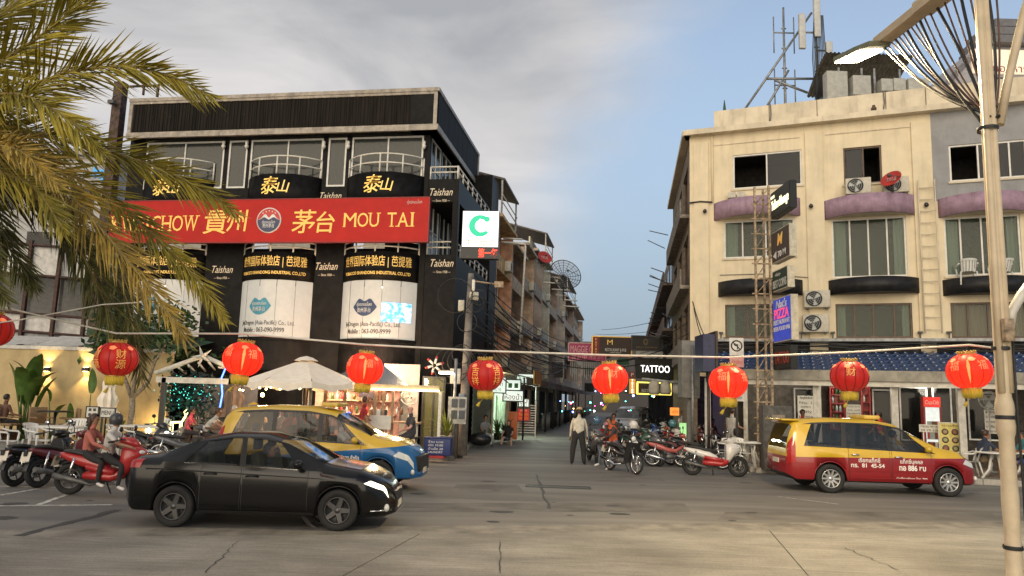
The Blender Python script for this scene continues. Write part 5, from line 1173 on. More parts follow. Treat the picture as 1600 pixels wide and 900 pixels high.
# overhead cables
def cable(a, b_, sag, r=.02, label='black overhead cable strung along the side street', n=14):
    P = [a + (b_ - a) * (i / n) + Vector((0, 0, -sag * 4 * (i / n) * (1 - i / n))) for i in range(n + 1)]
    return tag(MB().tube(P, r, 5).build('overhead_cable', cab), label, 'cable', 'overhead cables of the side street')
T = up.location + Vector((tx * .6, 0, 0))
for k, (zz, px, py, Y) in enumerate(((5.6, 905, 548, 60), (5.2, 900, 560, 60), (4.9, 880, 566, 48), (4.7, 870, 572, 45), (4.5, 1040, 545, 30), (4.3, 1045, 552, 30), (6.2, 912, 530, 70), (4.0, 830, 560, 38), (5.9, 840, 500, 40), (5.4, 1045, 540, 32))):
    cable(Vector((T.x, T.y, zz)), at(px, py, Y), .5 + .1 * k, .022)
for (a, b_) in (((1012, 532, 40), (1080, 500, 27)), ((1000, 552, 40), (1090, 512, 26)), ((1035, 490, 34), (1075, 492, 26)), ((940, 515, 70), (1040, 498, 40)), ((930, 522, 80), (1040, 515, 45)), ((1082, 470, 26), (1104, 530, 24)), ((1084, 480, 26), (1098, 530, 24))):
    cable(at(*a), at(*b_), .15, .018, 'thin black wire running to the cream corner building')
for k in range(16):   # sagging bundles hung along the terrace and over to the cream building
    z = 3.6 + .17 * k; y = -.5 - .12 * (k % 4)
    cable(HF.w(2 + random.uniform(0, 3), z, y), HF.w(17 + random.uniform(0, 30), z + random.uniform(-.5, .7), y), random.uniform(.2, .9), random.choice((.016, .022, .03)), 'sagging black cable bundled along the shophouse fronts')
# ================================================================== vehicles
def interp(tab, x):
    if x <= tab[0][0]: return tab[0][1]
    for (a, b_), (c, d) in zip(tab[:-1], tab[1:]):
        if x <= c: t = (x - a) / (c - a); return b_ + (d - b_) * t
    return tab[-1][1]
def smooth_tab(tab, x, k=.035): return (interp(tab, x - k) + 2 * interp(tab, x) + interp(tab, x + k)) / 4
tyre_m = M('tyre rubber', (.018, .018, .018), .85, var=.2); rim_m = M('alloy rim', (.55, .55, .54), .3, .8, var=.05); dark_trim = M('black trim', (.012, .012, .012), .45, var=.1)
car_glass = M('car window glass', (.02, .025, .025), .03, var=0, alpha=.5, spec=.9); head_m = M('headlamp lens', (.6, .62, .6), .1, var=.1, spec=.9); tail_m = M('tail lamp lens', (.35, .015, .015), .15, var=.1); chrome = M('chrome', (.7, .7, .7), .12, 1, var=0); plate_m = M('licence plate', (.65, .6, .5), .5)
seat_m = M('seat fabric', (.06, .055, .05), .9)
def wheel(r, w, nsp, parent, loc, side, dark=False, steer=0):
    """tyre with rounded shoulders, dished rim, spokes, hub"""
    o = MB().lathe([(r * .66, -w * .42), (r * .9, -w * .5), (r * .985, -w * .36), (r, -w * .15), (r, w * .15), (r * .985, w * .36), (r * .9, w * .5), (r * .66, w * .42), (r * .62, 0), (r * .66, -w * .42)], (0, 0, 0), 28, 'y').build('wheel', tyre_m, parent)
    o.location = loc; o.rotation_euler = (0, 0, steer); s = side
    rm = M('dark alloy rim', (.10, .10, .10), .35, .7, var=.1) if dark else rim_m
    m = MB().lathe([(r * .66, s * w * .44), (r * .63, s * w * .40), (r * .60, s * w * .15), (r * .2, s * w * .1), (0, s * w * .1)], (0, 0, 0), 28, 'y'); m.build('rim_barrel', M('dark rim barrel', (.05, .05, .05), .5, .5), o)
    m = MB().torus((0, s * w * .40, 0), r * .625, r * .03, 'y', 28, 6)
    for k in range(nsp):
        a = 2 * math.pi * k / nsp; c, sn = math.cos(a), math.sin(a); q = (-sn, c)
        def pt(rad, t, y): return (c * rad + q[0] * t, y, sn * rad + q[1] * t)
        wd = r * (.9 / nsp)
        m.add([pt(r * .1, wd * .7, s * w * .36), pt(r * .1, -wd * .7, s * w * .36), pt(r * .62, -wd * .55, s * w * .40), pt(r * .62, wd * .55, s * w * .40), pt(r * .1, wd, s * w * .2), pt(r * .1, -wd, s * w * .2), pt(r * .62, -wd, s * w * .2), pt(r * .62, wd, s * w * .2)], [(0, 1, 2, 3), (0, 4, 5, 1), (1, 5, 6, 2), (3, 7, 4, 0)])
    m.lathe([(r * .16, s * w * .3), (r * .14, s * w * .4), (0, s * w * .41)], (0, 0, 0), 14, 'y'); m.build('rim', rm, o)
    return o
class Car:
    def __init__(s, **k): s.__dict__.update(k)
    def zb(s, x):
        z = s.sill
        for xa in s.axles:
            d = abs(x - xa)
            if d < s.Ra: z = max(z, s.zc + math.sqrt(max(0, s.Ra ** 2 - d * d)))
        return z
    def sec(s, x):
        zt = smooth_tab(s.top, x); w = smooth_tab(s.wid, x); wt = smooth_tab(s.wtop, x); zb = s.zb(x); zl = min(interp(s.belt, x), zt - .015)
        low = interp(s.low, x); zb = max(zb, low); m = max(min(.60, zl - .1), zb + .05)
        if zl < zb + .16: m = zb + (zl - zb) * .5
        z5 = max(zl - .10, m + .01)
        c = max(0, zt - zl); wb = w * .955
        return [(0, max(low, zb - .04)), (w * .80, max(low, zb - .04)), (w * .945, zb), (w * .985, min(zb + .07, m)), (w, m), (w * .99, z5), (wb, zl), (wb + (wt - wb) * .5, zl + c * .48), (wt, zl + c * .86), (wt * .82, zl + c * .965), (0, zt)]
    def pt(s, x, q, side=-1):
        S = s.sec(x); i = min(int(q), 9); t = q - i
        y = S[i][0] + (S[i + 1][0] - S[i][0]) * t; z = S[i][1] + (S[i + 1][1] - S[i][1]) * t
        return Vector((x, side * y, z))
    def opt(s, x, q, side, off):
        e = .012; p = s.pt(x, q, side); a = s.pt(x + e, q, side) - s.pt(x - e, q, side); b_ = s.pt(x, min(q + .06, 10), side) - s.pt(x, max(q - .06, 0), side)
        n = a.cross(b_)
        if n.length < 1e-9: return p
        n.normalize(); c = Vector((x, 0, .6))
        if n.dot(p - Vector((x * .9, 0, .62))) < 0: n = -n
        return p + n * off
    def patch(s, xb0, xt0, xb1, xt1, q0, q1, side, off, nx=10, nq=6, mb=None):
        mb = mb or MB()
        return mb.grid(lambda u, v: s.opt((xb0 + (xt0 - xb0) * v) * (1 - u) + (xb1 + (xt1 - xb1) * v) * u, q0 + (q1 - q0) * v, side, off), nx, nq)
    def ysurf(s, x, z, side):
        S = s.sec(x)
        for i in range(2, 8):
            if S[i][1] <= z <= S[i + 1][1]: t = (z - S[i][1]) / max(1e-6, S[i + 1][1] - S[i][1]); return side * (S[i][0] + (S[i + 1][0] - S[i][0]) * t)
        return side * S[4][0]
    def build(s, name, label, loc, rz, paint, group=None):
        o = thing(name, label, s.cat, loc, rz, group)
        xs = set(); x = s.x0
        while x < s.x1: xs.add(round(x, 4)); x += .06
        xs |= {s.x0 + .01, s.x0 + .03, s.x1, s.x1 - .015, s.x1 - .04}
        for xa in s.axles:
            for k in range(13): xs.add(round(xa - s.Ra * math.cos(math.pi * k / 12), 4))
            xs |= {xa - s.Ra - .004, xa + s.Ra + .004}
        xs |= {s.cab[0], s.cab[1], s.wsh[0], s.wsh[1], s.rsh[0], s.rsh[1]}
        xs = sorted(xs); V = []; Fp = []; Fd = []
        for x in xs:
            S = s.sec(x); V += [(x, -y, z) for y, z in S] + [(x, y, z) for y, z in S]
        for i in range(len(xs) - 1):
            xm = (xs[i] + xs[i + 1]) / 2
            for sd_ in (0, 11):
                for j in range(10):
                    if j in (6, 7) and s.cab[0] < xm < s.cab[1]: continue
                    if j in (8, 9) and (s.wsh[0] < xm < s.wsh[1] or s.rsh[0] < xm < s.rsh[1]): continue
                    a, b_ = i * 22 + sd_ + j, (i + 1) * 22 + sd_ + j
                    (Fd if j in (0, 1) else Fp).append((a, a + 1, b_ + 1, b_))
        for i in (0, len(xs) - 1): Fp.append(tuple(i * 22 + j for j in range(2, 11)) + tuple(i * 22 + 11 + j for j in range(9, 1, -1)))
        MB().add(V, Fp, True).build('body', paint, o)
        MB().add(V, Fd, False).build('underbody', dark_trim, o)
        for xa in s.axles:
            for sd_ in (-1, 1): wheel(s.rw, .2, s.spokes, o, (xa, sd_ * (s.halfw - .105), s.rw), sd_, s.darkrim)
        for sd_ in (-1, 1):
            for (b0, b1, kind) in s.side:
                p = s.patch(b0[0], b0[1], b1[0], b1[1], 6.0, 8.0, sd_, 0.002 if kind != 'glass' else -.008, 8, 6)
                if kind == 'glass':
                    g_ = p.build('side_window', car_glass, o)
                    q = MB(); s.patch(b0[0], b0[1], b1[0], b1[1], 6.0, 6.12, sd_, .004, 8, 1, q); s.patch(b0[0], b0[1], b1[0], b1[1], 7.86, 8.0, sd_, .004, 8, 1, q); q.build('window_seal', dark_trim, g_)
                else: p.build('pillar', paint if kind == 'paint' else dark_trim, o)
            for (a, b_) in s.doors:
                d = s.patch(a, a, b_, b_, 2.55, 5.97, sd_, .005, 12, 8).build('door', paint, o)
                sm = MB(); s.patch(a - .010, a - .010, a - .001, a - .001, 2.3, 5.99, sd_, .0035, 1, 10, sm); s.patch(b_ + .001, b_ + .001, b_ + .010, b_ + .010, 2.3, 5.99, sd_, .0035, 1, 10, sm); sm.build('door_seam', dark_trim, d)
                zz = interp(s.belt, a + .1) - .14; y = s.ysurf(a + .12, zz, sd_)
                MB().tube([(a + .05, y + sd_ * .005, zz), (a + .08, y + sd_ * .045, zz + .01), (a + .2, y + sd_ * .045, zz + .01), (a + .24, y + sd_ * .005, zz)], .016, 6).build('handle', s.handle or paint, d)
            hl = MB(); s.patch(*s.head, sd_, .006, 10, 6, hl); hl.build('headlight', s.headm, o)
            tl = MB(); s.patch(*s.tail, sd_, .006, 6, 6, tl); tl.build('taillight', tail_m, o)
            mx_, mz = s.mirror; y = s.ysurf(mx_, mz - .03, sd_)
            mr_ = MB().sphere((mx_, y + sd_ * .14, mz + .06), .1, 10, 8, (.75, 1.0, .75)).cyl((mx_, y, mz), (mx_, y + sd_ * .1, mz + .04), .025, n=6).build('wing_mirror', s.mirm or paint, o)
            if s.skirt: s.patch(s.axles[0] + s.Ra + .02, s.axles[0] + s.Ra + .02, s.axles[1] - s.Ra - .02, s.axles[1] - s.Ra - .02, 2.0, 2.6, sd_, .012, 12, 3).build('side_skirt', s.skirt, o)
            if s.fog: q = s.opt(s.fog[0], s.fog[1], sd_, 0); MB().sphere(q, .09, 10, 6, (.5, .8, .7)).build('fog_lamp', head_m, o)
            for xa in s.axles:   # wheel arch lip
                MB().tube([s.opt(xa + (s.Ra + .008) * math.cos(math.pi * k / 14), 2.25, sd_, .002) if 0 < k < 14 else s.opt(xa + (s.Ra + .008) * math.cos(math.pi * k / 14), 2.2, sd_, .0) for k in range(15)], .012, 5).build('arch_lip', s.arch or paint, o)
        ws = MB()
        for sd_ in (-1, 1): s.patch(s.wsh[0], s.wsh[0], s.wsh[1], s.wsh[1], 8.0, 10.0, sd_, -.004, 10, 5, ws)
        ws.build('windscreen', car_glass, o)
        rs_ = MB()
        for sd_ in (-1, 1): s.patch(s.rsh[0], s.rsh[0], s.rsh[1], s.rsh[1], 8.0, 10.0, sd_, -.004, 8, 5, rs_)
        rs_.build('rear_window', car_glass, o)
        # front face: grille bars, bumper intake, plate
        xf = s.x1; gw, gz0, gz1 = s.grille
        for k in range(4): MB().box(xf - .06, xf + .012, -gw, gw, gz0 + (gz1 - gz0) * k / 4, gz0 + (gz1 - gz0) * (k + .6) / 4).build('grille_bar', s.grm, o)
        B(xf - .1, xf + .006, -gw, gw, gz0 - .02, gz1 + .02).build('grille_back', dark_trim, o)
        B(xf + .0, xf + .016, -.2, .2, s.zpl, s.zpl + .11).build('front_plate', plate_m, o); B(s.x0 - .016, s.x0 - .002, -.2, .2, s.zpl + .25, s.zpl + .36).build('rear_plate', plate_m, o)
        # seats and dashboard inside
        zf = .38
        for xr in s.seats:
            for sd_ in (-1, 1):
                q = MB().bbox(xr - .25, xr + .28, sd_ * .37 - .24, sd_ * .37 + .24, zf, zf + .26, .05); a = len(q.v); q.bbox(-.07, .07, sd_ * .37 - .23, sd_ * .37 + .23, 0, .58, .05); q.xf(Matrix.Translation((xr - .25, 0, zf + .2)) @ Matrix.Rotation(R(-14), 4, 'Y'), a)
                q.bbox(xr - .45, xr - .35, sd_ * .37 - .12, sd_ * .37 + .12, zf + .80, zf + .98, .03); q.build('seat', seat_m, o)
        B(s.wsh[1] - .55, s.wsh[1] - .15, -.62, .62, zf + .3, zf + .55).build('dashboard', dark_trim, o)
        MB().torus((0, 0, 0), .18, .018, 'x', 20, 6).xf(Matrix.Translation((s.wsh[1] - .62, -.36, zf + .55)) @ Matrix.Rotation(R(25), 4, 'Y')).build('steering_wheel', dark_trim, o)
        return o
def two_tone(name, up, lo, z, slope=0.0):
    m = M(name, up, .25, var=0, coat=.5); t = m.node_tree; b_ = t.nodes['Principled BSDF']
    c = t.nodes.new('ShaderNodeTexCoord'); sp = t.nodes.new('ShaderNodeSeparateXYZ'); t.links.new(c.outputs['Object'], sp.inputs[0])
    ma = t.nodes.new('ShaderNodeMath'); ma.operation = 'MULTIPLY_ADD'; ma.inputs[1].default_value = slope; t.links.new(sp.outputs['X'], ma.inputs[0]); t.links.new(sp.outputs['Z'], ma.inputs[2])
    g_ = t.nodes.new('ShaderNodeMath'); g_.operation = 'GREATER_THAN'; g_.inputs[1].default_value = z; t.links.new(ma.outputs[0], g_.inputs[0])
    n = t.nodes.new('ShaderNodeTexNoise'); n.inputs['Scale'].default_value = 3; t.links.new(c.outputs['Object'], n.inputs['Vector'])
    mx_ = t.nodes.new('ShaderNodeMix'); mx_.data_type = 'RGBA'; t.links.new(g_.outputs[0], mx_.inputs[0]); mx_.inputs[6].default_value = (*lo, 1); mx_.inputs[7].default_value = (*up, 1)
    m2 = t.nodes.new('ShaderNodeMix'); m2.data_type = 'RGBA'; m2.blend_type = 'MULTIPLY'; m2.inputs[0].default_value = .25; t.links.new(mx_.outputs[2], m2.inputs[6]); t.links.new(n.outputs[0], m2.inputs[7])
    t.links.new(m2.outputs[2], b_.inputs['Base Color']); return m
MPV = dict(cat='taxi', x0=-2.36, x1=2.2, sill=.30, axles=(-1.375, 1.375), Ra=.385, zc=.335, rw=.335, halfw=.88, spokes=10, darkrim=False,
    top=[(-2.36, .62), (-2.345, 1.02), (-2.2, 1.60), (-2.08, 1.69), (-1.2, 1.755), (-.2, 1.75), (.30, 1.66), (1.22, 1.14), (1.72, 1.04), (2.02, .88), (2.14, .72), (2.2, .52)],
    belt=[(-2.36, 1.09), (-1.2, 1.06), (1.0, .99), (1.6, .93), (2.0, .78), (2.2, .44)], wid=[(-2.36, .66), (-2.28, .80), (-1.9, .87), (-1, .885), (1.3, .88), (1.75, .85), (2.0, .76), (2.14, .6), (2.2, .44)],
    wtop=[(-2.36, .60), (-2.1, .62), (-1, .66), (.3, .64), (1.2, .72), (1.7, .70), (2.2, .38)], low=[(-2.36, .42), (-2.1, .26), (1.9, .24), (2.2, .30)],
    cab=(-2.10, 1.12), wsh=(.34, 1.16), rsh=(-2.33, -2.19), side=[((-2.10, -2.10), (-1.98, -1.72), 'paint'), ((-1.98, -1.72), (-1.12, -1.02), 'glass'), ((-1.12, -1.02), (-.98, -.92), 'dark'), ((-.98, -.92), (-.02, -.06), 'glass'), ((-.02, -.06), (.10, .04), 'dark'), ((.10, .04), (.88, .38), 'glass'), ((.88, .38), (.93, .42), 'dark'), ((.93, .42), (1.10, .50), 'glass'), ((1.10, .50), (1.12, 1.12), 'paint')],
    doors=((-.95, -.0), (.06, .97)), handle=chrome, head=(1.72, 1.82, 2.08, 2.02, 4.9, 6.3), headm=head_m, tail=(-2.34, -2.33, -2.18, -2.16, 4.2, 6.9), mirror=(.86, 1.03), mirm=None, skirt=None, fog=(2.1, 3.4), arch=None, grille=(.42, .52, .70), grm=chrome, zpl=.38, seats=(-1.2, -.35, .55))
SED = dict(cat='car', x0=-2.12, x1=2.18, sill=.24, axles=(-1.26, 1.31), Ra=.36, zc=.31, rw=.315, halfw=.845, spokes=5, darkrim=True,
    top=[(-2.12, .55), (-2.10, .93), (-1.95, 1.06), (-1.62, 1.10), (-1.02, 1.36), (-.5, 1.455), (.0, 1.455), (.42, 1.36), (1.08, 1.01), (1.6, .93), (1.95, .80), (2.12, .64), (2.18, .44)],
    belt=[(-2.12, .98), (-1.5, .99), (-.4, .95), (1.0, .90), (1.6, .84), (2.0, .68), (2.18, .40)], wid=[(-2.12, .58), (-2.0, .76), (-1.5, .845), (0, .85), (1.3, .845), (1.75, .80), (2.0, .70), (2.12, .55), (2.18, .40)],
    wtop=[(-2.12, .55), (-1.7, .60), (-.8, .56), (.2, .56), (1.1, .68), (1.7, .66), (2.18, .34)], low=[(-2.12, .36), (-1.9, .22), (1.95, .18), (2.18, .25)],
    cab=(-1.50, 1.02), wsh=(.30, 1.05), rsh=(-1.60, -1.00), side=[((-1.5, -1.5), (-1.16, -.86), 'paint'), ((-1.16, -.86), (-.28, -.34), 'glass'), ((-.28, -.34), (-.18, -.26), 'dark'), ((-.18, -.26), (.72, .26), 'glass'), ((.72, .26), (1.02, 1.02), 'paint')],
    doors=((-.86, -.24), (-.20, .82)), handle=None, head=(1.70, 1.80, 2.08, 2.04, 5.3, 6.1), headm=M('lit headlamp', (.8, .85, .7), emit=(1, .98, .72), es=1.3), tail=(-2.10, -2.10, -1.85, -1.80, 5.0, 6.6), mirror=(.68, .95), mirm=None, skirt=dark_trim, fog=(2.06, 3.2), arch=None, grille=(.36, .36, .56), grm=dark_trim, zpl=.3, seats=(-.75, .25))
black_paint = M('black car paint', (.006, .006, .0065), .17, var=.1, scale=2, coat=.15, spec=.3)
yel = (.62, .40, .025)
taxi_red = two_tone('yellow over red taxi paint', yel, (.26, .012, .016), .86, -.02); taxi_blue = two_tone('yellow over blue taxi paint', yel, (.012, .11, .30), .80, -.10)
def place_car(px_r, py_r, px_f, py_f, wb):
    a, b_ = onground(px_r, py_r), onground(px_f, py_f); d = (b_ - a); return a, b_, math.atan2(d.y, d.x)
def park(axle_mid_px, ground_py, rz, spec):
    p = onground(axle_mid_px, ground_py); n = Vector((-math.sin(rz), math.cos(rz), 0)); mid = (spec['axles'][0] + spec['axles'][1]) / 2
    return p + n * spec['halfw'] - Vector((math.cos(rz), math.sin(rz), 0)) * mid
def side_text(car, cd_, s, x, z, h, w, mt_, bold=.01, shear=0):
    y0 = -1
    return text(s, h, mt_, car, None, fn=lambda tx, ty, tz: (x + tx, cd_.ysurf(x + tx, z + tz, -1) - .009 + ty, z + tz), w=w, bold=bold, shear=shear, ext=.001)
# red and yellow taxi
rz = R(-1.5); C1 = Car(**MPV); red_taxi = C1.build('taxi', 'red and yellow taxi minivan waiting by the blue tiled awning', park(1392.5, 774, rz, MPV), rz, taxi_red)
tw_ = M('white print')
side_text(red_taxi, C1, 'เรียกแท็กซี่', -.48, .80, .13, .50, tw_); side_text(red_taxi, C1, 'ทร.  81  45-54', -.52, .67, .13, .78, tw_, .02)
side_text(red_taxi, C1, 'แท็กซี่บุคคล', .50, .78, .13, .52, tw_); side_text(red_taxi, C1, 'ทอ 886 ชบ', .52, .64, .17, .62, tw_, .03); side_text(red_taxi, C1, 'นำเที่ยวพัทยา โทร 700', .50, .40, .07, .72, tw_)
def taxi_roof(o, x, mt_, base=1.74):
    MB().bbox(x - .16, x + .22, -.42, .42, base, base + .10, .035).build('roof_sign', mt_, o)
taxi_roof(red_taxi, -.18, M('yellow roof sign', (.6, .42, .08), .4))
MB().cyl((.12, -.3, 1.74), (.02, -.3, 1.86), .02, n=6).build('roof_lamp', M('red pack'), red_taxi)
MB().bbox(-2.42, -2.0, -.6, .6, 1.655, 1.70, .015).build('rear_spoiler', taxi_red, red_taxi)
for z in (.515, .33): C1.patch(-.94, -.94, .98, .98, 3.0 if z < .4 else 3.72, 3.10 if z < .4 else 3.80, -1, .014, 14, 1).build('side_moulding', taxi_red, red_taxi)
# blue and yellow taxi
rz = R(-3.5); C2 = Car(**{**MPV, 'x1': 2.24, 'spokes': 6, 'head': (1.70, 1.80, 2.12, 2.10, 4.9, 6.1), 'grm': dark_trim, 'grille': (.5, .45, .74), 'handle': None,
    'top': [(-2.36, .62), (-2.345, 1.05), (-2.22, 1.55), (-2.05, 1.72), (-1.2, 1.795), (-.3, 1.79), (.25, 1.70), (1.25, 1.16), (1.75, 1.08), (2.08, .94), (2.19, .78), (2.24, .54)],
    'side': [((-2.10, -2.10), (-1.98, -1.78), 'paint'), ((-1.98, -1.78), (-1.05, -1.10), 'glass'), ((-1.05, -1.10), (-.95, -1.0), 'dark'), ((-.95, -1.0), (-.02, -.06), 'glass'), ((-.02, -.06), (.10, .04), 'dark'), ((.10, .04), (.90, .36), 'glass'), ((.90, .36), (.95, .40), 'dark'), ((.95, .40), (1.10, .48), 'glass'), ((1.10, .48), (1.12, 1.12), 'paint')]})
blue_taxi = C2.build('taxi', 'blue and yellow taxi minivan parked before the terrace bar', park(489, 766, rz, MPV), rz, taxi_blue); blue_taxi.scale = (.95,) * 3
side_text(blue_taxi, C2, 'สหกรณ์แท็กซี่พัทยา จำกัด', .48, .72, .12, .95, tw_, .02); side_text(blue_taxi, C2, 'ทพ 655 ชบ.', .66, .50, .15, .6, tw_, .02)
taxi_roof(blue_taxi, .05, M('yellow roof sign'), 1.78)
MB().add([(-2.0, -.03, 1.76), (-1.85, -.015, 1.84), (-1.72, 0, 1.78), (-2.0, .03, 1.76)], [(0, 1, 2), (1, 3, 2), (0, 3, 1)]).build('fin_aerial', taxi_blue, blue_taxi)
# black sedan passing
rz = R(1.5); C3 = Car(**SED); sedan = C3.build('sedan_car', 'glossy black sedan with lit headlamps crossing the road', park(394, 829, rz, SED), rz, black_paint); sedan.scale = (.92, .94, .94)
for sd_ in (-1, 1): MB().tube([C3.opt(2.12 - .1 * k, 3.0, sd_, .01) for k in range(4)], .012, 5).build('fog_trim', chrome, sedan)
# silver pick-up van in the side street, facing the camera
rz = R(-112); SUV = {**MPV, 'cat': 'car', 'spokes': 6, 'axles': (-1.3, 1.35)}
van = Car(**{**SUV, 'handle': chrome}).build('parked_suv', 'silver grey sport utility vehicle parked deep in the side street', at(985, 660, 36.5).xy.to_3d(), rz, M('silver car paint', (.30, .30, .31), .28, .5, var=.05, coat=.4))

# ------------------------------------------------------------------ scooters and motorcycles
def loft(secs, n=12, cap=True, e=2.6, mb=None):
    """secs: (x, z, half width, half height); superellipse rings"""
    mb = mb or MB(); V = []
    for (x, z, w, h) in secs:
        for k in range(n):
            t = 2 * math.pi * k / n; c, s = math.cos(t), math.sin(t)
            V.append((x, w * math.copysign(abs(c) ** (2 / e), c), z + h * math.copysign(abs(s) ** (2 / e), s)))
    m = len(secs)
    mb.add(V, [(i * n + k, i * n + (k + 1) % n, (i + 1) * n + (k + 1) % n, (i + 1) * n + k) for i in range(m - 1) for k in range(n)], True)
    if cap: mb.add(V[:n] + V[-n:], [tuple(range(n)), tuple(range(2 * n - 1, n - 1, -1))])
    return mb
def mwheel(parent, x, r, w, thin, m_rim, name='wheel'):
    o = MB().torus((0, 0, 0), r - w / 2, w / 2, 'y', 26, 8).build(name, tyre_m, parent); o.location = (x, 0, r)
    MB().torus((0, 0, 0), r - w * 1.05, .016, 'y', 26, 6).build('rim', m_rim, o)
    m = MB(); ns = 24 if thin else 5
    for k in range(ns):
        a = 2 * math.pi * k / ns; c, s = math.cos(a), math.sin(a); rr_ = r - w
        m.cyl((c * .03, .02 * (1 if k % 2 else -1) * thin, s * .03), (c * rr_, 0, s * rr_), .003 if thin else .016, .003 if thin else .011, n=4 if thin else 6, cap=False)
    m.cyl((0, -.05, 0), (0, .05, 0), .035, n=10).build('spokes', m_rim, o)
    MB().lathe([(.05, .0), (.09, .0), (.09, .005), (.05, .005), (.05, 0)], (0, .05, 0), 16, 'y').build('brake_disc', chrome, o)
    return o
seat_blk = M('black vinyl seat', (.02, .019, .018), .55); plast = M('black plastic', (.02, .02, .021), .5, var=.15); eng = M('engine casting', (.14, .14, .135), .5, .6, var=.2)
def scooter(name, label, loc, rz, main, second, style='scooter', group=None, lamp=False, steer=0.0, lean=-.08, plate=True):
    o = thing(name, label, 'motorcycle', loc, rz, group); o.rotation_euler = (lean, 0, rz)
    big = style == 'cub'; rw = .285 if not big else .295; fx, bx = (.64, -.62) if not big else (.62, -.60)
    rm = M('dark alloy rim') if not big else chrome
    mwheel(o, fx, rw, .10 if not big else .065, big, rm); mwheel(o, bx, rw, .11 if not big else .07, big, rm)
    # fork, fender, steering head
    hx, hz = fx - .28, .98
    f = MB()
    for sy in (-.07, .07): f.cyl((fx, sy, rw), (fx - .18, sy, .72), .02, n=8)
    f.cyl((fx - .16, 0, .68), (hx, 0, hz), .03, n=8); f.build('fork', chrome if big else plast, o)
    MB().lathe([(rw + .02, -.06), (rw + .045, 0), (rw + .02, .06)], (fx, 0, rw), 14, 'y', a0=R(25), a1=R(160)).build('front_fender', main, o)
    MB().lathe([(rw + .02, -.06), (rw + .045, 0), (rw + .02, .06)], (bx, 0, rw), 14, 'y', a0=R(40), a1=R(170)).build('rear_fender', plast, o)
    MB().tube([(hx - .14, -.34, 1.00), (hx - .05, -.22, 1.03), (hx, 0, 1.01), (hx - .05, .22, 1.03), (hx - .14, .34, 1.00)], .014, 7).build('handlebar', plast, o)
    for sy in (-1, 1):
        MB().cyl((hx - .13, sy * .31, 1.0), (hx - .17, sy * .42, .99), .02, n=8).build('grip', seat_blk, o)
        mi = MB().tube([(hx - .04, sy * .22, 1.03), (hx - .02, sy * .26, 1.14), (hx - .03, sy * .28, 1.18)], .008, 5).sphere((hx - .03, sy * .29, 1.22), .07, 10, 6, (.3, 1, .7)).build('mirror', plast, o)
        MB().sphere((hx - .045, sy * .29, 1.22), .058, 10, 6, (.25, 1, .7)).build('mirror_glass', chrome, mi)
    hl = M('lit motorcycle lamp', (.9, .9, .8), emit=(1, .95, .8), es=6) if lamp else head_m
    if not big:
        loft([(hx - .16, 1.0, .05, .05), (hx - .08, 1.0, .12, .07), (hx + .06, .98, .13, .09), (hx + .16, .93, .09, .07), (hx + .2, .9, .03, .03)]).build('handlebar_cowl', main, o)
        loft([(fx - .34, .62, .17, .28), (fx - .24, .66, .20, .28), (fx - .10, .74, .17, .17), (fx + .02, .76, .10, .09), (fx + .08, .74, .03, .03)]).build('front_apron', main, o)
        for sy in (-1, 1): MB().sphere((fx - .02, sy * .075, .80), .07, 10, 6, (1.2, .7, .6)).build('headlight', hl, o)
        loft([(-.84, .74, .03, .025), (-.72, .70, .09, .07), (-.45, .63, .15, .11), (-.15, .56, .16, .12), (.05, .47, .14, .1), (.12, .42, .12, .06)]).build('tail_fairing', main, o)
        loft([(-.34, .36, .16, .07), (-.1, .36, .18, .09), (.15, .34, .18, .08), (.32, .40, .17, .1), (.38, .5, .14, .08)]).build('floorboard', second, o)
        loft([(-.30, .52, .165, .07), (0, .46, .18, .08), (.22, .42, .18, .07)]).build('side_panel', second, o)
        loft([(-.76, .79, .08, .022), (-.55, .78, .13, .045), (-.38, .75, .145, .045), (-.3, .72, .15, .05), (-.1, .70, .14, .05), (.05, .68, .08, .045), (.09, .66, .03, .02)]).build('seat', seat_blk, o)
    else:
        MB().sphere((hx + .06, 0, .96), .085, 12, 8, (.8, 1, 1)).build('headlight', hl, o)
        loft([(hx - .10, .98, .06, .05), (hx, .99, .10, .08), (hx + .08, .96, .09, .08)]).build('handlebar_cowl', main, o)
        MB().grid(lambda s, t: (fx - .16 - .18 * t + .05 * math.cos((s - .5) * 3), (s - .5) * .5 * (1 - .3 * t), .86 - .52 * t), 8, 8).grid(lambda s, t: (fx - .19 - .18 * t + .05 * math.cos((s - .5) * 3), (s - .5) * .5 * (1 - .3 * t), .86 - .52 * t), 8, 8).build('leg_shield', second, o)
        loft([(-.78, .74, .03, .03), (-.68, .70, .10, .07), (-.4, .62, .13, .10), (-.12, .52, .12, .08), (.12, .50, .07, .06), (.36, .66, .05, .05), (hx, .84, .045, .05)]).build('frame_body', main, o)
        loft([(-.76, .77, .08, .022), (-.5, .76, .12, .045), (-.25, .73, .125, .045), (-.05, .70, .1, .04), (.0, .68, .04, .03)]).build('seat', seat_blk, o)
        MB().tube([(-.8, -.1, .78), (-.9, -.09, .80), (-.9, .09, .80), (-.8, .1, .78)], .012, 6).build('luggage_rack', chrome, o)
    # engine, swing arm, exhaust, stand
    loft([(-.36, rw + .02, .08, .09), (-.1, .32, .11, .1), (.12, .33, .08, .08)], 10).build('engine', eng, o)
    MB().tube([(-.3, .1, rw + .05), (bx, .1, rw)], .035, 7).tube([(bx, .11, rw), (bx + .1, .12, .68)], .025, 7).build('swing_arm', plast, o)
    MB().tube([(.05, -.1, .24), (-.2, -.14, .2), (-.35, -.16, .26), (bx - .22, -.17, .36)], .03, 8, rs=[.018, .02, .045, .055]).build('exhaust', chrome if big else eng, o)
    MB().tube([(bx, -.11, rw), (bx + .1, -.12, .68)], .025, 7).build('shock_absorber', chrome, o)
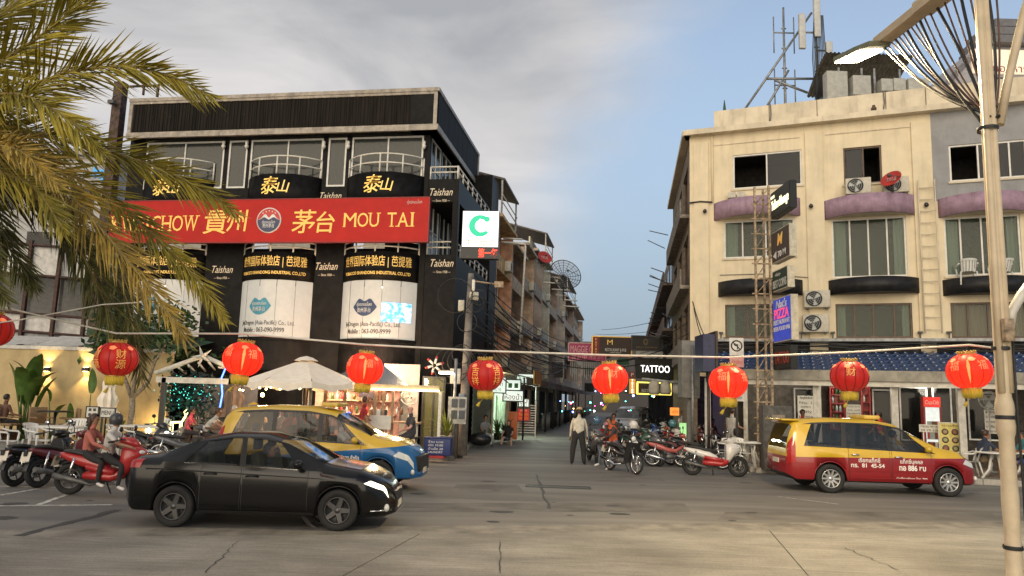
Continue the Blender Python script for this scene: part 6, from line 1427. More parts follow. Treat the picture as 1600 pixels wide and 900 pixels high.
    MB().cyl((-.05, .1, .3), (-.0, .26, .0), .012, n=6).build('kick_stand', plast, o)
    MB().sphere((-.81, 0, .68), .055, 8, 6, (.6, 1.2, .7)).build('tail_lamp', tail_m, o)
    if plate:
        MB().add([(-.93, -.12, .52), (-.93, .12, .52), (-.88, .12, .70), (-.88, -.12, .70)], [(0, 1, 2, 3)]).box(-.93, -.80, -.02, .02, .50, .53).build('number_plate', plate_m, o)
        MB().box(-.92, -.76, -.04, .04, .62, .72).build('plate_bracket', plast, o)
    return o
def mpaint(n, c, r=.3): return M(n, c, r, var=.06, coat=.4)
P_blk = mpaint('black motorcycle paint', (.012, .012, .013)); P_red = mpaint('red motorcycle paint', (.38, .02, .02)); P_wht = mpaint('white motorcycle paint', (.62, .60, .57)); P_gry = mpaint('grey motorcycle paint', (.09, .09, .095)); P_mar = mpaint('maroon motorcycle paint', (.10, .015, .02)); P_sal = mpaint('faded red motorcycle paint', (.42, .10, .08)); P_cream = mpaint('cream leg shield', (.55, .42, .30)); P_blu = mpaint('blue motorcycle paint', (.03, .07, .2))
def gp(px, py): p = onground(px, py); p.z = 0; return p
# parked by the left kerb, seen from behind
scooter('motor_scooter', 'black parked scooter with a tilted plate nearest the white garden tables', gp(66, 755), R(76), P_blk, plast)
scooter('motor_scooter', 'dark maroon scooter with a square white plate parked beside the black one', gp(104, 757), R(72), P_mar, P_blk)
scooter('motor_scooter', 'black scooter with lit lamp half hidden behind the red scooter', gp(228, 722), R(-20), P_blk, plast, lamp=True)
scooter('motor_scooter', 'dark moped with chrome lamps between the garden table and the yellow taxi', gp(285, 727), R(12), P_gry, plast, 'cub')
RED_SC = gp(162, 774); red_rz = R(4)
scooter('motor_scooter', 'bright red scooter carrying two riders along the road', RED_SC, red_rz, P_red, P_red, lean=0)
# rank of motorcycles at the corner of the side street
scooter('motor_scooter', 'white and red maxi scooter parked at the end of the rank', gp(1117, 744), R(-6), P_wht, P_red)
scooter('motorcycle', 'faded red motorcycle with cream leg shield in the rank', gp(1050, 730), R(-4), P_sal, P_cream, 'cub')
scooter('motorcycle', 'black motorcycle facing the road with a rider in an orange vest', gp(972, 738), R(-62), P_blk, plast, 'cub')
scooter('motor_scooter', 'grey scooter with a blue helmet beside the man in the straw hat', gp(926, 722), R(-85), P_gry, plast)
scooter('motorcycle', 'maroon motorcycle behind the black one with a pink helmet', gp(948, 716), R(-70), P_mar, plast, 'cub')
scooter('motorcycle', 'orange and white motorcycle behind the faded red one', gp(1028, 707), R(-8), mpaint('orange motorcycle paint', (.45, .10, .03)), P_wht, 'cub')
scooter('motor_scooter', 'blue scooter deeper in the rank by the silver vehicle', gp(1008, 700), R(-40), P_blu, plast)
scooter('motorcycle', 'black motorcycle with a red tank at the back of the rank', gp(1062, 703), R(-30), P_red, P_blk, 'cub')
scooter('motor_scooter', 'dark scooter wedged between the white scooter and the seated drivers', gp(1085, 720), R(-14), P_blk, P_red)
scooter('motor_scooter', 'dark green scooter squeezed behind the black motorcycle', gp(992, 716), R(-50), mpaint('dark green motorcycle paint', (.02, .06, .04)), plast)
scooter('motor_scooter', 'white front scooter between the faded red and orange motorcycles', gp(1040, 716), R(-20), P_wht, P_blk)
scooter('motorcycle', 'black motorcycle with chrome rack behind the grey scooter', gp(936, 704), R(-80), P_blk, P_red, 'cub')
for sd_ in (-1, 1): C3.patch(-1.75, -1.75, 1.7, 1.7, 4.92, 5.0, sd_, .006, 26, 1).build('shoulder_crease', black_paint, sedan); C3.patch(-1.15, -1.15, .74, .74, 5.97, 6.03, sd_, .008, 14, 1).build('window_strip', chrome, sedan)
for px, py, a, c, st, lab in ((1006, 726, -55, P_gry, 'scooter', 'charcoal scooter next to the faded red motorcycle wheel'), (1078, 728, -10, P_mar, 'cub', 'maroon motorcycle tucked behind the white and red scooter'), (1024, 694, -30, P_wht, 'scooter', 'white scooter at the rear of the rank'), (968, 706, -75, P_blu, 'cub', 'blue motorcycle behind the riders in orange'), (1048, 692, -25, P_gry, 'scooter', 'grey scooter before the glowing chair'), (1096, 732, -20, P_blk, 'cub', 'black motorcycle beside the white plastic chairs')): scooter('motorcycle', lab, gp(px, py), R(a), c, plast, st)
# ================================================================== people
skin_m = {k: M('skin ' + k, c, .55, var=.06, scale=5) for k, c in {'tan': (.30, .15, .085), 'light': (.46, .27, .19), 'dark': (.17, .085, .05), 'pink': (.52, .27, .20)}.items()}
hair_blk = M('black hair', (.014, .012, .011), .5, var=.3, scale=30); hair_gry = M('grey hair', (.45, .43, .40), .6, var=.2, scale=30); hair_brn = M('brown hair', (.06, .03, .018), .5, var=.3, scale=30)
def fab(n, c): return M(n + ' cloth', c, .85, var=.14, scale=7, bump=.15)
eye_m = M('dark eye', (.01, .008, .007), .2)
def sph_dir(a, sp, side, y): # angle forward a, outward sp
    return Vector((math.sin(a) * math.cos(sp), side * math.sin(sp), -math.cos(a) * math.cos(sp)))
def person(label, loc, rz, shirt, legs, skin='tan', hair=hair_blk, H=1.68, lean=5, thigh=(3, -3), shin=(-3, -6), arm=(5, -5), fore=(15, 10), spread=10, aspread=8, seat=None, sleeve='short', shorts=False, shoe=None, hat=None, headpitch=0, headyaw=0, long_hair=False, group=None, bag=None, twist=0, fat=1.0, helmet=None, vest=None, forespread=None, loose=1.0):
    """faces +x; joint angles in degrees, 0 = hanging down, 90 = pointing forward"""
    k = H / 1.70; S = skin_m[skin]; J = {}; E = []
    L = dict(th=.43 * k, sh=.42 * k, ua=.29 * k, fa=.25 * k)
    hipz = 0.0; pel = Vector((0, 0, 0)); la = R(lean); up = Vector((math.sin(la), 0, math.cos(la)))
    J['pelvis'] = pel; J['waist'] = up * .14 * k; J['chest'] = up * .36 * k + Vector((.01, 0, 0)); J['collar'] = up * .47 * k; J['neck'] = up * .53 * k + Vector((.012, 0, 0))
    ha = la * .4 + R(headpitch); hup = Vector((math.sin(ha), 0, math.cos(ha))); hf = Vector((math.cos(ha), 0, -math.sin(ha)))
    J['jaw'] = J['neck'] + hup * .065 * k + hf * .022 * k; J['head'] = J['neck'] + hup * .155 * k + hf * .012 * k; J['crown'] = J['neck'] + hup * .225 * k
    rad = {'pelvis': (.165 * fat, .115), 'waist': (.145 * fat, .105 * fat), 'chest': (.165, .11 * (fat * .5 + .5)), 'collar': (.12, .075), 'neck': (.052, .055), 'jaw': (.055, .066), 'head': (.076, .092), 'crown': (.056, .066)}
    ch = ['pelvis', 'waist', 'chest', 'collar', 'neck', 'jaw', 'head', 'crown']; E += [(a, b_) for a, b_ in zip(ch[:-1], ch[1:])]
    tw = R(twist)
    for i, s in enumerate((-1, 1)):
        t, b_ = R(thigh[i]), R(shin[i]); sp = R(spread)
        hip = Vector((0, s * .09 * k, -.05)); kn = hip + sph_dir(t, sp, s, 0) * L['th']; an = kn + sph_dir(b_, sp * .3, s, 0) * L['sh']; toe = an + Vector((.15 * k, s * .03, -.045 * k))
        heel = an + Vector((-.045 * k, 0, -.05 * k))
        n = 'lr'[i]; J['hip' + n], J['knee' + n], J['calf' + n], J['ankle' + n], J['toe' + n], = hip, kn, kn + (an - kn) * .35 + Vector((-.015, 0, 0)), an, toe
        rad.update({'hip' + n: (.095 * fat, .1 * fat), 'knee' + n: (.058 * loose, .058 * loose), 'calf' + n: (.055 * loose, .056 * loose), 'ankle' + n: (.036 * loose, .04 * loose), 'toe' + n: (.036, .026)})
        E += [('pelvis', 'hip' + n), ('hip' + n, 'knee' + n), ('knee' + n, 'calf' + n), ('calf' + n, 'ankle' + n), ('ankle' + n, 'toe' + n)]
        a, f = R(arm[i]), R(fore[i]); asp = R(aspread); fsp = R(forespread if forespread is not None else aspread * .3)
        sh_ = J['chest'] + up * .075 * k + Vector((-.005, s * .175 * k, 0)); el = sh_ + sph_dir(a, asp, s, 0) * L['ua']; wr_ = el + sph_dir(f, fsp, s, 0) * L['fa']; hd = wr_ + (wr_ - el).normalized() * .075 * k
        J['sh' + n], J['el' + n], J['wr' + n], J['hd' + n] = sh_, el, wr_, hd
        rad.update({'sh' + n: (.062, .062), 'el' + n: (.042, .042), 'wr' + n: (.028, .028), 'hd' + n: (.036, .018)}); E += [('chest', 'sh' + n), ('sh' + n, 'el' + n), ('el' + n, 'wr' + n), ('wr' + n, 'hd' + n)]
    names = list(J); low = min(J['toel'].z, J['toer'].z, J['anklel'].z - .05 * k, J['ankler'].z - .05 * k) - .025 * k
    base = -low if seat is None else seat + .10 * k
    me = bpy.data.meshes.new('body'); me.from_pydata([J[n] + Vector((0, 0, base)) for n in names], [(names.index(a), names.index(b_)) for a, b_ in E], [])
    ob = bpy.data.objects.new('body', me); COL.objects.link(ob); md = ob.modifiers.new('skin', 'SKIN'); md.use_smooth_shade = True; md.branch_smoothing = .3
    for i, n in enumerate(names): me.skin_vertices[0].data[i].radius = (rad[n][0] * k, rad[n][1] * k); me.skin_vertices[0].data[i].use_root = (n == 'pelvis')
    sb = ob.modifiers.new('sub', 'SUBSURF'); sb.levels = 2; sb.render_levels = 2
    dg = bpy.context.evaluated_depsgraph_get(); out = bpy.data.meshes.new_from_object(ob.evaluated_get(dg)); bpy.data.objects.remove(ob); bpy.data.meshes.remove(me)
    shoe = shoe or M('dark shoe', (.03, .025, .022), .5)
    mats = [shirt, legs, S, shoe, vest or shirt]; out.materials.clear()
    for m in mats: out.materials.append(m)
    segs = []
    for a, b_ in E:
        if a in ('jaw', 'head', 'neck') or b_ in ('jaw', 'neck'): c = 2
        elif a in ('pelvis',) and b_ == 'waist': c = 0
        elif a in ('waist', 'chest', 'collar'): c = 4 if a in ('waist', 'chest') and b_ in ('chest', 'collar') else 0
        elif a[:2] == 'sh': c = 0
        elif a[:2] == 'el': c = 0 if sleeve == 'long' else 2
        elif a[:2] == 'wr': c = 2
        elif a == 'pelvis' or a[:3] == 'hip': c = 1
        elif a[:4] in ('knee', 'calf'): c = 2 if shorts else 1
        else: c = 3
        segs.append((J[a] + Vector((0, 0, base)), J[b_] + Vector((0, 0, base)), c, a))
    for p in out.polygons:
        c = p.center; best = 9; bc = 0
        for a, b_, cc, an in segs:
            d = b_ - a; t = max(0, min(1, (c - a).dot(d) / d.length_squared)); dist = (c - a - d * t).length - (.07 if an in ('waist', 'chest') else (.04 if an == 'pelvis' else 0))
            if dist < best:
                best = dist; bc = cc
                if sleeve == 'none' and an[:2] == 'sh': bc = 2
                if sleeve == 'short' and an[:2] == 'sh' and t > .72: bc = 2
                if shorts and an[:3] == 'hip' and t > .8: bc = 2
        p.material_index = bc; p.use_smooth = True
    # fingers: four unequal, bent, and a thumb leaving the side of the palm
    bm = bmesh.new(); bm.from_mesh(out)
    for n, s in (('l', -1), ('r', 1)):
        hd = J['hd' + n] + Vector((0, 0, base)); d = (J['hd' + n] - J['wr' + n]).normalized(); sidev = Vector((0, 1, 0)) if abs(d.y) < .8 else Vector((1, 0, 0)); pl = d.cross(sidev).normalized(); sidev = pl.cross(d)
        if pl.z > 0: pl = -pl
        fm = MB()
        for q, (o_, ln) in enumerate(((-.026, .058), (-.009, .07), (.009, .066), (.025, .052))):
            b0 = hd + sidev * o_ * k; fm.tube([b0 - d * .01, b0 + d * ln * .5 * k + pl * .006, b0 + d * ln * .85 * k + pl * .026 * k], .008, 5, rs=[.009 * k, .0085 * k, .0065 * k])
        b0 = hd - d * .045 * k - sidev * s * .024 * k; fm.tube([b0, b0 - sidev * s * .022 * k + d * .025 * k + pl * .01, b0 - sidev * s * .024 * k + d * .05 * k + pl * .02], .009, 5, rs=[.011 * k, .009 * k, .007 * k])
        vs = [bm.verts.new(v) for v in fm.v]
        for f in fm.f:
            try: fc = bm.faces.new([vs[i] for i in f]); fc.material_index = 2; fc.smooth = True
            except ValueError: pass
    bm.to_mesh(out); bm.free()
    o = thing('person', label, 'person', loc, rz, group); link('body', out, o)
    hc = J['head'] + Vector((0, 0, base)); Q = Matrix.Translation(hc) @ Matrix.Rotation(R(headyaw), 4, 'Z') @ Matrix.Rotation(ha, 4, 'Y')
    for s in (-1, 1):
        MB().sphere((.083 * k, s * .031 * k, .005 * k), .011 * k, 6, 5).xf(Q).build('eye', eye_m, o)
        MB().sphere((-.005 * k, s * .078 * k, -.01 * k), .026 * k, 6, 5, (.7, .35, 1)).xf(Q).build('ear', S, o)
    MB().add([(.085 * k, 0, .02 * k), (.083 * k, -.014 * k, -.03 * k), (.083 * k, .014 * k, -.03 * k), (.112 * k, 0, -.026 * k)], [(0, 1, 3), (0, 3, 2), (1, 2, 3)], True).xf(Q).build('nose', S, o)
    MB().sphere((.084 * k, 0, -.055 * k), .018 * k, 8, 5, (.35, 1, .3)).xf(Q).build('mouth', M('lips', (.25, .08, .06), .5), o)
    if hair is not None and helmet is None:
        def hfn(s, t):
            a = 2 * math.pi * s; front = math.cos(a); e = math.pi / 2 * (1 - t * (1.0 + (.55 if front < .2 else .55 * (.2 - front) / .8)))   # lower at the back
            r = .102 * k; return tuple(Q @ Vector((r * 1.02 * math.cos(e) * front - .008 * k, r * .90 * math.cos(e) * math.sin(a), r * 1.04 * math.sin(e) + .018 * k)))
        MB().grid(hfn, 20, 8).build('hair', hair, o)
        if long_hair: loft([(0, 0, .085 * k, .05 * k), (.1 * k, 0, .095 * k, .045 * k), (.22 * k, 0, .09 * k, .035 * k), (.30 * k, 0, .05 * k, .02 * k)], 10).xf(Q @ Matrix.Translation((-.065 * k, 0, .05 * k)) @ Matrix.Rotation(R(90), 4, 'Y')).build('long_hair', hair, o)
    if hat: 
        hm, kind = hat
        if kind == 'straw': MB().lathe([(.17 * k, .035), (.105 * k, .05), (.10 * k, .12), (.075 * k, .15), (0, .155)], (0, 0, 0), 18).xf(Q).build('hat', hm, o)
        else: MB().lathe([(.105 * k, .03), (.10 * k, .09), (.06 * k, .125), (0, .13)], (0, 0, 0), 16).add([(.09 * k, -.07 * k, .045 * k), (.19 * k, -.05 * k, .03 * k), (.19 * k, .05 * k, .03 * k), (.09 * k, .07 * k, .045 * k)], [(0, 1, 2, 3)]).xf(Q).build('cap', hm, o)
    if helmet: MB().lathe([(.115 * k, -.07), (.13 * k, .0), (.125 * k, .07), (.08 * k, .125), (0, .145)], (-.012, 0, .01), 18).xf(Q).build('helmet', helmet, o)
    if bag: loft([(-.1, 0, .05, .12), (0, 0, .06, .14), (.1, 0, .05, .12)], 10).xf(Matrix.Translation(J['hipl'] + Vector((0, -.12, base + .02)))).tube([J['hipl'] + Vector((.05, -.13, base + .15)), J['chest'] + Vector((.12, -.05, base)), J['shr'] + Vector((0, -.05, base + .07))], .012, 5).build('shoulder_bag', bag, o)
    return o
sit = dict(thigh=(86, 84), shin=(2, -4), spread=8)
pv = .155
def pg(px, py, z=.14): return onground(px, py, z)
# two riders on the red scooter
mk = lambda n, c: fab(n, c)
d_ = Vector((math.cos(red_rz), math.sin(red_rz), 0))
ride = dict(thigh=(72, 70), shin=(-6, -8), spread=14)
person('scooter driver in a white shirt with a dark helmet, hands on the red handlebar', RED_SC + d_ * .0, red_rz, mk('white shirt', (.55, .53, .50)), mk('black trouser', (.02, .02, .022)), 'tan', helmet=M('dark helmet', (.05, .05, .055), .3), seat=.64, lean=8, arm=(48, 48), fore=(78, 78), aspread=12, sleeve='short', shoe=M('white shoe', (.6, .58, .55), .6), H=1.56, forespread=2, **ride)
person('pillion rider in a salmon top holding the scooter driver', RED_SC - d_ * .36, red_rz, mk('salmon top', (.42, .13, .10)), mk('black trouser', (.02, .02, .022)), 'tan', hair=hair_brn, seat=.68, lean=4, arm=(35, 35), fore=(70, 72), aspread=10, sleeve='long', shoe=M('white shoe', (.6, .58, .55), .6), H=1.52, long_hair=True, **ride)
# the man in the straw hat, seen from behind, and the rank drivers
person('man in straw hat and striped shirt standing with his back turned', gp(903, 726), R(80), fab('pale shirt', (.50, .46, .37)), mk('loose black trouser', (.018, .017, .017)), 'dark', H=1.70, lean=16, arm=(8, -4), fore=(14, 0), sleeve='long', hat=(M('straw hat', (.5, .34, .16), .8, var=.2, scale=20), 'straw'), aspread=14, thigh=(2, -2), shin=(-3, -4), fat=1.32, headpitch=14, loose=1.6)
ov = fab('orange vest', (.55, .10, .03)); dn = fab('grey blue jeans', (.10, .13, .17)); dkt = fab('dark top', (.04, .035, .035))
person('driver in an orange vest sitting on the black motorcycle with feet down', gp(962, 733) + Vector((-.05, .1, 0)), R(-150), dkt, dn, 'tan', seat=.68, lean=14, thigh=(62, 50), shin=(4, 2), arm=(30, 40), fore=(90, 80), sleeve='long', vest=ov, shoe=M('white shoe', (.6, .58, .55), .6), H=1.66, headpitch=10, spread=12)
person('driver in an orange vest behind the black motorcycle, facing the road', gp(958, 712), R(-95), dkt, dn, 'dark', seat=.68, lean=8, thigh=(70, 70), shin=(0, 0), arm=(30, 30), fore=(70, 80), sleeve='long', vest=ov, H=1.66)
person('driver in a red vest seated low behind the white scooter', gp(1096, 712), R(-120), fab('brown top', (.12, .06, .04)), dn, 'tan', seat=.45, lean=24, **{**sit}, arm=(40, 35), fore=(80, 85), sleeve='short', vest=fab('red vest', (.5, .05, .03)), H=1.66, headpitch=22)
person('seated driver in a red vest with grey mask near the plastic chairs', gp(1112, 700), R(-60), fab('brown top', (.12, .06, .04)), dn, 'tan', seat=.45, lean=6, **{**sit}, arm=(20, 20), fore=(60, 60), vest=fab('red vest', (.5, .05, .03)), H=1.68)
person('person in turquoise top seated beside the standing woman in white', gp(1108, 694), R(-20), fab('turquoise top', (.05, .22, .25)), dn, 'tan', seat=.45, lean=6, **{**sit}, arm=(20, 20), fore=(60, 60), H=1.6)
person('woman in white shirt and trousers standing with a shoulder bag', pg(1143, 716), R(35), fab('white blouse', (.60, .58, .54)), fab('white trousers', (.52, .50, .46)), 'light', hair=hair_brn, H=1.66, lean=4, arm=(20, 4), fore=(75, 10), sleeve='short', bag=M('dark leather bag', (.04, .03, .025), .5), fat=1.05)
person('man in white cap leaning on the counter by the concrete post', pg(1180, 706), R(-30), fab('maroon shirt', (.16, .03, .03)), dkt, 'tan', H=1.70, lean=12, arm=(35, 30), fore=(80, 75), hat=(M('white cap', (.6, .58, .54), .7), 'cap'))
person('bartender in white behind the glowing green bar seat', at(1066, 668, 30).xy.to_3d(), R(-80), fab('white blouse', (.60, .58, .54)), dkt, 'tan', H=1.62, arm=(30, 20), fore=(80, 80))
# kiosk sitters
person('masked person in grey sitting on the kiosk step beside a black bag', at(757, 678, 29.5).xy.to_3d() + Vector((0, 0, .12)), R(-70), fab('grey top', (.2, .2, .2)), fab('pale trousers', (.4, .38, .34)), 'tan', seat=.3, lean=8, thigh=(95, 92), shin=(10, 4), spread=8, arm=(30, 30), fore=(70, 70), H=1.62)
person('person in black sitting on the ground before the potted plants', at(795, 686, 31).xy.to_3d() + Vector((0, 0, .1)), R(-100), fab('black top', (.015, .015, .015)), dn, 'light', hair=hair_brn, seat=.1, lean=10, thigh=(100, 96), shin=(40, 36), spread=14, arm=(45, 45), fore=(70, 80), shorts=True, H=1.62, long_hair=True)
# restaurant people
def rp_(px, off, z=.17): return RF.w(RF.uv(px, 640, off)[0], z, off)
person('waiter with dark hair in a red shirt facing the street beside the tall notice', rp_(1252, -.6), R(-80), fab('red shirt', (.42, .03, .03)), dkt, 'dark', H=1.68, arm=(10, 10), fore=(40, 40))
person('waiter in red seen from behind at the drinks counter', rp_(1377, .2), R(95), fab('red shirt', (.42, .03, .03)), dkt, 'tan', H=1.68, arm=(20, 20), fore=(60, 60), lean=10)
person('man in dark blue resting his head on his hand at the garden table', rp_(1530, -2.6, .15), R(15), fab('navy shirt', (.03, .04, .07)), fab('khaki shorts', (.2, .15, .1)), 'tan', hair=hair_brn, seat=.45, lean=14, arm=(45, 70), fore=(95, 150), shorts=True, H=1.74, **sit)
person('seated guest in teal partly behind the lamp post', rp_(1600, -2.2, .15), R(170), fab('teal shirt', (.04, .16, .18)), fab('blue shorts', (.04, .07, .2)), 'tan', seat=.45, lean=8, arm=(30, 30), fore=(90, 90), shorts=True, H=1.72, **sit)
def in_car(car_o, x, y, label, shirt, skin='tan', sz=.62):
    o = person(label, car_o.location + Matrix.Rotation(car_o.rotation_euler.z, 3, 'Z') @ Vector((x, y, .0)), car_o.rotation_euler.z, shirt, dkt, skin, seat=sz, lean=-8, arm=(50, 50), fore=(95, 95), thigh=(84, 84), shin=(38, 38), spread=6, H=1.66); return o
in_car(red_taxi, .42, -.36, 'driver behind the wheel of the red and yellow taxi', fab('grey top', (.2, .2, .2)))
in_car(red_taxi, -.48, .3, 'passenger in the middle row of the red and yellow taxi', fab('navy shirt', (.03, .04, .07)))
in_car(blue_taxi, .42, -.36, 'driver behind the wheel of the blue and yellow taxi', fab('white blouse', (.6, .58, .54)))
in_car(sedan, .1, -.32, 'driver inside the black sedan', fab('navy shirt', (.03, .04, .07)), sz=.34)
# ================================================================== garden terrace left of the black building
warm_l = M('warm strip lamp', (1, .8, .5), emit=(1, .72, .34), es=7)
def lamp(name, loc, e, col, r=.12, parent=None, kind='POINT', **k):
    l = bpy.data.lights.new(name, kind); l.energy = e; l.color = col
    if kind != 'AREA': l.shadow_soft_size = r
    for a, b_ in k.items(): setattr(l, a, b_)
    o = bpy.data.objects.new(name, l); COL.objects.link(o); o.location = loc
    if parent: o.parent = parent; o.location = Vector(loc) - parent.matrix_basis.translation
    return o
YW = 24.6
lamp('kiosk_light', kzl, 170, (.85, 1, .8), .3)
for q in SHOPL: lamp('shop_tube_light', q, 45, (1, .9, .72), .3)
GW = Fac(*at(0, 600, YW).xy, 2.0)
wx0, wx1 = GW.uv(-200, 620)[0], GW.uv(262, 620)[0]; wzt = GW.uv(100, 547)[1]
cw = thing('cream_garden_wall', 'cream garden wall with two lit up and down lamps', 'wall', GW.o)
part(B(wx0, wx1, 0, .2, 0, wzt), 'wall_face', M('warm cream render', (.50, .38, .19), .8, var=.1, scale=1.5, dirt=.25), cw, GW)
part(B(wx0, wx1, -.05, .25, wzt, wzt + .12), 'wall_cap', M('white post'), cw, GW)
for px in (72, 133):
    u, z = GW.uv(px, 577, -.1)
    lo_ = part(B(u - .1, u + .1, -.14, 0, z - .07, z + .07), 'wall_lamp', dark_trim, cw, GW)
    for s in (-1, 1):
        B(u - .07, u + .07, -.12, -.03, z + s * .072 - .002, z + s * .072 + .002).build('lamp_lens', M('warm lens', (1, .85, .5), emit=(1, .7, .28), es=20), lo_)
        q = GW.w(u, z + s * .1, -.16); L = lamp('wall_lamp_light', q, 34, (1, .68, .28), .03, lo_ if False else None, 'SPOT', spot_size=R(95), spot_blend=.5); L.rotation_euler = (0 if s < 0 else math.pi, 0, 0)
u, z = GW.uv(235, 650, -.3); gl = MB().sphere((0, 0, 0), .09, 10, 6).build('ground_lamp', M('warm lens')); gl.location = GW.w(u, .55, -.35); tag(gl, 'small glowing uplight at the foot of the cream wall', 'lamp'); lamp('uplight', gl.location + Vector((0, -.15, .1)), 12, (1, .68, .28), .08)
# sheet roofing lying behind the wall
rsh = thing('sheet_roof', 'loose white and green roofing sheets above the cream wall', 'roof', GW.w(0, wzt + .1, .4))
for k in range(6): MB().add([(-5 + k * 1.9, 0, .03 * (k % 2)), (-3.2 + k * 1.9, -.1, .1), (-3.1 + k * 1.9, 1.8, .5), (-5.1 + k * 1.9, 1.7, .4 + .05 * k)], [(0, 1, 2, 3)]).build('roof_sheet', M('white roof sheet', (.5, .49, .45), .6, dirt=.4) if k < 4 else M('green roof sheet', (.08, .16, .10), .6), rsh)
# old pavilion with curved white panels behind brown posts
pv_ = thing('white_pavilion', 'old pavilion with curved white panels and rusty brown posts', 'building', at(60, 600, 31).xy.to_3d())
wp = M('white pavilion panel', (.60, .58, .54), .6, var=.12, dirt=.4); bp_ = M('rusty brown post', (.07, .03, .022), .7, var=.3)
Y0 = 31; zz = [at(60, y, Y0).z for y in (548, 520, 492, 468, 432, 385)]
for r_, (za, zb_, m_) in enumerate(((zz[0], zz[1], M('pale grey sheet')), (zz[1] + .02, zz[2], wp), (zz[2] + .02, zz[4], M('dark window glass')), (zz[4] + .02, zz[5], wp))):
    for k in range(7):
        x0 = -5 + k * 1.35; cv = lambda x: .06 * max(0, x + 1) ** 2
        MB().grid(lambda s, t: (x0 + 1.33 * s, cv(x0 + 1.33 * s), za + (zb_ - za) * t - .05 * (x0 + 1.33 * s)), 4, 1).build('panel', m_, pv_)
for k in range(8): x0 = -5 + k * 1.35; B(x0 - .07, x0 + .07, -.2, -.05, 0, zz[5] - .05 * x0 + .2).build('post', bp_, pv_); 
for z in (zz[1], zz[2], zz[4], zz[5]): MB().cyl((-5.2, -.12, z + .26), (4.6, -.12, z - .23), .06, n=6).build('rail', bp_, pv_)
B(-6, 5, .5, 5, zz[5] - .2, zz[5] + .1).build('roof', M('grey roof sheet'), pv_); B(-6, 4.4, 2.2, 2.4, 0, zz[5]).build('rear_wall', wp, pv_)
# pale block behind, with blue script sign
hb = thing('pale_rear_block', 'pale block with a blue bay sign behind the palm', 'building', at(60, 600, 44).xy.to_3d())
hx1 = at(176, 300, 44).x - hb.location.x; hz = at(100, 243, 44).z
B(-14, hx1, 0, 6, 0, hz).build('wall', M('pale block wall', (.45, .44, .42), .8, var=.1, dirt=.3), hb)
for f in range(4):
    for k in range(5): w_ = B(-9 + k * 2.4, -7.4 + k * 2.4, -.06, -.002, 4 + f * 3, 5.6 + f * 3).build('window', dark_glass, hb)
B(-14, hx1 + .3, -.3, 6, hz, hz + .4).build('roof_band', M('pale grey wall'), hb)
text('bay', 1.1, M('blue sign print', (.03, .25, .5), .5, emit=(.05, .4, .8), es=.3), hb, (hx1 - .9, -.1, at(163, 272, 44).z), shear=.2, w=1.0, bold=.03)
# leafy plants
def leaf_mat(n, c): return M(n, c, .42, var=.25, scale=3, spec=.4)
lg = leaf_mat('broad green leaf', (.075, .14, .025)); lg2 = leaf_mat('dark green leaf', (.035, .075, .022)); lgy = leaf_mat('yellow green leaf', (.16, .19, .03))
def big_leaf(L, w, bend, mb=None):
    """banana type blade along +z from a stalk, folded on its midrib"""
    mb = mb or MB()
    def fn(s, t):
        x = (s - .5) * 2; ww = w * (math.sin(math.pi * min(1, t * .93 + .07)) ** .6) * (1 - .25 * t); b_ = bend * t * t
        return (x * ww, -L * math.sin(b_) * t * .75 + abs(x) * ww * .35, L * t * math.cos(b_ * .8))
    return mb.grid(fn, 4, 10)
def banana(name, label, loc, leaves, mat, sc=1.0, group=None):
    o = thing(name, label, 'plant', loc, 0, group)
    for (az, tilt, h, L, w, bend) in leaves:
        q = Matrix.Translation((random.uniform(-.12, .12), random.uniform(-.1, .1), 0)) @ Matrix.Rotation(az, 4, 'Z') @ Matrix.Rotation(tilt, 4, 'X')
        MB().tube([q @ Vector((0, 0, 0)), q @ Vector((0, 0, h * sc * .5)), q @ Vector((0, 0, h * sc + .05))], .02, 6, rs=[.035, .025, .014]).build('stalk', mat, o)
        big_leaf(L * sc, w * sc, bend).xf(q @ Matrix.Translation((0, 0, h * sc))).build('leaf', mat, o)
    return o
rnd = random.Random(3)
banana('banana_plant', 'tall broad leaved banana plant against the cream wall', GW.w(GW.uv(40, 650, -1.0)[0], .14, -1.0), [(rnd.uniform(-2.5, 2.5), rnd.uniform(.03, .28), rnd.uniform(.9, 1.7), rnd.uniform(.9, 1.25), rnd.uniform(.17, .24), rnd.uniform(.1, .7)) for _ in range(13)], lg, 1.05)
banana('heliconia', 'single slender leaf plant before the wall lamp nearer the frangipani', GW.w(GW.uv(144, 650, -.5)[0], .14, -.5), [(.1, .03, 1.6, .85, .16, .1), (1.9, .15, .5, .6, .12, .3)], lg)
banana('heliconia', 'low pair of narrow leaves beside the round black table', GW.w(GW.uv(112, 650, -.5)[0], .14, -.5), [(.3, .1, .6, .7, .12, .2), (-1.6, .3, .4, .5, .1, .4), (2.2, .2, .5, .5, .1, .4)], lg)
banana('heliconia', 'short leaf plant between the closed white parasol and the trunk', GW.w(GW.uv(184, 650, -.5)[0], .14, -.5), [(-1.0, .35, .7, .5, .13, .5), (1.2, .2, .4, .4, .1, .4)], lg2)
banana('heliconia', 'drooping leaf plant standing beside the banana plant', GW.w(GW.uv(78, 650, -.6)[0], .14, -.6), [(-.6, .12, 1.3, .75, .15, .9), (1.4, .3, .8, .7, .13, .8)], lg)
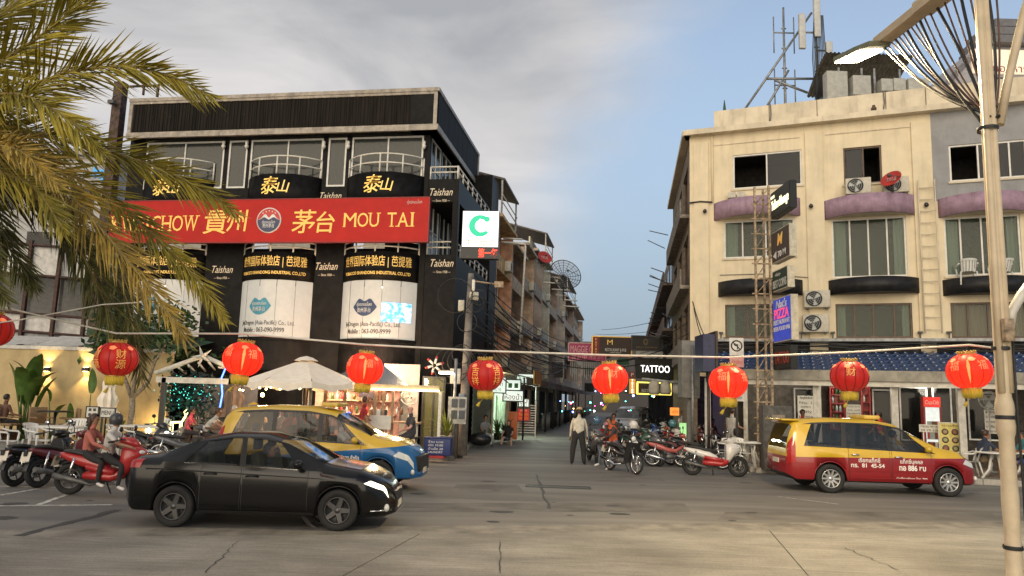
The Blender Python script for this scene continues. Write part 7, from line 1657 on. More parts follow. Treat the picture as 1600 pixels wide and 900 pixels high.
def tuft(name, label, loc, n, L, w, mat, sp=.7, pot=None, group=None, cat='plant'):
    o = thing(name, label, cat, loc, 0, group); z0 = 0
    if pot: z0 = pot[0]; MB().lathe([(0, 0), (pot[1] * .75, 0), (pot[1] * .95, pot[0]), (pot[1], pot[0]), (pot[1] * .9, pot[0] - .02), (pot[1] * .85, pot[0] - .06), (0, pot[0] - .06)], (0, 0, 0), 18).build('pot', pot[2], o)
    rs = random.Random(hash(label) % 999 if False else len(label) * 7 + n)
    for k in range(n):
        az = rs.uniform(0, 6.28); t0 = rs.uniform(.05, sp); l_ = L * rs.uniform(.65, 1.1)
        def fn(s, t): 
            a = t0 * (1 + .9 * t); x = (s - .5) * w * (1 - t ** 2.2) * 2; r_ = l_ * t * math.sin(a); return (r_ * math.cos(az) - x * math.sin(az), r_ * math.sin(az) + x * math.cos(az), z0 - .05 + l_ * t * math.cos(a))
        MB().grid(fn, 2, 6).build('leaf', mat, o)
    return o
whp = M('white pot', (.55, .53, .48), .5, dirt=.3)
tuft('potted_plant', 'spiky yellow green plant in a white pot by the blue chest', pg(697, 712), 34, .95, .035, lgy, .75, (.62, .24, whp))
tuft('garden_plant', 'bushy striped plant at the foot of the frangipani', GW.w(GW.uv(207, 650, -.9)[0], .14, -.9), 40, .7, .03, lg2, 1.0)
tuft('garden_plant', 'dark red cordyline low by the banana plant', GW.w(GW.uv(50, 650, -.9)[0], .14, -.9), 26, .6, .04, leaf_mat('dark red leaf', (.09, .02, .02)), 1.0)
tuft('garden_plant', 'low green plant beside the glowing uplight', GW.w(GW.uv(246, 650, -.6)[0], .14, -.6), 30, .5, .03, lg2, 1.0)
tuft('potted_plant', 'leafy green pot plant on the kiosk step', at(790, 672, 31.6).xy.to_3d() + Vector((0, 0, .13)), 46, .85, .05, lg2, 1.0, (.3, .2, M('dark pot', (.05, .04, .035), .7)))
tuft('potted_plant', 'second leafy pot plant beside the orange board', at(778, 672, 31.9).xy.to_3d() + Vector((0, 0, .13)), 40, .8, .05, lg, 1.0, (.3, .2, M('dark pot')))
def leafy(parent, pts, n, r, size, mat, name='foliage', seed=1):
    rs = random.Random(seed); m = MB()
    for _ in range(n):
        c = rs.choice(pts); d = Vector((rs.gauss(0, 1), rs.gauss(0, 1), rs.gauss(0, 1))); d = d.normalized() * r * rs.random() ** .5; p = c + d
        a = Vector((rs.gauss(0, 1), rs.gauss(0, 1), rs.gauss(0, .6))).normalized(); b_ = a.orthogonal().normalized(); s = size * rs.uniform(.6, 1.3)
        m.add([p, p + a * s * .5 + b_ * s * .22, p + a * s, p + a * s * .5 - b_ * s * .22], [(0, 1, 2, 3)])
    o = m.build(name, mat, parent, fix=False); o['kind'] = 'stuff'; return o
# frangipani: pale forked trunk with leaf rosettes
ft = thing('frangipani_tree', 'pale forked frangipani tree behind the first red lantern', 'tree', GW.w(GW.uv(205, 650, -.8)[0], .14, -.8))
bark = M('pale bark', (.26, .21, .15), .9, var=.25, scale=14, bump=.4)
br = [[(0, 0, 0), (.02, 0, .9), (-.02, 0, 1.5)], [(-.02, 0, 1.45), (-.35, .05, 2.1), (-.7, .1, 2.6), (-1.0, 0, 3.2)], [(-.02, 0, 1.5), (.05, -.1, 2.2), (.1, -.1, 3.0), (.0, -.1, 3.5)], [(.0, 0, 1.5), (.4, .1, 2.0), (.55, .1, 2.7), (.9, 0, 3.3)], [(-.5, .1, 2.3), (-.3, .1, 2.9), (-.4, .1, 3.5)]]
tr = MB()
for b_ in br: tr.tube(b_, .08, 8, rs=[.13, .11, .09] if b_ is br[0] else [.08, .06, .05, .04][:len(b_)])
tr.build('trunk', bark, ft); leafy(ft, [Vector(b_[-1]) for b_ in br[1:]] + [Vector((-1.1, 0, 3.5)), Vector((-.6, 0, 3.7)), Vector((.5, 0, 3.6))], 420, .5, .3, lg2, 'crown', 4)
f2 = thing('frangipani_tree', 'slim bent frangipani before the closed beige parasol', 'tree', pg(333, 690) + Vector((0, 1.2, 0)))
br = [[(.1, 0, 0), (.05, 0, 1.0), (-.1, 0, 1.5), (-.4, 0, 1.9)], [(-.4, 0, 1.9), (-.6, 0, 2.4), (-.75, 0, 2.9)], [(-.4, 0, 1.9), (-.2, 0, 2.3), (.0, 0, 2.5)]]
tr = MB(); [tr.tube(b_, .05, 7, rs=[.06, .05, .045, .04][:len(b_)]) for b_ in br]; tr.build('trunk', M('dark bark', (.06, .045, .035), .9, var=.3), f2)
leafy(f2, [Vector((-.75, 0, 3.0)), Vector((0, 0, 2.6)), Vector((-.3, 0, 3.0)), Vector((.3, 0, 3.2))], 170, .45, .3, lg2, 'crown', 5)
sb = thing('dark_shrub', 'dark leafy shrub above the cream wall behind the palm fronds', 'shrub', GW.w(GW.uv(190, 650, .8)[0], 0, .8))
MB().tube([(0, 0, 0), (.1, 0, 2), (-.1, 0, 3.6)], .07, 7).tube([(0.1, 0, 2), (.7, 0, 3.6)], .04, 6).build('trunk', bark, sb)
leafy(sb, [Vector((x, y, z)) for x in (-.9, -.2, .5, 1.2, 1.8) for y in (-.3, .4) for z in (3.3, 4.0, 4.5)], 1500, .7, .26, lg2, 'crown', 6)
# tables, chairs, parasols
def table_white(loc, rz, label, L=1.3):
    o = thing('garden_table', label, 'table', loc, rz)
    MB().bbox(-L / 2, L / 2, -.4, .4, .68, .73, .02).build('table_top', chm, o)
    for x in (-L / 2 + .1, L / 2 - .1):
        for y in (-.32, .32): MB().cyl((x, y, .68), (x * 1.03, y * 1.03, 0), .04, .03, n=8).build('leg', chm, o)
table_white(pg(88, 708), R(-3), 'white plastic garden table behind the parked black scooters')
table_white(pg(222, 704), R(-3), 'white plastic garden table behind the red scooter riders')
def pchair(px, py, deg, label): chair(pg(px, py), R(deg), label, 'white plastic garden chairs')
pchair(2, 716, 100, 'white plastic chair beside the raised wooden deck edge'); pchair(55, 714, 80, 'white plastic chair at one end of the table behind the black scooters'); pchair(112, 700, 10, 'white plastic chair on the wall side of the table behind the black scooters')
pchair(184, 714, 75, 'white plastic chair next to the scooter riders at the second table'); pchair(262, 716, -75, 'white plastic chair turned from the second table toward the taxi'); pchair(246, 696, -10, 'white plastic chair on the wall side of the second table')
rt = thing('round_table', 'black round pedestal table before the cream wall', 'table', GW.w(GW.uv(86, 650, -1.6)[0], .14, -1.6)); MB().lathe([(0, .98), (.5, .98), (.5, 1.02), (0, 1.02)], (0, 0, 0), 24).build('table_top', dark_trim, rt); MB().cyl((0, 0, .03), (0, 0, .98), .04, n=8).lathe([(0, 0), (.28, 0), (.26, .04), (0, .05)], (0, 0, 0), 18).build('pedestal', dark_trim, rt)
dk_ = thing('wooden_deck', 'low wooden deck in front of the cream wall', 'deck', GW.w(wx0, .14, -2.4), -GW.a)
for k in range(30): B(.02 + k * .2, .2 + k * .2, .0, 2.35, .0, .28).build('plank', M('brown deck plank', (.16, .075, .035), .6, var=.3, aniso=(8, .5, 8)), dk_)
bench = M('tan wicker', (.26, .17, .09), .8, var=.2, scale=25)
def wchair(px, off, rz, label):
    o = thing('wicker_chair', label, 'chair', GW.w(GW.uv(px, 660, off)[0], .30, off), rz)
    MB().bbox(-.27, .27, -.25, .25, .36, .44, .03).build('seat', bench, o); MB().bbox(-.27, .27, .2, .28, .44, .95, .03).build('backrest', bench, o)
    for x in (-.24, .24):
        for y in (-.22, .22): MB().cyl((x, y, 0), (x, y, .36), .02, n=6).build('leg', dark_trim, o)
        MB().bbox(x - .03, x + .03, -.25, .2, .6, .64, .01).build('armrest', bench, o)
wchair(12, -1.9, R(95), 'tan wicker chair with a guest beside the banana plant'); wchair(64, -1.4, R(60), 'tan wicker chair between the banana plant and black round table'); wchair(108, -1.4, R(-50), 'tan wicker chair on the parasol side of the black round table')
# menu easel by the riders
board(158, 178, 638, 652, -3.4, 'tilted white menu easel behind the scooter riders', ['MENU'], paper, ink, 'menu_easel', GW, legs=True, frame=dark_trim); board(136, 152, 636, 652, -2.6, 'small framed picture card on the terrace', ['■ ■', '■ ■'], paper, ink, 'picture_card', GW, legs=True, frame=dark_trim)
# closed parasols
def closed_parasol(loc, label, mat, h, r=.28):
    o = thing('closed_parasol', label, 'parasol', loc); MB().cyl((0, 0, 0), (0, 0, h), .025, n=8).lathe([(0, 0), (.25, 0), (.25, .06), (0, .08)], (0, 0, 0), 16).build('pole', dark_trim, o)
    n = 16; z0 = .9
    def fn(s, t):
        a = 2 * math.pi * s; tier = .86 + .14 * math.cos(t * 3 * 2 * math.pi); rr_ = (r * (1 - t) ** .75 + .02) * (1 + .22 * math.cos(n / 2 * a)) * tier; return (rr_ * math.cos(a), rr_ * math.sin(a), z0 + (h - z0) * t)
    MB().grid(fn, 64, 18).build('folded_canopy', mat, o)
closed_parasol(GW.w(GW.uv(166, 650, -1.0)[0], .14, -1.0), 'closed white parasol in front of the cream wall', M('white parasol cloth', (.82, .74, .62), .9, var=.04), GW.uv(166, 572, -1)[1] - .14, .34)
closed_parasol(pg(352, 694) + Vector((0, .6, 0)), 'closed beige parasol behind the yellow taxi roof', M('beige parasol cloth', (.22, .165, .12), .9), 3.1, .48)
# pergola with starfish
pgY = 22.8; pg_ = thing('white_pergola', 'white slatted pergola gable with a starfish ornament', 'pergola', at(300, 690, pgY).xy.to_3d() + Vector((0, 0, .14)))
def lp(px, py, dy=0): v = at(px, py, pgY + dy) - pg_.location; return v
wb = M('white timber', (.58, .55, .47), .7, var=.12)
MB().tube([lp(243, 583), lp(318, 556)], .09, 4).build('gable_beam', wb, pg_); MB().tube([lp(318, 556), lp(362, 576)], .09, 4).build('gable_beam', wb, pg_); MB().box(lp(245, 594).x, lp(362, 594).x, -.06, .06, lp(300, 599).z, lp(300, 590).z).build('tie_beam', wb, pg_)
for k in range(6): MB().tube([lp(262 + k * 16, 577 - k * 3.5 if k < 4 else 566 + (k - 4) * 8), lp(276 + k * 15, 586 - k * 2, 2.2)], .035, 4).build('rafter', wb, pg_)
for px in (253, 358): x = lp(px, 640).x; B(x - .07, x + .07, -.06, .06, -.02, lp(px, 590).z).build('post', M('dark timber', (.05, .04, .035), .7), pg_)
sf = MB(); c = lp(316, 557, -.15)
for k in range(5): a = math.pi / 2 + k * 2 * math.pi / 5 + .35; sf.add([c + Vector((math.cos(a) * .38, 0, math.sin(a) * .38)), c + Vector((math.cos(a + .6) * .1, 0, math.sin(a + .6) * .1)), c + Vector((0, -.09, 0)), c + Vector((math.cos(a - .6) * .1, 0, math.sin(a - .6) * .1))], [(0, 1, 2), (0, 2, 3)])
sf.build('starfish', wb, pg_)
B(lp(255, 640).x, lp(360, 640).x, 2.3, 2.4, 0, lp(300, 592).z).build('rear_screen', M('grey screen', (.13, .125, .125), .8), pg_)
# teal lit foliage tree under the pergola and blue neon
ct = thing('lit_foliage_tree', 'dark tree twinkling with teal lights under the pergola', 'tree', at(288, 690, 23.6).xy.to_3d() + Vector((0, 0, .14)))
MB().cyl((0, 0, 0), (0, 0, 1.6), .07, .04, n=8).build('trunk', bark, ct); leafy(ct, [Vector((x, 0, z)) for x in (-.5, 0, .5) for z in (1.2, 1.6, 2.0)], 650, .55, .22, leaf_mat('blackish leaf', (.02, .04, .03)), 'crown', 9)
tl_ = M('teal fairy light', (.1, .8, .7), emit=(.08, .9, .75), es=1.2)
rs = random.Random(5); m = MB()
for _ in range(70): p = Vector((rs.gauss(0, .45), -.45 + rs.uniform(-.2, .3), 1.75 + rs.gauss(0, .22))); m.sphere(p, .013, 5, 4)
lamp('fairy_glow', at(288, 628, 22.9), 9, (.1, .9, .75), .3)
o = m.build('fairy_lights', tl_, ct); o['kind'] = 'stuff'
rd_ = thing('lit_reindeer', 'small golden lit reindeer figure beneath the teal tree', 'ornament', at(277, 655, 22.9).xy.to_3d() + Vector((0, 0, .6))); gm = M('gold fairy light', (1, .8, .3), emit=(1, .75, .25), es=3)
MB().tube([(-.2, 0, .3), (.15, 0, .32), (.25, 0, .5)], .03, 6).build('figure_body', gm, rd_)
for x in (-.2, -.12, .1, .16): MB().cyl((x, 0, .3), (x, 0, 0), .015, n=5).build('leg', gm, rd_)
MB().tube([(.25, 0, .5), (.2, 0, .65), (.28, 0, .72)], .012, 5).tube([(.25, 0, .5), (.32, 0, .62)], .012, 5).build('antler', gm, rd_)
pd = B(-.4, .4, -.2, .2, -.46, 0).build('plinth', M('dark timber'), rd_)
nb = MB().tube([(0, 0, 0), (.05, 0, .5), (-.03, 0, 1.0), (.1, 0, 1.4)], .025, 6).build('neon_strip', M('blue neon', (.05, .1, 1), emit=(.06, .14, 1), es=4)); nb.location = at(343, 640, 23.2); tag(nb, 'blue neon strip behind the closed beige parasol', 'neon')
# big open parasol
op = thing('open_parasol', 'large open white parasol over the terrace guests', 'parasol', at(470, 690, 21.6).xy.to_3d() + Vector((0, 0, .14)))
zt_, ze = at(470, 560, 21.6).z - .14, at(470, 596, 21.6).z - .14; rr2 = 88 * 21.6 / 1100; cl = M('white parasol cloth')
MB().cyl((0, 0, 0), (0, 0, zt_), .04, n=8).build('pole', dark_trim, op)
for k in range(8):
    a0, a1 = math.pi / 8 + k * math.pi / 4, math.pi / 8 + (k + 1) * math.pi / 4
    MB().grid(lambda s, t: ((math.cos(a0) * (1 - s) + math.cos(a1) * s) * rr2 * t, (math.sin(a0) * (1 - s) + math.sin(a1) * s) * rr2 * t, zt_ - (zt_ - ze) * t - .10 * math.sin(math.pi * s) * t * t * 1.0), 5, 6).build('canopy_panel', cl, op)
    MB().grid(lambda s, t: ((math.cos(a0) * (1 - s) + math.cos(a1) * s) * rr2 * 1.003, (math.sin(a0) * (1 - s) + math.sin(a1) * s) * rr2 * 1.003, ze - .10 * math.sin(math.pi * s) - .2 * t * (1 - .3 * math.sin(math.pi * s * 2) ** 2)), 6, 1).build('valance', cl, op)
    MB().cyl((0, 0, zt_ - .05), (math.cos(a0) * rr2, math.sin(a0) * rr2, ze - .01), .015, n=5).build('rib', dark_trim, op)
MB().lathe([(.36, zt_ - .07), (.2, zt_ + .03), (0, zt_ + .08)], (0, 0, 0), 16).build('vent_cap', cl, op)
# bar hut with zinc roof, lit edge, shelves
bh = thing('bar_hut', 'open wooden bar hut with zinc roof and glowing light strips', 'bar', at(575, 690, 22.6).xy.to_3d() + Vector((0, 0, .14)))
def bl(px, py, dy=0): return at(px, py, 22.6 + dy) - bh.location
zn = M('zinc sheet', (.22, .23, .24), .45, .5, var=.2, aniso=(10, 1, 1)); wd_ = M('pale timber', (.36, .24, .15), .7, var=.2)
apex = bl(575, 566, 1.0); el, er_ = bl(508, 600, -.6), bl(640, 599, -.6); n = 12
for k in range(n):
    xa, xb = el.x + (er_.x - el.x) * k / n, el.x + (er_.x - el.x) * (k + 1) / n
    ta = lambda x: apex.x + (x - apex.x) * .25
    MB().add([(xa, -.6, el.z), (xb, -.6, el.z), (ta(xb), 1.0, apex.z), (ta(xa), 1.0, apex.z)], [(0, 1, 2, 3)]).box(xa, xa + .03, -.61, -.55, el.z - .0, el.z + .03).build('zinc_sheet', zn, bh)
x0, x1 = bl(455, 603).x, bl(690, 603).x; zs_ = bl(575, 605).z
MB().box(x0, x1, -.66, -.60, zs_ - .04, zs_ + .10).build('eave_board', M('cream eave board', (.5, .42, .28), .7), bh)
MB().cyl((x0, -.70, zs_ - .06), (x1, -.70, zs_ - .06), .022, n=6).build('light_strip', warm_l, bh)
for px in (484, 515, 545, 592, 604, 618, 690): x = bl(px, 640).x; MB().box(x - .045, x + .045, -.66, -.58, -.02, zs_ - .08).build('post', wd_ if px < 690 else white_metal, bh)
bx0, bx1 = bl(470, 640).x, bl(612, 640).x
B(bx0, bx1, 1.6, 1.68, 0, zs_ + .2).build('rear_wall', M('rosy bar wall', (.45, .24, .20), .8, var=.15), bh)
for z in (1.15, 1.6, 2.0):
    B(bx0 + .3, bx1 - .1, 1.25, 1.58, z, z + .04).build('shelf_board', wd_, bh)
    for k in range(16):
        if rs.random() < .8: MB().lathe([(0, 0), (.04, 0), (.042, .17), (.015, .22), (.015, .28), (0, .28)], (bx0 + .45 + k * .17, 1.4, z + .04), 7).build('bottle', its[k % 5], bh)
B(bl(548, 640).x, bl(662, 640).x, -.75, -.25, .98, 1.03).build('counter_top', wd_, bh); B(bl(552, 640).x, bl(600, 640).x, -.45, -.3, 0, .98).build('counter_front', M('dark timber'), bh)
for px in (608, 655): x = bl(px, 660).x; B(x - .03, x + .03, -.5, -.44, 0, .98).build('counter_leg', white_metal, bh)
for (px, w, m_) in ((596, .3, 'white pack'), (604, .2, 'black coffee machine'), (585, .1, 'jar')): x = bl(px, 640).x; MB().bbox(x - w / 2, x + w / 2, -.65, -.4, 1.03, 1.03 + .36, .03).build('counter_item', M(m_, {'w': (.6, .6, .58), 'b': (.03, .03, .03), 'j': (.4, .25, .1)}[m_[0]], .4), bh)
q = bl(601, 658); MB().box(q.x - .33, q.x + .33, -.8, -.77, q.z - .22, q.z + .2).build('paper_notice', paper, bh)
B(bl(549, 620).x, bl(578, 620).x, 1.1, 1.16, 1.72, 2.1).build('screen', M('dim screen', (.02, .02, .02), .2), bh)
q = bl(584, 608); text('OPEN', .2, M('red neon', (1, .1, .05), emit=(1, .12, .06), es=4), bh, (q.x + .15, -.72, q.z), w=.4, bold=.02); text('6', .3, M('blue neon'), bh, (q.x - .2, -.72, q.z - .02), bold=.03)
lamp('bar_lamp', bh.location + Vector((bl(560, 640).x, .6, 2.3)), 190, (1, .55, .42), .15); lamp('bar_lamp', bh.location + Vector((bl(500, 640).x, .5, 2.3)), 150, (1, .66, .34), .15); lamp('bar_lamp', bh.location + Vector((bl(640, 640).x, -.3, 2.35)), 90, (1, .74, .42), .15)
MB().bbox(bl(560, 608).x, bl(566, 608).x, .4, .55, 2.25, 2.4, .02).build('ceiling_lamp', M('warm lens'), bh)
lamp('terrace_lamp', at(410, 618, 22.4), 110, (1, .62, .32), .15); fb = MB().sphere((0, 0, 0), .06, 8, 6).build('festoon_bulb', M('warm lens')); fb.location = at(410, 617, 22.3); tag(fb, 'warm festoon bulb under the white parasol edge', 'bulb')
for k in range(14):
    b_ = MB().sphere((0, 0, 0), .028, 6, 5).build('festoon_bulb', M('warm lens')); b_.location = at(372 + k * 9 + rs.uniform(-3, 3), 604 + rs.uniform(-5, 6), 21.9 + rs.uniform(0, .8)); tag(b_, 'tiny warm festoon bulb strung under the parasol and bar roof', 'bulb', 'festoon bulbs of the terrace')
# white back panel with wall fan, glass door, pinwheel, chest, round sign, poster stand
wpn = thing('white_back_panel', 'plain white wall panel behind the pedestal fan', 'wall panel', at(628, 690, 24.4).xy.to_3d() + Vector((0, 0, .14)))
B(at(597, 640, 24.4).x - wpn.location.x, at(653, 640, 24.4).x - wpn.location.x, 0, .1, 0, at(628, 569, 24.4).z - .14).build('panel', M('white back wall', (.48, .45, .38), .7, var=.08), wpn)
stand_fan(at(637, 690, 23.6).xy.to_3d() + Vector((0, 0, .14)), 0, 'pale pedestal fan before the white wall panel', at(637, 620, 23.6).z - .14)
gd = thing('glass_door', 'narrow glazed door glowing dull yellow beside the white panel', 'door', at(656, 690, 24.2).xy.to_3d() + Vector((0, 0, .14))); dw = at(692, 640, 24.2).x - at(656, 640, 24.2).x; dh = at(670, 588, 24.2).z - .14
MB().box(0, .06, 0, .08, 0, dh).box(dw - .06, dw, 0, .08, 0, dh).box(.06, dw - .06, 0, .08, dh - .06, dh).box(dw / 2 - .03, dw / 2 + .03, 0, .08, 0, dh - .06).build('door_frame', dark_trim, gd); B(.06, dw - .06, .03, .04, 0, dh - .06).build('pane', M('olive glass', (.10, .10, .04), .08, alpha=.6, var=0), gd); B(.05, dw - .05, .6, .65, 0, dh).build('lit_inside', M('lit olive wall', (.3, .28, .12), emit=(1, .85, .35), es=.12), gd)
pw_ = thing('pinwheel', 'white and red six arm pinwheel ornament on the black wall', 'ornament', at(679, 571, 24.0))
for k in range(6):
    a = k * math.pi / 3 + .3; c, s = math.cos(a), math.sin(a); MB().cyl((c * .06, 0, s * .06), (c * .24, 0, s * .24), .035, .045, n=8).build('arm', chm, pw_); MB().cyl((c * .24, 0, s * .24), (c * .33, 0, s * .33), .05, .035, n=8).build('arm_tip', M('red pack'), pw_)
MB().cyl((0, 0, 0), (0, 1.2, 0), .02, n=6).build('hub', dark_trim, pw_)
bc = thing('blue_chest', 'dark blue chest with white handwriting beside the potted plant', 'cooler', at(684, 708, 21.8).xy.to_3d() + Vector((0, 0, .14)), R(-4)); bc.scale = (.74,) * 3; MB().bbox(-.56, .56, -.3, .3, .1, .78, .03).build('chest_body', M('dark blue plastic', (.02, .035, .14), .5, var=.1), bc); MB().bbox(-.57, .57, -.31, .31, .785, .83, .02).build('lid', M('dark blue plastic'), bc)
for k, s in enumerate(('ร้าน นวด', 'เปิด 10.00', 'น้ำแข็ง 20', 'LAUNDRY')): text(s, .12, wht, bc, (-.05, -.305, .66 - k * .14), w=.6)
B(-.3, .3, -.34, .2, 0, .1).build('red_foot', M('red pack'), bc)
rsn = thing('round_sign', 'round traffic sign seen edge on, on a dark post before the taxi', 'traffic sign', gp(478, 716) + Vector((0, .0, .14))); q = lambda py: at(478, py, rsn.location.y).z - .14
MB().cyl((0, 0, 0), (0, 0, q(568)), .06, n=8).build('post', steel2, rsn); zc_ = q(588); MB().lathe([(0, -.03), (.36, -.03), (.36, .03), (0, .03)], (0, 0, 0), 28, 'y').torus((0, 0, 0), .35, .05, 'y', 28, 6).xf(Matrix.Translation((0, -.1, zc_)) @ Matrix.Rotation(R(66), 4, 'Z')).build('disc', M('dark sign back', (.05, .05, .055), .5), rsn)
MB().lathe([(0, -.036), (.2, -.036)], (0, 0, 0), 20, 'y').xf(Matrix.Translation((0, -.1, zc_)) @ Matrix.Rotation(R(66), 4, 'Z')).build('disc_face', M('pale blue disc', (.3, .34, .42), .5), rsn)
ps = thing('poster_rack', 'white peeling poster rack tied to the utility pole', 'rack', at(712, 690, 22.6).xy.to_3d()); z0, z1 = at(712, 662, 22.6).z, at(712, 620, 22.6).z
B(-.28, .3, -.05, 0, z0, z1).build('rack_panel', M('pale peeling panel', (.45, .44, .40), .7, var=.25, scale=6), ps)
for k in range(4): B(-.17 + (k % 2) * .24, .02 + (k % 2) * .24, -.07, -.051, z0 + .15 + (k // 2) * .36, z0 + .42 + (k // 2) * .36).build('poster', M('dark poster', (.06, .07, .08), .5), ps)
B(-.04, .04, -.04, .04, 0.1, z0).build('post', M('dark timber'), ps)
for k, px in enumerate((705, 712, 719)):
    o = thing('wooden_stake', f'grey weathered stake leaning by the potted plant, {("short", "split", "tall")[k]} one', 'stake', gp(px, 716)); MB().tube([(0, 0, 0), (.02 * (k - 1), 0, .6), (.05 * (k - 1), 0, .95 + .15 * k)], .06, 7, rs=[.08, .07, .06]).build('stake_body', M('grey wood', (.10, .085, .07), .9, var=.3, bump=.4), o)
bb_ = thing('black_rubbish_bag', 'black bin bag slumped on the kerb of the side street', 'bag', at(750, 686, 28).xy.to_3d() + Vector((0, 0, .12))); MB().sphere((0, 0, .24), .42, 16, 10, (1.1, .8, .62)).cyl((.1, 0, .42), (.2, 0, .62), .09, .03, n=8).build('bag_body', M('black bin liner', (.012, .012, .012), .3, bump=.9, scale=5), bb_)
# terrace guests
def tg(px, Y, z=.14): p = at(px, 640, Y); return Vector((p.x, Y, z))
gsit = dict(seat=.46, **sit)
person('woman in a hot pink top seated under the pergola', tg(294, 22.2), R(15), fab('hot pink top', (.62, .09, .12)), dkt, 'tan', lean=12, arm=(30, 30), fore=(80, 80), H=1.62, **gsit)
person('broad man in a white tank top leaning over the terrace table', tg(322, 21.0), R(10), fab('white vest', (.5, .47, .42)), dkt, 'tan', hair=hair_brn, lean=32, arm=(55, 55), fore=(95, 90), sleeve='none', H=1.80, fat=1.25, **gsit)
person('white haired guest in white behind the yellow taxi', tg(372, 21.3), R(190), fab('white blouse', (.6, .58, .54)), dkt, 'pink', hair=hair_gry, lean=8, arm=(30, 30), fore=(80, 80), H=1.74, **gsit)
person('bald guest facing the street behind the yellow taxi', tg(388, 22.6), R(-90), fab('grey top', (.2, .2, .2)), dkt, 'pink', hair=None, lean=8, arm=(30, 30), fore=(80, 80), H=1.76, **gsit)
person('dark haired guest in a tan top beside the bald one', tg(406, 22.8), R(-60), fab('tan top', (.35, .22, .1)), dkt, 'tan', lean=8, arm=(30, 30), fore=(80, 80), H=1.70, long_hair=True, **gsit)
for (px, Y, c, lab) in ((440, 22.6, (.45, .42, .38), 'guest in pale grey with tied hair under the parasol'), (455, 22.3, (.3, .1, .08), 'curly brown haired guest in russet under the parasol'), (468, 23, (.35, .04, .03), 'guest in red beside the round sign post'), (490, 22.8, (.05, .05, .05), 'guest in black by the bar picture'), (511, 22.5, (.3, .2, .15), 'long haired guest in brown at the end of the bar')):
    person(lab, tg(px, Y), R(-100 + px % 50), fab(lab.split(' in ')[-1].split()[0] + ' guest top', c), dkt, 'tan', hair_brn if px == 455 else hair_blk, lean=6, arm=(30, 30), fore=(80, 80), H=1.68, long_hair=px in (440, 511), **gsit)
person('man in a dark red shirt standing at the bar counter', tg(566, 21.5), R(20), fab('dark red shirt', (.28, .02, .025)), fab('khaki shorts', (.2, .15, .1)), 'tan', hair=hair_brn, H=1.72, lean=6, arm=(10, 20), fore=(30, 60), shorts=True, fat=1.15)
person('bald man in charcoal shirt sitting on a stool beside the bar counter', tg(645, 21.3), R(-150), fab('charcoal shirt', (.05, .05, .055)), fab('charcoal shorts', (.04, .04, .045)), 'pink', hair=None, lean=4, seat=.62, thigh=(78, 70), shin=(-2, 0), spread=8, arm=(15, 20), fore=(60, 75), shorts=True, H=1.78, fat=1.1)
stl = thing('bar_stool', 'dark stool under the bald man in charcoal', 'stool', tg(648, 21.3)); MB().lathe([(0, .58), (.2, .58), (.2, .63), (0, .63)], (0, 0, 0), 16).build('seat', dark_trim, stl)
for k in range(4): a = k * math.pi / 2 + .7; MB().cyl((math.cos(a) * .12, math.sin(a) * .12, .58), (math.cos(a) * .22, math.sin(a) * .22, 0), .018, n=6).build('leg', dark_trim, stl)
person('guest with dark hair sitting in the wicker chair by the banana plant', GW.w(GW.uv(4, 660, -1.9)[0], .30, -1.9), R(70), fab('brown top', (.12, .06, .04)), dkt, 'tan', lean=2, arm=(20, 20), fore=(80, 80), H=1.68, **gsit)
tt = thing('terrace_table', 'brown terrace table with cups under the leaning man', 'table', tg(348, 21.2)); MB().bbox(-.6, .6, -.4, .4, .70, .76, .02).build('table_top', M('brown table', (.14, .07, .04), .6), tt)
for x in (-.5, .5):
    for y in (-.3, .3): B(x - .03, x + .03, y - .03, y + .03, 0, .70).build('leg', dark_trim, tt)
# right-hand restaurant tables and chairs
def rtable(px, off, label): 
    o = thing('garden_table', label, 'table', RF.w(RF.uv(px, 680, off)[0], .15, off), -RF.a); MB().lathe([(0, .70), (.5, .70), (.52, .72), (.5, .74), (0, .74)], (0, 0, 0), 24).build('table_top', chm, o)
    for k in range(4): a = k * math.pi / 2 + .4; MB().tube([(math.cos(a) * .1, math.sin(a) * .1, .7), (math.cos(a) * .2, math.sin(a) * .2, .25), (math.cos(a) * .42, math.sin(a) * .42, 0)], .035, 6).build('leg', chm, o)
rtable(1553, -2.75, 'round white plastic table before the man in dark blue'); rtable(1600, -2.2, 'round white plastic table beyond the lamp post'); rtable(1172, -3.6, 'white plastic table beside the concrete post')
chair(RF.w(RF.uv(1512, 690, -2.6)[0], .15, -2.6), R(-110), 'white plastic chair under the man in dark blue', 'white chairs of the restaurant'); chair(RF.w(RF.uv(1160, 690, -4.0)[0], .15, -4.0), R(20), 'white plastic chair between the white scooter and concrete post', 'white chairs of the restaurant'); chair(RF.w(RF.uv(1128, 690, -3.4)[0], .15, -3.4), R(60), 'white plastic chair behind the white scooter', 'white chairs of the restaurant')
gbs = thing('glowing_bar_seat', 'pale green glowing chair by the bar under the lamp shades', 'chair', at(1074, 690, 27).xy.to_3d()); gsm = M('glowing green plastic', (.3, .55, .25), emit=(.5, 1, .4), es=.35); MB().bbox(-.25, .25, -.22, .22, .7, .78, .02).build('seat', gsm, gbs); MB().bbox(-.25, .25, .2, .26, .78, 1.25, .02).build('backrest', gsm, gbs)
for x in (-.22, .22):
    for y in (-.2, .2): MB().cyl((x, y, 0), (x, y, .7), .02, n=6).build('leg', gsm, gbs)
orb = hung_sign(1048, 1061, 637, 649, 28.5, 'small_orange_sign', 'small orange lit sign above the motorcycles', M('lit orange sign', (.7, .2, .04), emit=(1, .25, .04), es=.7), None, [('เปิด', .5, .5, .6, .7, ink)])
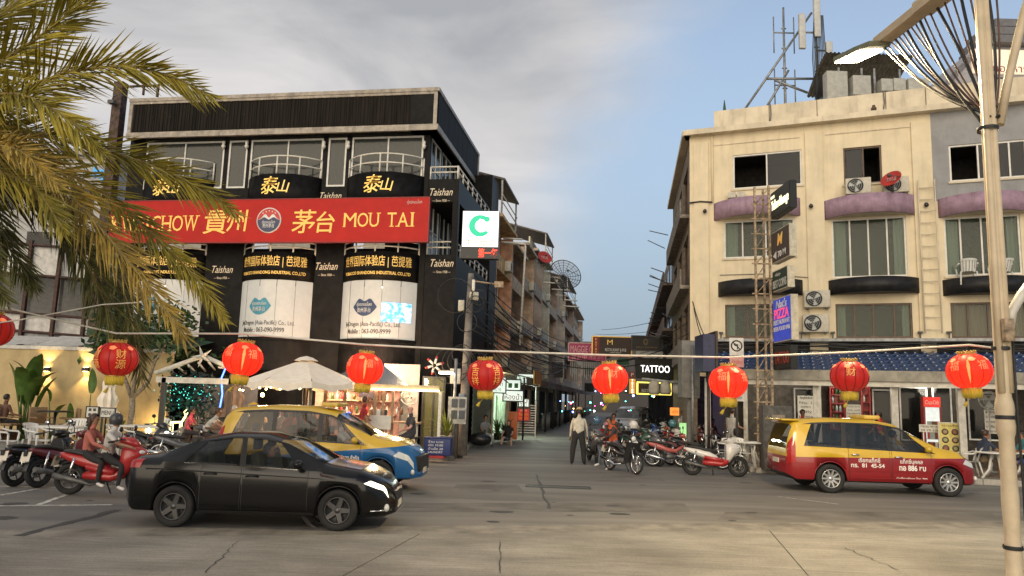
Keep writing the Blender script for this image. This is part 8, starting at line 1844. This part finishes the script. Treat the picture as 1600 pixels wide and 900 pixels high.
# helmets resting on the parked motorcycles
for (px, py, Y, c, lab) in ((933, 657, 24.2, (.05, .12, .2), 'blue helmet resting on the grey scooter'), (950, 665, 24.0, (.55, .18, .22), 'pink helmet hanging on the maroon motorcycle'), (990, 664, 22.6, (.6, .58, .55), 'white helmet on a handlebar in the rank'), (1051, 662, 24.5, (.05, .16, .18), 'teal helmet on the blue scooter'), (990, 694, 21.0, (.6, .58, .55), 'white helmet on the black motorcycle seat')):
    o = MB().lathe([(.10, -.1), (.135, -.02), (.13, .06), (.08, .125), (0, .14)], (0, 0, 0), 18).lathe([(.09, -.1), (.12, -.02), (.115, .05), (.07, .11), (0, .125)], (0, 0, 0), 18).build('motorcycle_helmet', M(lab, c, .25, var=.05, coat=.4)); o.location = at(px, py, Y); tag(o, lab, 'helmet')
# ================================================================== lanterns on a line
lan_lit = M('lit red lantern silk', (.55, .02, .012), .45, var=.06, scale=5, emit=(1, .022, .006), es=.75, alpha=.88, spec=.2)
lan_dim = M('red lantern silk', (.42, .016, .014), .45, var=.1, scale=5, emit=(1, .03, .015), es=.08, spec=.3)
lan_gold = M('lantern gold', (.55, .36, .08), .4, .3, var=.15); tassel = M('yellow tassel thread', (.62, .46, .05), .8, var=.2, aniso=(40, 40, 2)); lan_print = M('gold print', (.72, .42, .10), .5, emit=(1, .45, .1), es=.12)
lan_print2 = M('pale print on silk', (.70, .22, .12), .5, emit=(1, .2, .06), es=.4)
lan_rib = M('dark lantern rib', (.16, .01, .01), .6)
bulb = M('lantern bulb', (1, .8, .4), emit=(1, .45, .12), es=4)
rs = random.Random(11)
def lantern(px, py, w, lit, label, Y=8.0, chars='吉祥'):
    r = w / 2 * Y / 1100 * 1.0; c = at(px, py, Y); o = thing('red_lantern', label, 'lantern', c, rs.uniform(-.3, .3), 'red lanterns on the line')
    o.rotation_euler = (rs.uniform(-.09, .09), rs.uniform(-.09, .09), rs.uniform(-.5, .5)); sl_m = lan_lit if lit else lan_dim; hz = r * .86
    for k in range(12):     # one silk gore between each pair of ribs
        a0, a1 = 2 * math.pi * k / 12, 2 * math.pi * (k + 1) / 12
        def fn(s, t):
            e = -1.25 + 2.5 * t; a = a0 + (a1 - a0) * s; rr_ = r * math.cos(e) ** .92 * (1 - .035 * math.sin(math.pi * s) * 0 - .03 * (1 - math.sin(math.pi * s))); return (rr_ * math.cos(a), rr_ * math.sin(a), hz * math.sin(e) / math.sin(1.25) * .97)
        MB().grid(fn, 5, 14).build('silk_gore', sl_m, o, fix=False)
    for k in range(12): a = math.pi * k / 6; MB().tube([(r * math.cos(e) ** .92 * .985 * math.cos(a), r * math.cos(e) ** .92 * .985 * math.sin(a), hz * math.sin(e) / math.sin(1.25) * .97) for e in [-1.2 + .2 * i for i in range(13)]], .0035, 4).build('rib', lan_rib, o)
    for s in (-1, 1): MB().lathe([(r * .40, s * hz * .93), (r * .42, s * hz * 1.03), (r * .40, s * hz * 1.08), (r * .36, s * hz * 1.08), (r * .36, s * hz * .95)], (0, 0, 0), 20).build('gold_collar', lan_gold, o)
    for k in range(16): a = 2 * math.pi * k / 16; MB().sphere((r * .39 * math.cos(a), r * .39 * math.sin(a), hz * 1.1), r * .05, 5, 4).build('collar_bead', lan_gold, o)
    MB().tube([(0, 0, hz * .9), (0, 0, hz * 1.25), (.02, 0, hz * 1.35), (0, 0, hz * 1.45)], .006, 5).build('hanger', M('black lamp'), o)
    m = MB()
    for k in range(26): a = 2 * math.pi * k / 26; q = rs.uniform(.9, 1.1); m.tube([(r * .36 * math.cos(a), r * .36 * math.sin(a), -hz * 1.02), (r * .37 * math.cos(a), r * .37 * math.sin(a), -hz * (1.02 + .24 * q)), (r * .33 * math.cos(a + .1), r * .33 * math.sin(a), -hz * (1.02 + .46 * q))], .012 * r / .22 * 1.6, 4)
    t = m.build('tassel_fringe', tassel, o); t['kind'] = 'stuff'
    MB().tube([(0, 0, -hz * 1.1), (-.02, 0, -hz * 1.5), (-.06, -.01, -hz * 1.7)], .004, 4).tube([(-.06, -.01, -hz * 1.7), (-.09, -.01, -hz * 1.95)], .02, 6, rs=[.012, .022]).build('tassel_tail', tassel, o)
    if lit: MB().lathe([(.0, -hz * .7), (r * .035, -hz * .4), (r * .075, hz * .3), (r * .05, hz * .55), (0, hz * .7)], (0, 0, 0), 10).build('bulb', bulb, o)
    # printed characters and blossom medallions on the silk
    def wrap(az, z0): return lambda x, y, z: (lambda e: ((r * math.cos(e) ** .92 + .006) * math.cos(az - x / (r * max(.4, math.cos(e)))) , (r * math.cos(e) ** .92 + .006) * math.sin(az - x / (r * max(.4, math.cos(e)))) * 1.0, z + z0))(math.asin(max(-.94, min(.94, (z + z0) / hz * math.sin(1.25)))))
    def wrap2(az, z0):
        def f(x, y, z):
            e = math.asin(max(-.94, min(.94, (z + z0) / (hz * .97) * math.sin(1.25)))); rr_ = r * math.cos(e) ** .92 + .004; a = az + x / rr_; return (rr_ * math.cos(a), rr_ * math.sin(a), z + z0)
        return f
    for q, az in enumerate((-math.pi / 2 - .75, -math.pi / 2 + .55, math.pi / 2)):
        for k, ch in enumerate(chars): text(ch, r * .5, lan_print2 if lit else lan_print, o, None, fn=wrap2(az, r * (.25 - .5 * k)), name='printed_character', ext=.0)
    for q in range(6):
        az = -math.pi / 2 + q * math.pi / 3 + .1; f = wrap2(az, r * .55); n = 14; P = [f(0, 0, 0)] + [f(r * .16 * math.cos(2 * math.pi * i / n) * (1 + .25 * math.cos(5 * 2 * math.pi * i / n)), 0, r * .10 * math.sin(2 * math.pi * i / n)) for i in range(n)]
        MB().add(P, [(0, 1 + i, 1 + (i + 1) % n) for i in range(n)]).build('printed_blossom', lan_print2, o)
    return o
LN = [(-12, 515, 60, 0, 'partly lit red lantern hanging nearest the palm trunk', '大吉'), (182, 561, 62, 0, 'red lantern with gold characters below the palm fronds', '财源'), (380, 561, 61, 1, 'glowing red lantern over the white pergola', '福'), (570, 576, 57, 1, 'glowing red lantern before the bar hut', '福'), (758, 586, 57, 0, 'dim red lantern with gold figure prints by the utility pole', '吉祥'), (953, 592, 56, 1, 'glowing red lantern over the side street', '财'), (1138, 597, 59, 1, 'glowing red lantern under the no left turn sign', '福'), (1327, 588, 57, 0, 'dim red lantern with gold prints above the red taxi', '财'), (1514, 580, 64, 1, 'glowing red lantern next to the lamp post', '福')]
tops = []
for (px, py, w, lit, lab, ch) in LN:
    lantern(px, py, w, lit, lab, 8.0, ch); tops.append(at(px, py - w * .5 - 9, 8.0))
tag(MB().tube([at(-160, 492, 8.0)] + [t for t in tops] + [at(1562, 545, 8.0)], .011, 6).build('lantern_line', M('white tape', (.7, .66, .56), .5)), 'taut white line carrying the red lanterns across the street', 'line')
tag(MB().tube([at(-60, 512, 7.6), at(30, 500, 7.6), at(160, 476, 7.8), at(260, 470, 8.0)], .008, 5).build('guy_line', M('white tape')), 'thin pale line rising behind the palm fronds', 'line')

# ================================================================== lamp post with cable fan
LY = 7.2; lpst = thing('street_lamp', 'cream street lamp post with a lit flat lamp head', 'street lamp', Vector((at(1586, 905, LY).x, LY, 0)))
cpm = M('cream lamp post paint', (.60, .49, .33), .5, var=.07, scale=5, dirt=.2); strap = M('black strap', (.02, .02, .02), .6)
def lq(px, py, Y=LY): return at(px, py, Y) - lpst.location
ztp = lq(1547, -90).z
MB().lathe([(.17, 0), (.15, .1), (.105, .16), (.10, .9), (.11, 1.15), (.10, 1.3), (.095, 1.75), (.115, 1.80), (.125, 1.87), (.11, 1.95), (.125, 2.03), (.115, 2.1), (.095, 2.16), (.085, 4.2), (.072, ztp)], (0, 0, 0), 16).xf(Matrix.Diagonal((.72, .72, 1, 1))).build('shaft', cpm, lpst)
for dx, dy in ((-.045, -.04), (.04, -.045)): MB().tube([(dx, dy, 2.2), (dx * .9, dy, 3.6), (dx * .7, dy * .9, ztp)], .035, 7).build('rib', cpm, lpst)
MB().tube([lq(1562, 195), lq(1576, 120), lq(1600, 20), lq(1625, -60)], .045, 8).build('branch_tube', cpm, lpst); MB().tube([lq(1620, 430), lq(1595, 462), lq(1580, 488), lq(1577, 512)], .05, 8).build('elbow_tube', M('white enamel', (.6, .57, .5), .4), lpst)
for py in (203, 545, 652, 855): z = lq(1570, py).z; MB().lathe([(.085 if py > 400 else .10, -.02), (.09 if py > 400 else .105, 0), (.085 if py > 400 else .10, .02)], (0, 0, z), 16).build('strap', strap, lpst)
MB().tube([(.07, -.08, lq(1570, 500).z), (.06, -.095, lq(1570, 640).z), (.08, -.085, lq(1570, 760).z), (.07, -.09, lq(1570, 890).z)], .012, 5).build('cable', strap, lpst)
MB().bbox(-.05, .05, -.15, -.09, lq(1570, 535).z, lq(1570, 500).z, .01).build('rusty_clamp', rust, lpst)
# arm of nested channel sections leading out to the lamp head
A0, A1, A2 = lq(1555, -75), lq(1440, 15, 8.35), lq(1375, 66, 9.35)
def beam(p, q, w, h, name):
    p, q = Vector(p), Vector(q); d = (q - p).normalized(); s = d.cross(Vector((0, 0, 1))).normalized(); u = s.cross(d); v = []
    for c in (p, q):
        for a, b_ in ((-w, -h), (w, -h), (w, h), (-w, h)): v.append(c + s * a + u * b_)
    F = [(0, 1, 2, 3), (7, 6, 5, 4), (0, 4, 5, 1), (1, 5, 6, 2), (2, 6, 7, 3), (3, 7, 4, 0)]
    m = MB().add(v, F)
    for o_ in (-.45, .1, .6):
        vv = []
        for c in (p, q):
            for a, b_ in ((-w * 1.05, h * (o_ - .12)), (-w * .95, h * (o_ - .12)), (-w * .95, h * (o_ + .12)), (-w * 1.05, h * (o_ + .12))): vv.append(c + s * a + u * b_)
        m.add(vv, F)
    return m.build(name, cpm, lpst)
beam(A0, A1, .13, .07, 'arm_beam'); beam(A1 + (A0 - A1) * .12, A2, .10, .055, 'arm_beam')
hd = lq(1344, 86, 9.75); q = Matrix.Translation(hd) @ Matrix.Rotation(R(-4), 4, 'Y') @ Matrix.Rotation(R(14), 4, 'X')
MB().prism([(-.15, -.55), (.15, -.55), (.2, -.2), (.2, .42), (.1, .5), (-.1, .5), (-.2, .42), (-.2, -.2)], lambda a, b_, c: (a, b_, c), .0, .07).xf(q).build('lamp_head', M('olive lamp casing', (.16, .17, .10), .5), lpst)
MB().box(-.17, .17, -.3, .42, -.02, -.002).xf(q).build('lamp_panel', M('lit lamp panel', (1, 1, .9), emit=(1, .88, .58), es=24), lpst)
MB().tube([A2, hd + Vector((0, -.4, .05))], .03, 7).build('spigot', cpm, lpst)
sp = lamp('street_lamp_light', lpst.location + hd + Vector((0, 0, -.15)), 430, (1, .76, .42), .25, None, 'AREA', shape='RECTANGLE', size=.34, size_y=.7)
# fan of brown rods from the arm to the strap
root = lq(1551, 200); rodm = M('brown cable sheath', (.12, .065, .045), .6, var=.3)
for k in range(20):
    t = k / 19; top = (A2 + (A1 - A2) * (t / .55)) if t < .55 else (A1 + (A0 - A1) * ((t - .55) / .5)); top = top + Vector((.06, 0, -.09)); mid = top * (.45) + root * .55 + Vector((-.10 + .16 * t + rs.uniform(-.05, .05), rs.uniform(-.1, .1), -.25 + .22 * t))
    r0 = root + Vector((rs.uniform(-.08, .06), rs.uniform(-.08, .02), rs.uniform(-.03, .22)))
    P = [top * (1 - s) ** 2 + mid * (2 * s * (1 - s)) + r0 * s * s for s in [i / 12 for i in range(13)]]
    MB().tube(P, .011 + .007 * (k % 3 == 0), 5).build('fan_cable', rodm if k % 3 else strap, lpst)

# ================================================================== date palm
pm_leaf = M('palm leaflet', (.46, .37, .05), .5, var=.3, scale=2.5, rgb2=(.18, .16, .03), spec=.3); pm_dry = M('dry palm leaflet', (.46, .31, .05), .6, var=.25, rgb2=(.17, .12, .025)); pm_dark = M('dark palm leaflet', (.13, .13, .03), .55, var=.3)
rach = M('palm rib', (.30, .22, .06), .6, var=.2)
PC = at(-95, 165, 7.2); pt = thing('date_palm', 'arching date palm reaching over the street with golden green fronds', 'palm', Vector((PC.x, PC.y, 0)))
MB().tube([(-.1, 0, 0), (-.05, 0, 1.6), (0, 0, 3.2), (0, 0, PC.z)], .2, 14, rs=[.30, .24, .22, .26]).build('trunk', M('palm trunk fibre', (.12, .085, .055), .95, var=.4, scale=14, bump=.9), pt)
for k in range(44):    # old leaf bases
    a = k * 2.4; z = PC.z - .1 - k * .055; MB().add([(math.cos(a) * .2, math.sin(a) * .2, z - .1), (math.cos(a + .4) * .2, math.sin(a + .4) * .2, z - .1), (math.cos(a + .2) * .36, math.sin(a + .2) * .36, z + .13)], [(0, 1, 2)]).build('leaf_base', M('palm trunk fibre'), pt)
def catm(P, n):
    P = [Vector(p) for p in P]; P = [P[0] * 2 - P[1]] + P + [P[-1] * 2 - P[-2]]; out = []
    for i in range(1, len(P) - 2):
        for k in range(n):
            t = k / n; a, b_, c, d = P[i - 1:i + 3]; out.append(.5 * ((2 * b_) + (c - a) * t + (2 * a - 5 * b_ + 4 * c - d) * t * t + (3 * b_ - a - 3 * c + d) * t ** 3))
    return out + [P[-2]]
def frond(pts, mat, Lf=.42, n=92, up=Vector((0, 0, 1)), seed=0, flat=0.0):
    rs_ = random.Random(seed); W_ = [at(*p) - pt.location for p in pts]; C = catm(W_, 14); cum = [0]
    for a, b_ in zip(C[:-1], C[1:]): cum.append(cum[-1] + (b_ - a).length)
    T = cum[-1]; o = MB().tube(C, .02, 6, rs=[.026 * (1 - .85 * c / T) + .003 for c in cum]).build('frond', rach, pt); m = MB()
    j = 0
    for i in range(n):
        s = (.10 + .90 * (i + rs_.random() * .5) / n) * T
        while j < len(cum) - 2 and cum[j + 1] < s: j += 1
        f = (s - cum[j]) / max(1e-6, cum[j + 1] - cum[j]); p = C[j] + (C[j + 1] - C[j]) * min(1, f); t = (C[j + 1] - C[j]).normalized()
        h = t.cross(up); h = h.normalized() if h.length > .1 else Vector((0, 1, 0)); u = h.cross(t)
        u_ = s / T; L = Lf * (.55 + .75 * math.sin(math.pi * min(1, u_ * .9 + .12)) ** .8) * rs_.uniform(.8, 1.15) * (1 if u_ < .9 else .8)
        for sd_ in (-1, 1):
            ph = R(rs_.choice((38, 62, 80)) + rs_.uniform(-12, 12)) if sd_ > 0 else R(rs_.choice((105, 130, 150)) + rs_.uniform(-14, 14))
            side_h = 1 if rs_.random() < .5 else -1
            out = u * math.cos(ph) + h * math.sin(ph) * side_h * .75; ang = R(rs_.uniform(34, 50)) * (1 - .35 * u_)
            d = (t * math.cos(ang) + out.normalized() * math.sin(ang)).normalized(); w = .018 * rs_.uniform(.8, 1.25); nrm_ = d.cross(t).normalized() if d.cross(t).length > .05 else h; wv = d.cross(nrm_).normalized()
            tip = p + d * L + Vector((0, 0, -.10 * L * rs_.uniform(.2, 1.4))); mid = p + d * L * .5 + Vector((0, 0, -.01))
            m.add([p - wv * w * .3, p + wv * w * .3, mid + wv * w * .6 + nrm_ * .004, mid + nrm_ * .012, mid - wv * w * .6 + nrm_ * .004, tip], [(0, 1, 2, 3), (0, 3, 4), (3, 2, 5), (4, 3, 5)])
    lf = m.build('leaflets', mat, o, fix=False); lf['kind'] = 'stuff'; return o
c0 = (-95, 165, 7.2)
FR = [([c0, (-20, 110, 7.0), (60, 58, 6.9), (150, -14, 6.8)], pm_leaf, .46), ([c0, (0, 172, 7.0), (90, 118, 6.8), (190, 104, 6.7), (262, 118, 6.7), (330, 150, 6.7)], pm_leaf, .46), ([c0, (0, 195, 7.4), (110, 222, 7.6), (215, 250, 7.7), (300, 288, 7.8), (366, 330, 7.8)], pm_leaf, .44),
    ([c0, (-10, 210, 6.7), (70, 262, 6.5), (150, 350, 6.4), (230, 445, 6.4), (290, 530, 6.4)], pm_dry, .42), ([c0, (40, 240, 7.3), (160, 300, 7.5), (250, 378, 7.6), (310, 440, 7.6), (350, 500, 7.6)], pm_leaf, .40),
    ([c0, (-30, 250, 6.3), (50, 290, 6.1), (100, 360, 6.0)], pm_leaf, .44), ([c0, (-20, 280, 7.8), (80, 330, 8.0), (150, 440, 8.1), (190, 560, 8.1)], pm_dark, .46), ([c0, (0, 250, 8.0), (120, 360, 8.2), (190, 450, 8.3), (222, 590, 8.3)], pm_dark, .46),
    ([c0, (-40, 60, 7.0), (30, 0, 7.0), (90, -70, 7.0)], pm_leaf, .46), ([c0, (-60, 60, 7.6), (-20, -20, 7.8), (20, -90, 7.9)], pm_dark, .46), 
    ([c0, (-30, 300, 7.2), (10, 380, 7.3), (55, 450, 7.3)], pm_dark, .38), ([c0, (-60, 300, 6.8), (-20, 420, 6.7), (10, 470, 6.7)], pm_dark, .38), ([c0, (-20, 150, 6.4), (40, 150, 6.1), (110, 190, 6.0), (160, 240, 6.0)], pm_leaf, .40), ([c0, (-30, 220, 6.0), (30, 235, 5.7), (90, 290, 5.6)], pm_dry, .38),
    ([c0, (-200, 60, 7.0), (-330, 60, 6.9), (-460, 140, 6.8)], pm_leaf, .44), ([c0, (-210, 160, 7.2), (-340, 240, 7.2), (-420, 380, 7.2)], pm_leaf, .44), ([c0, (-150, 20, 7.4), (-220, -100, 7.6), (-300, -160, 7.8)], pm_leaf, .44), ([c0, (-160, 260, 6.6), (-230, 400, 6.5), (-260, 520, 6.5)], pm_dark, .4), ([c0, (-90, 20, 6.6), (-110, -110, 6.3), (-140, -190, 6.0)], pm_leaf, .44)]
for k, (P, m_, L_) in enumerate(FR): frond(P, m_, L_, 185 if len(P) > 4 else 140, seed=k + 1)
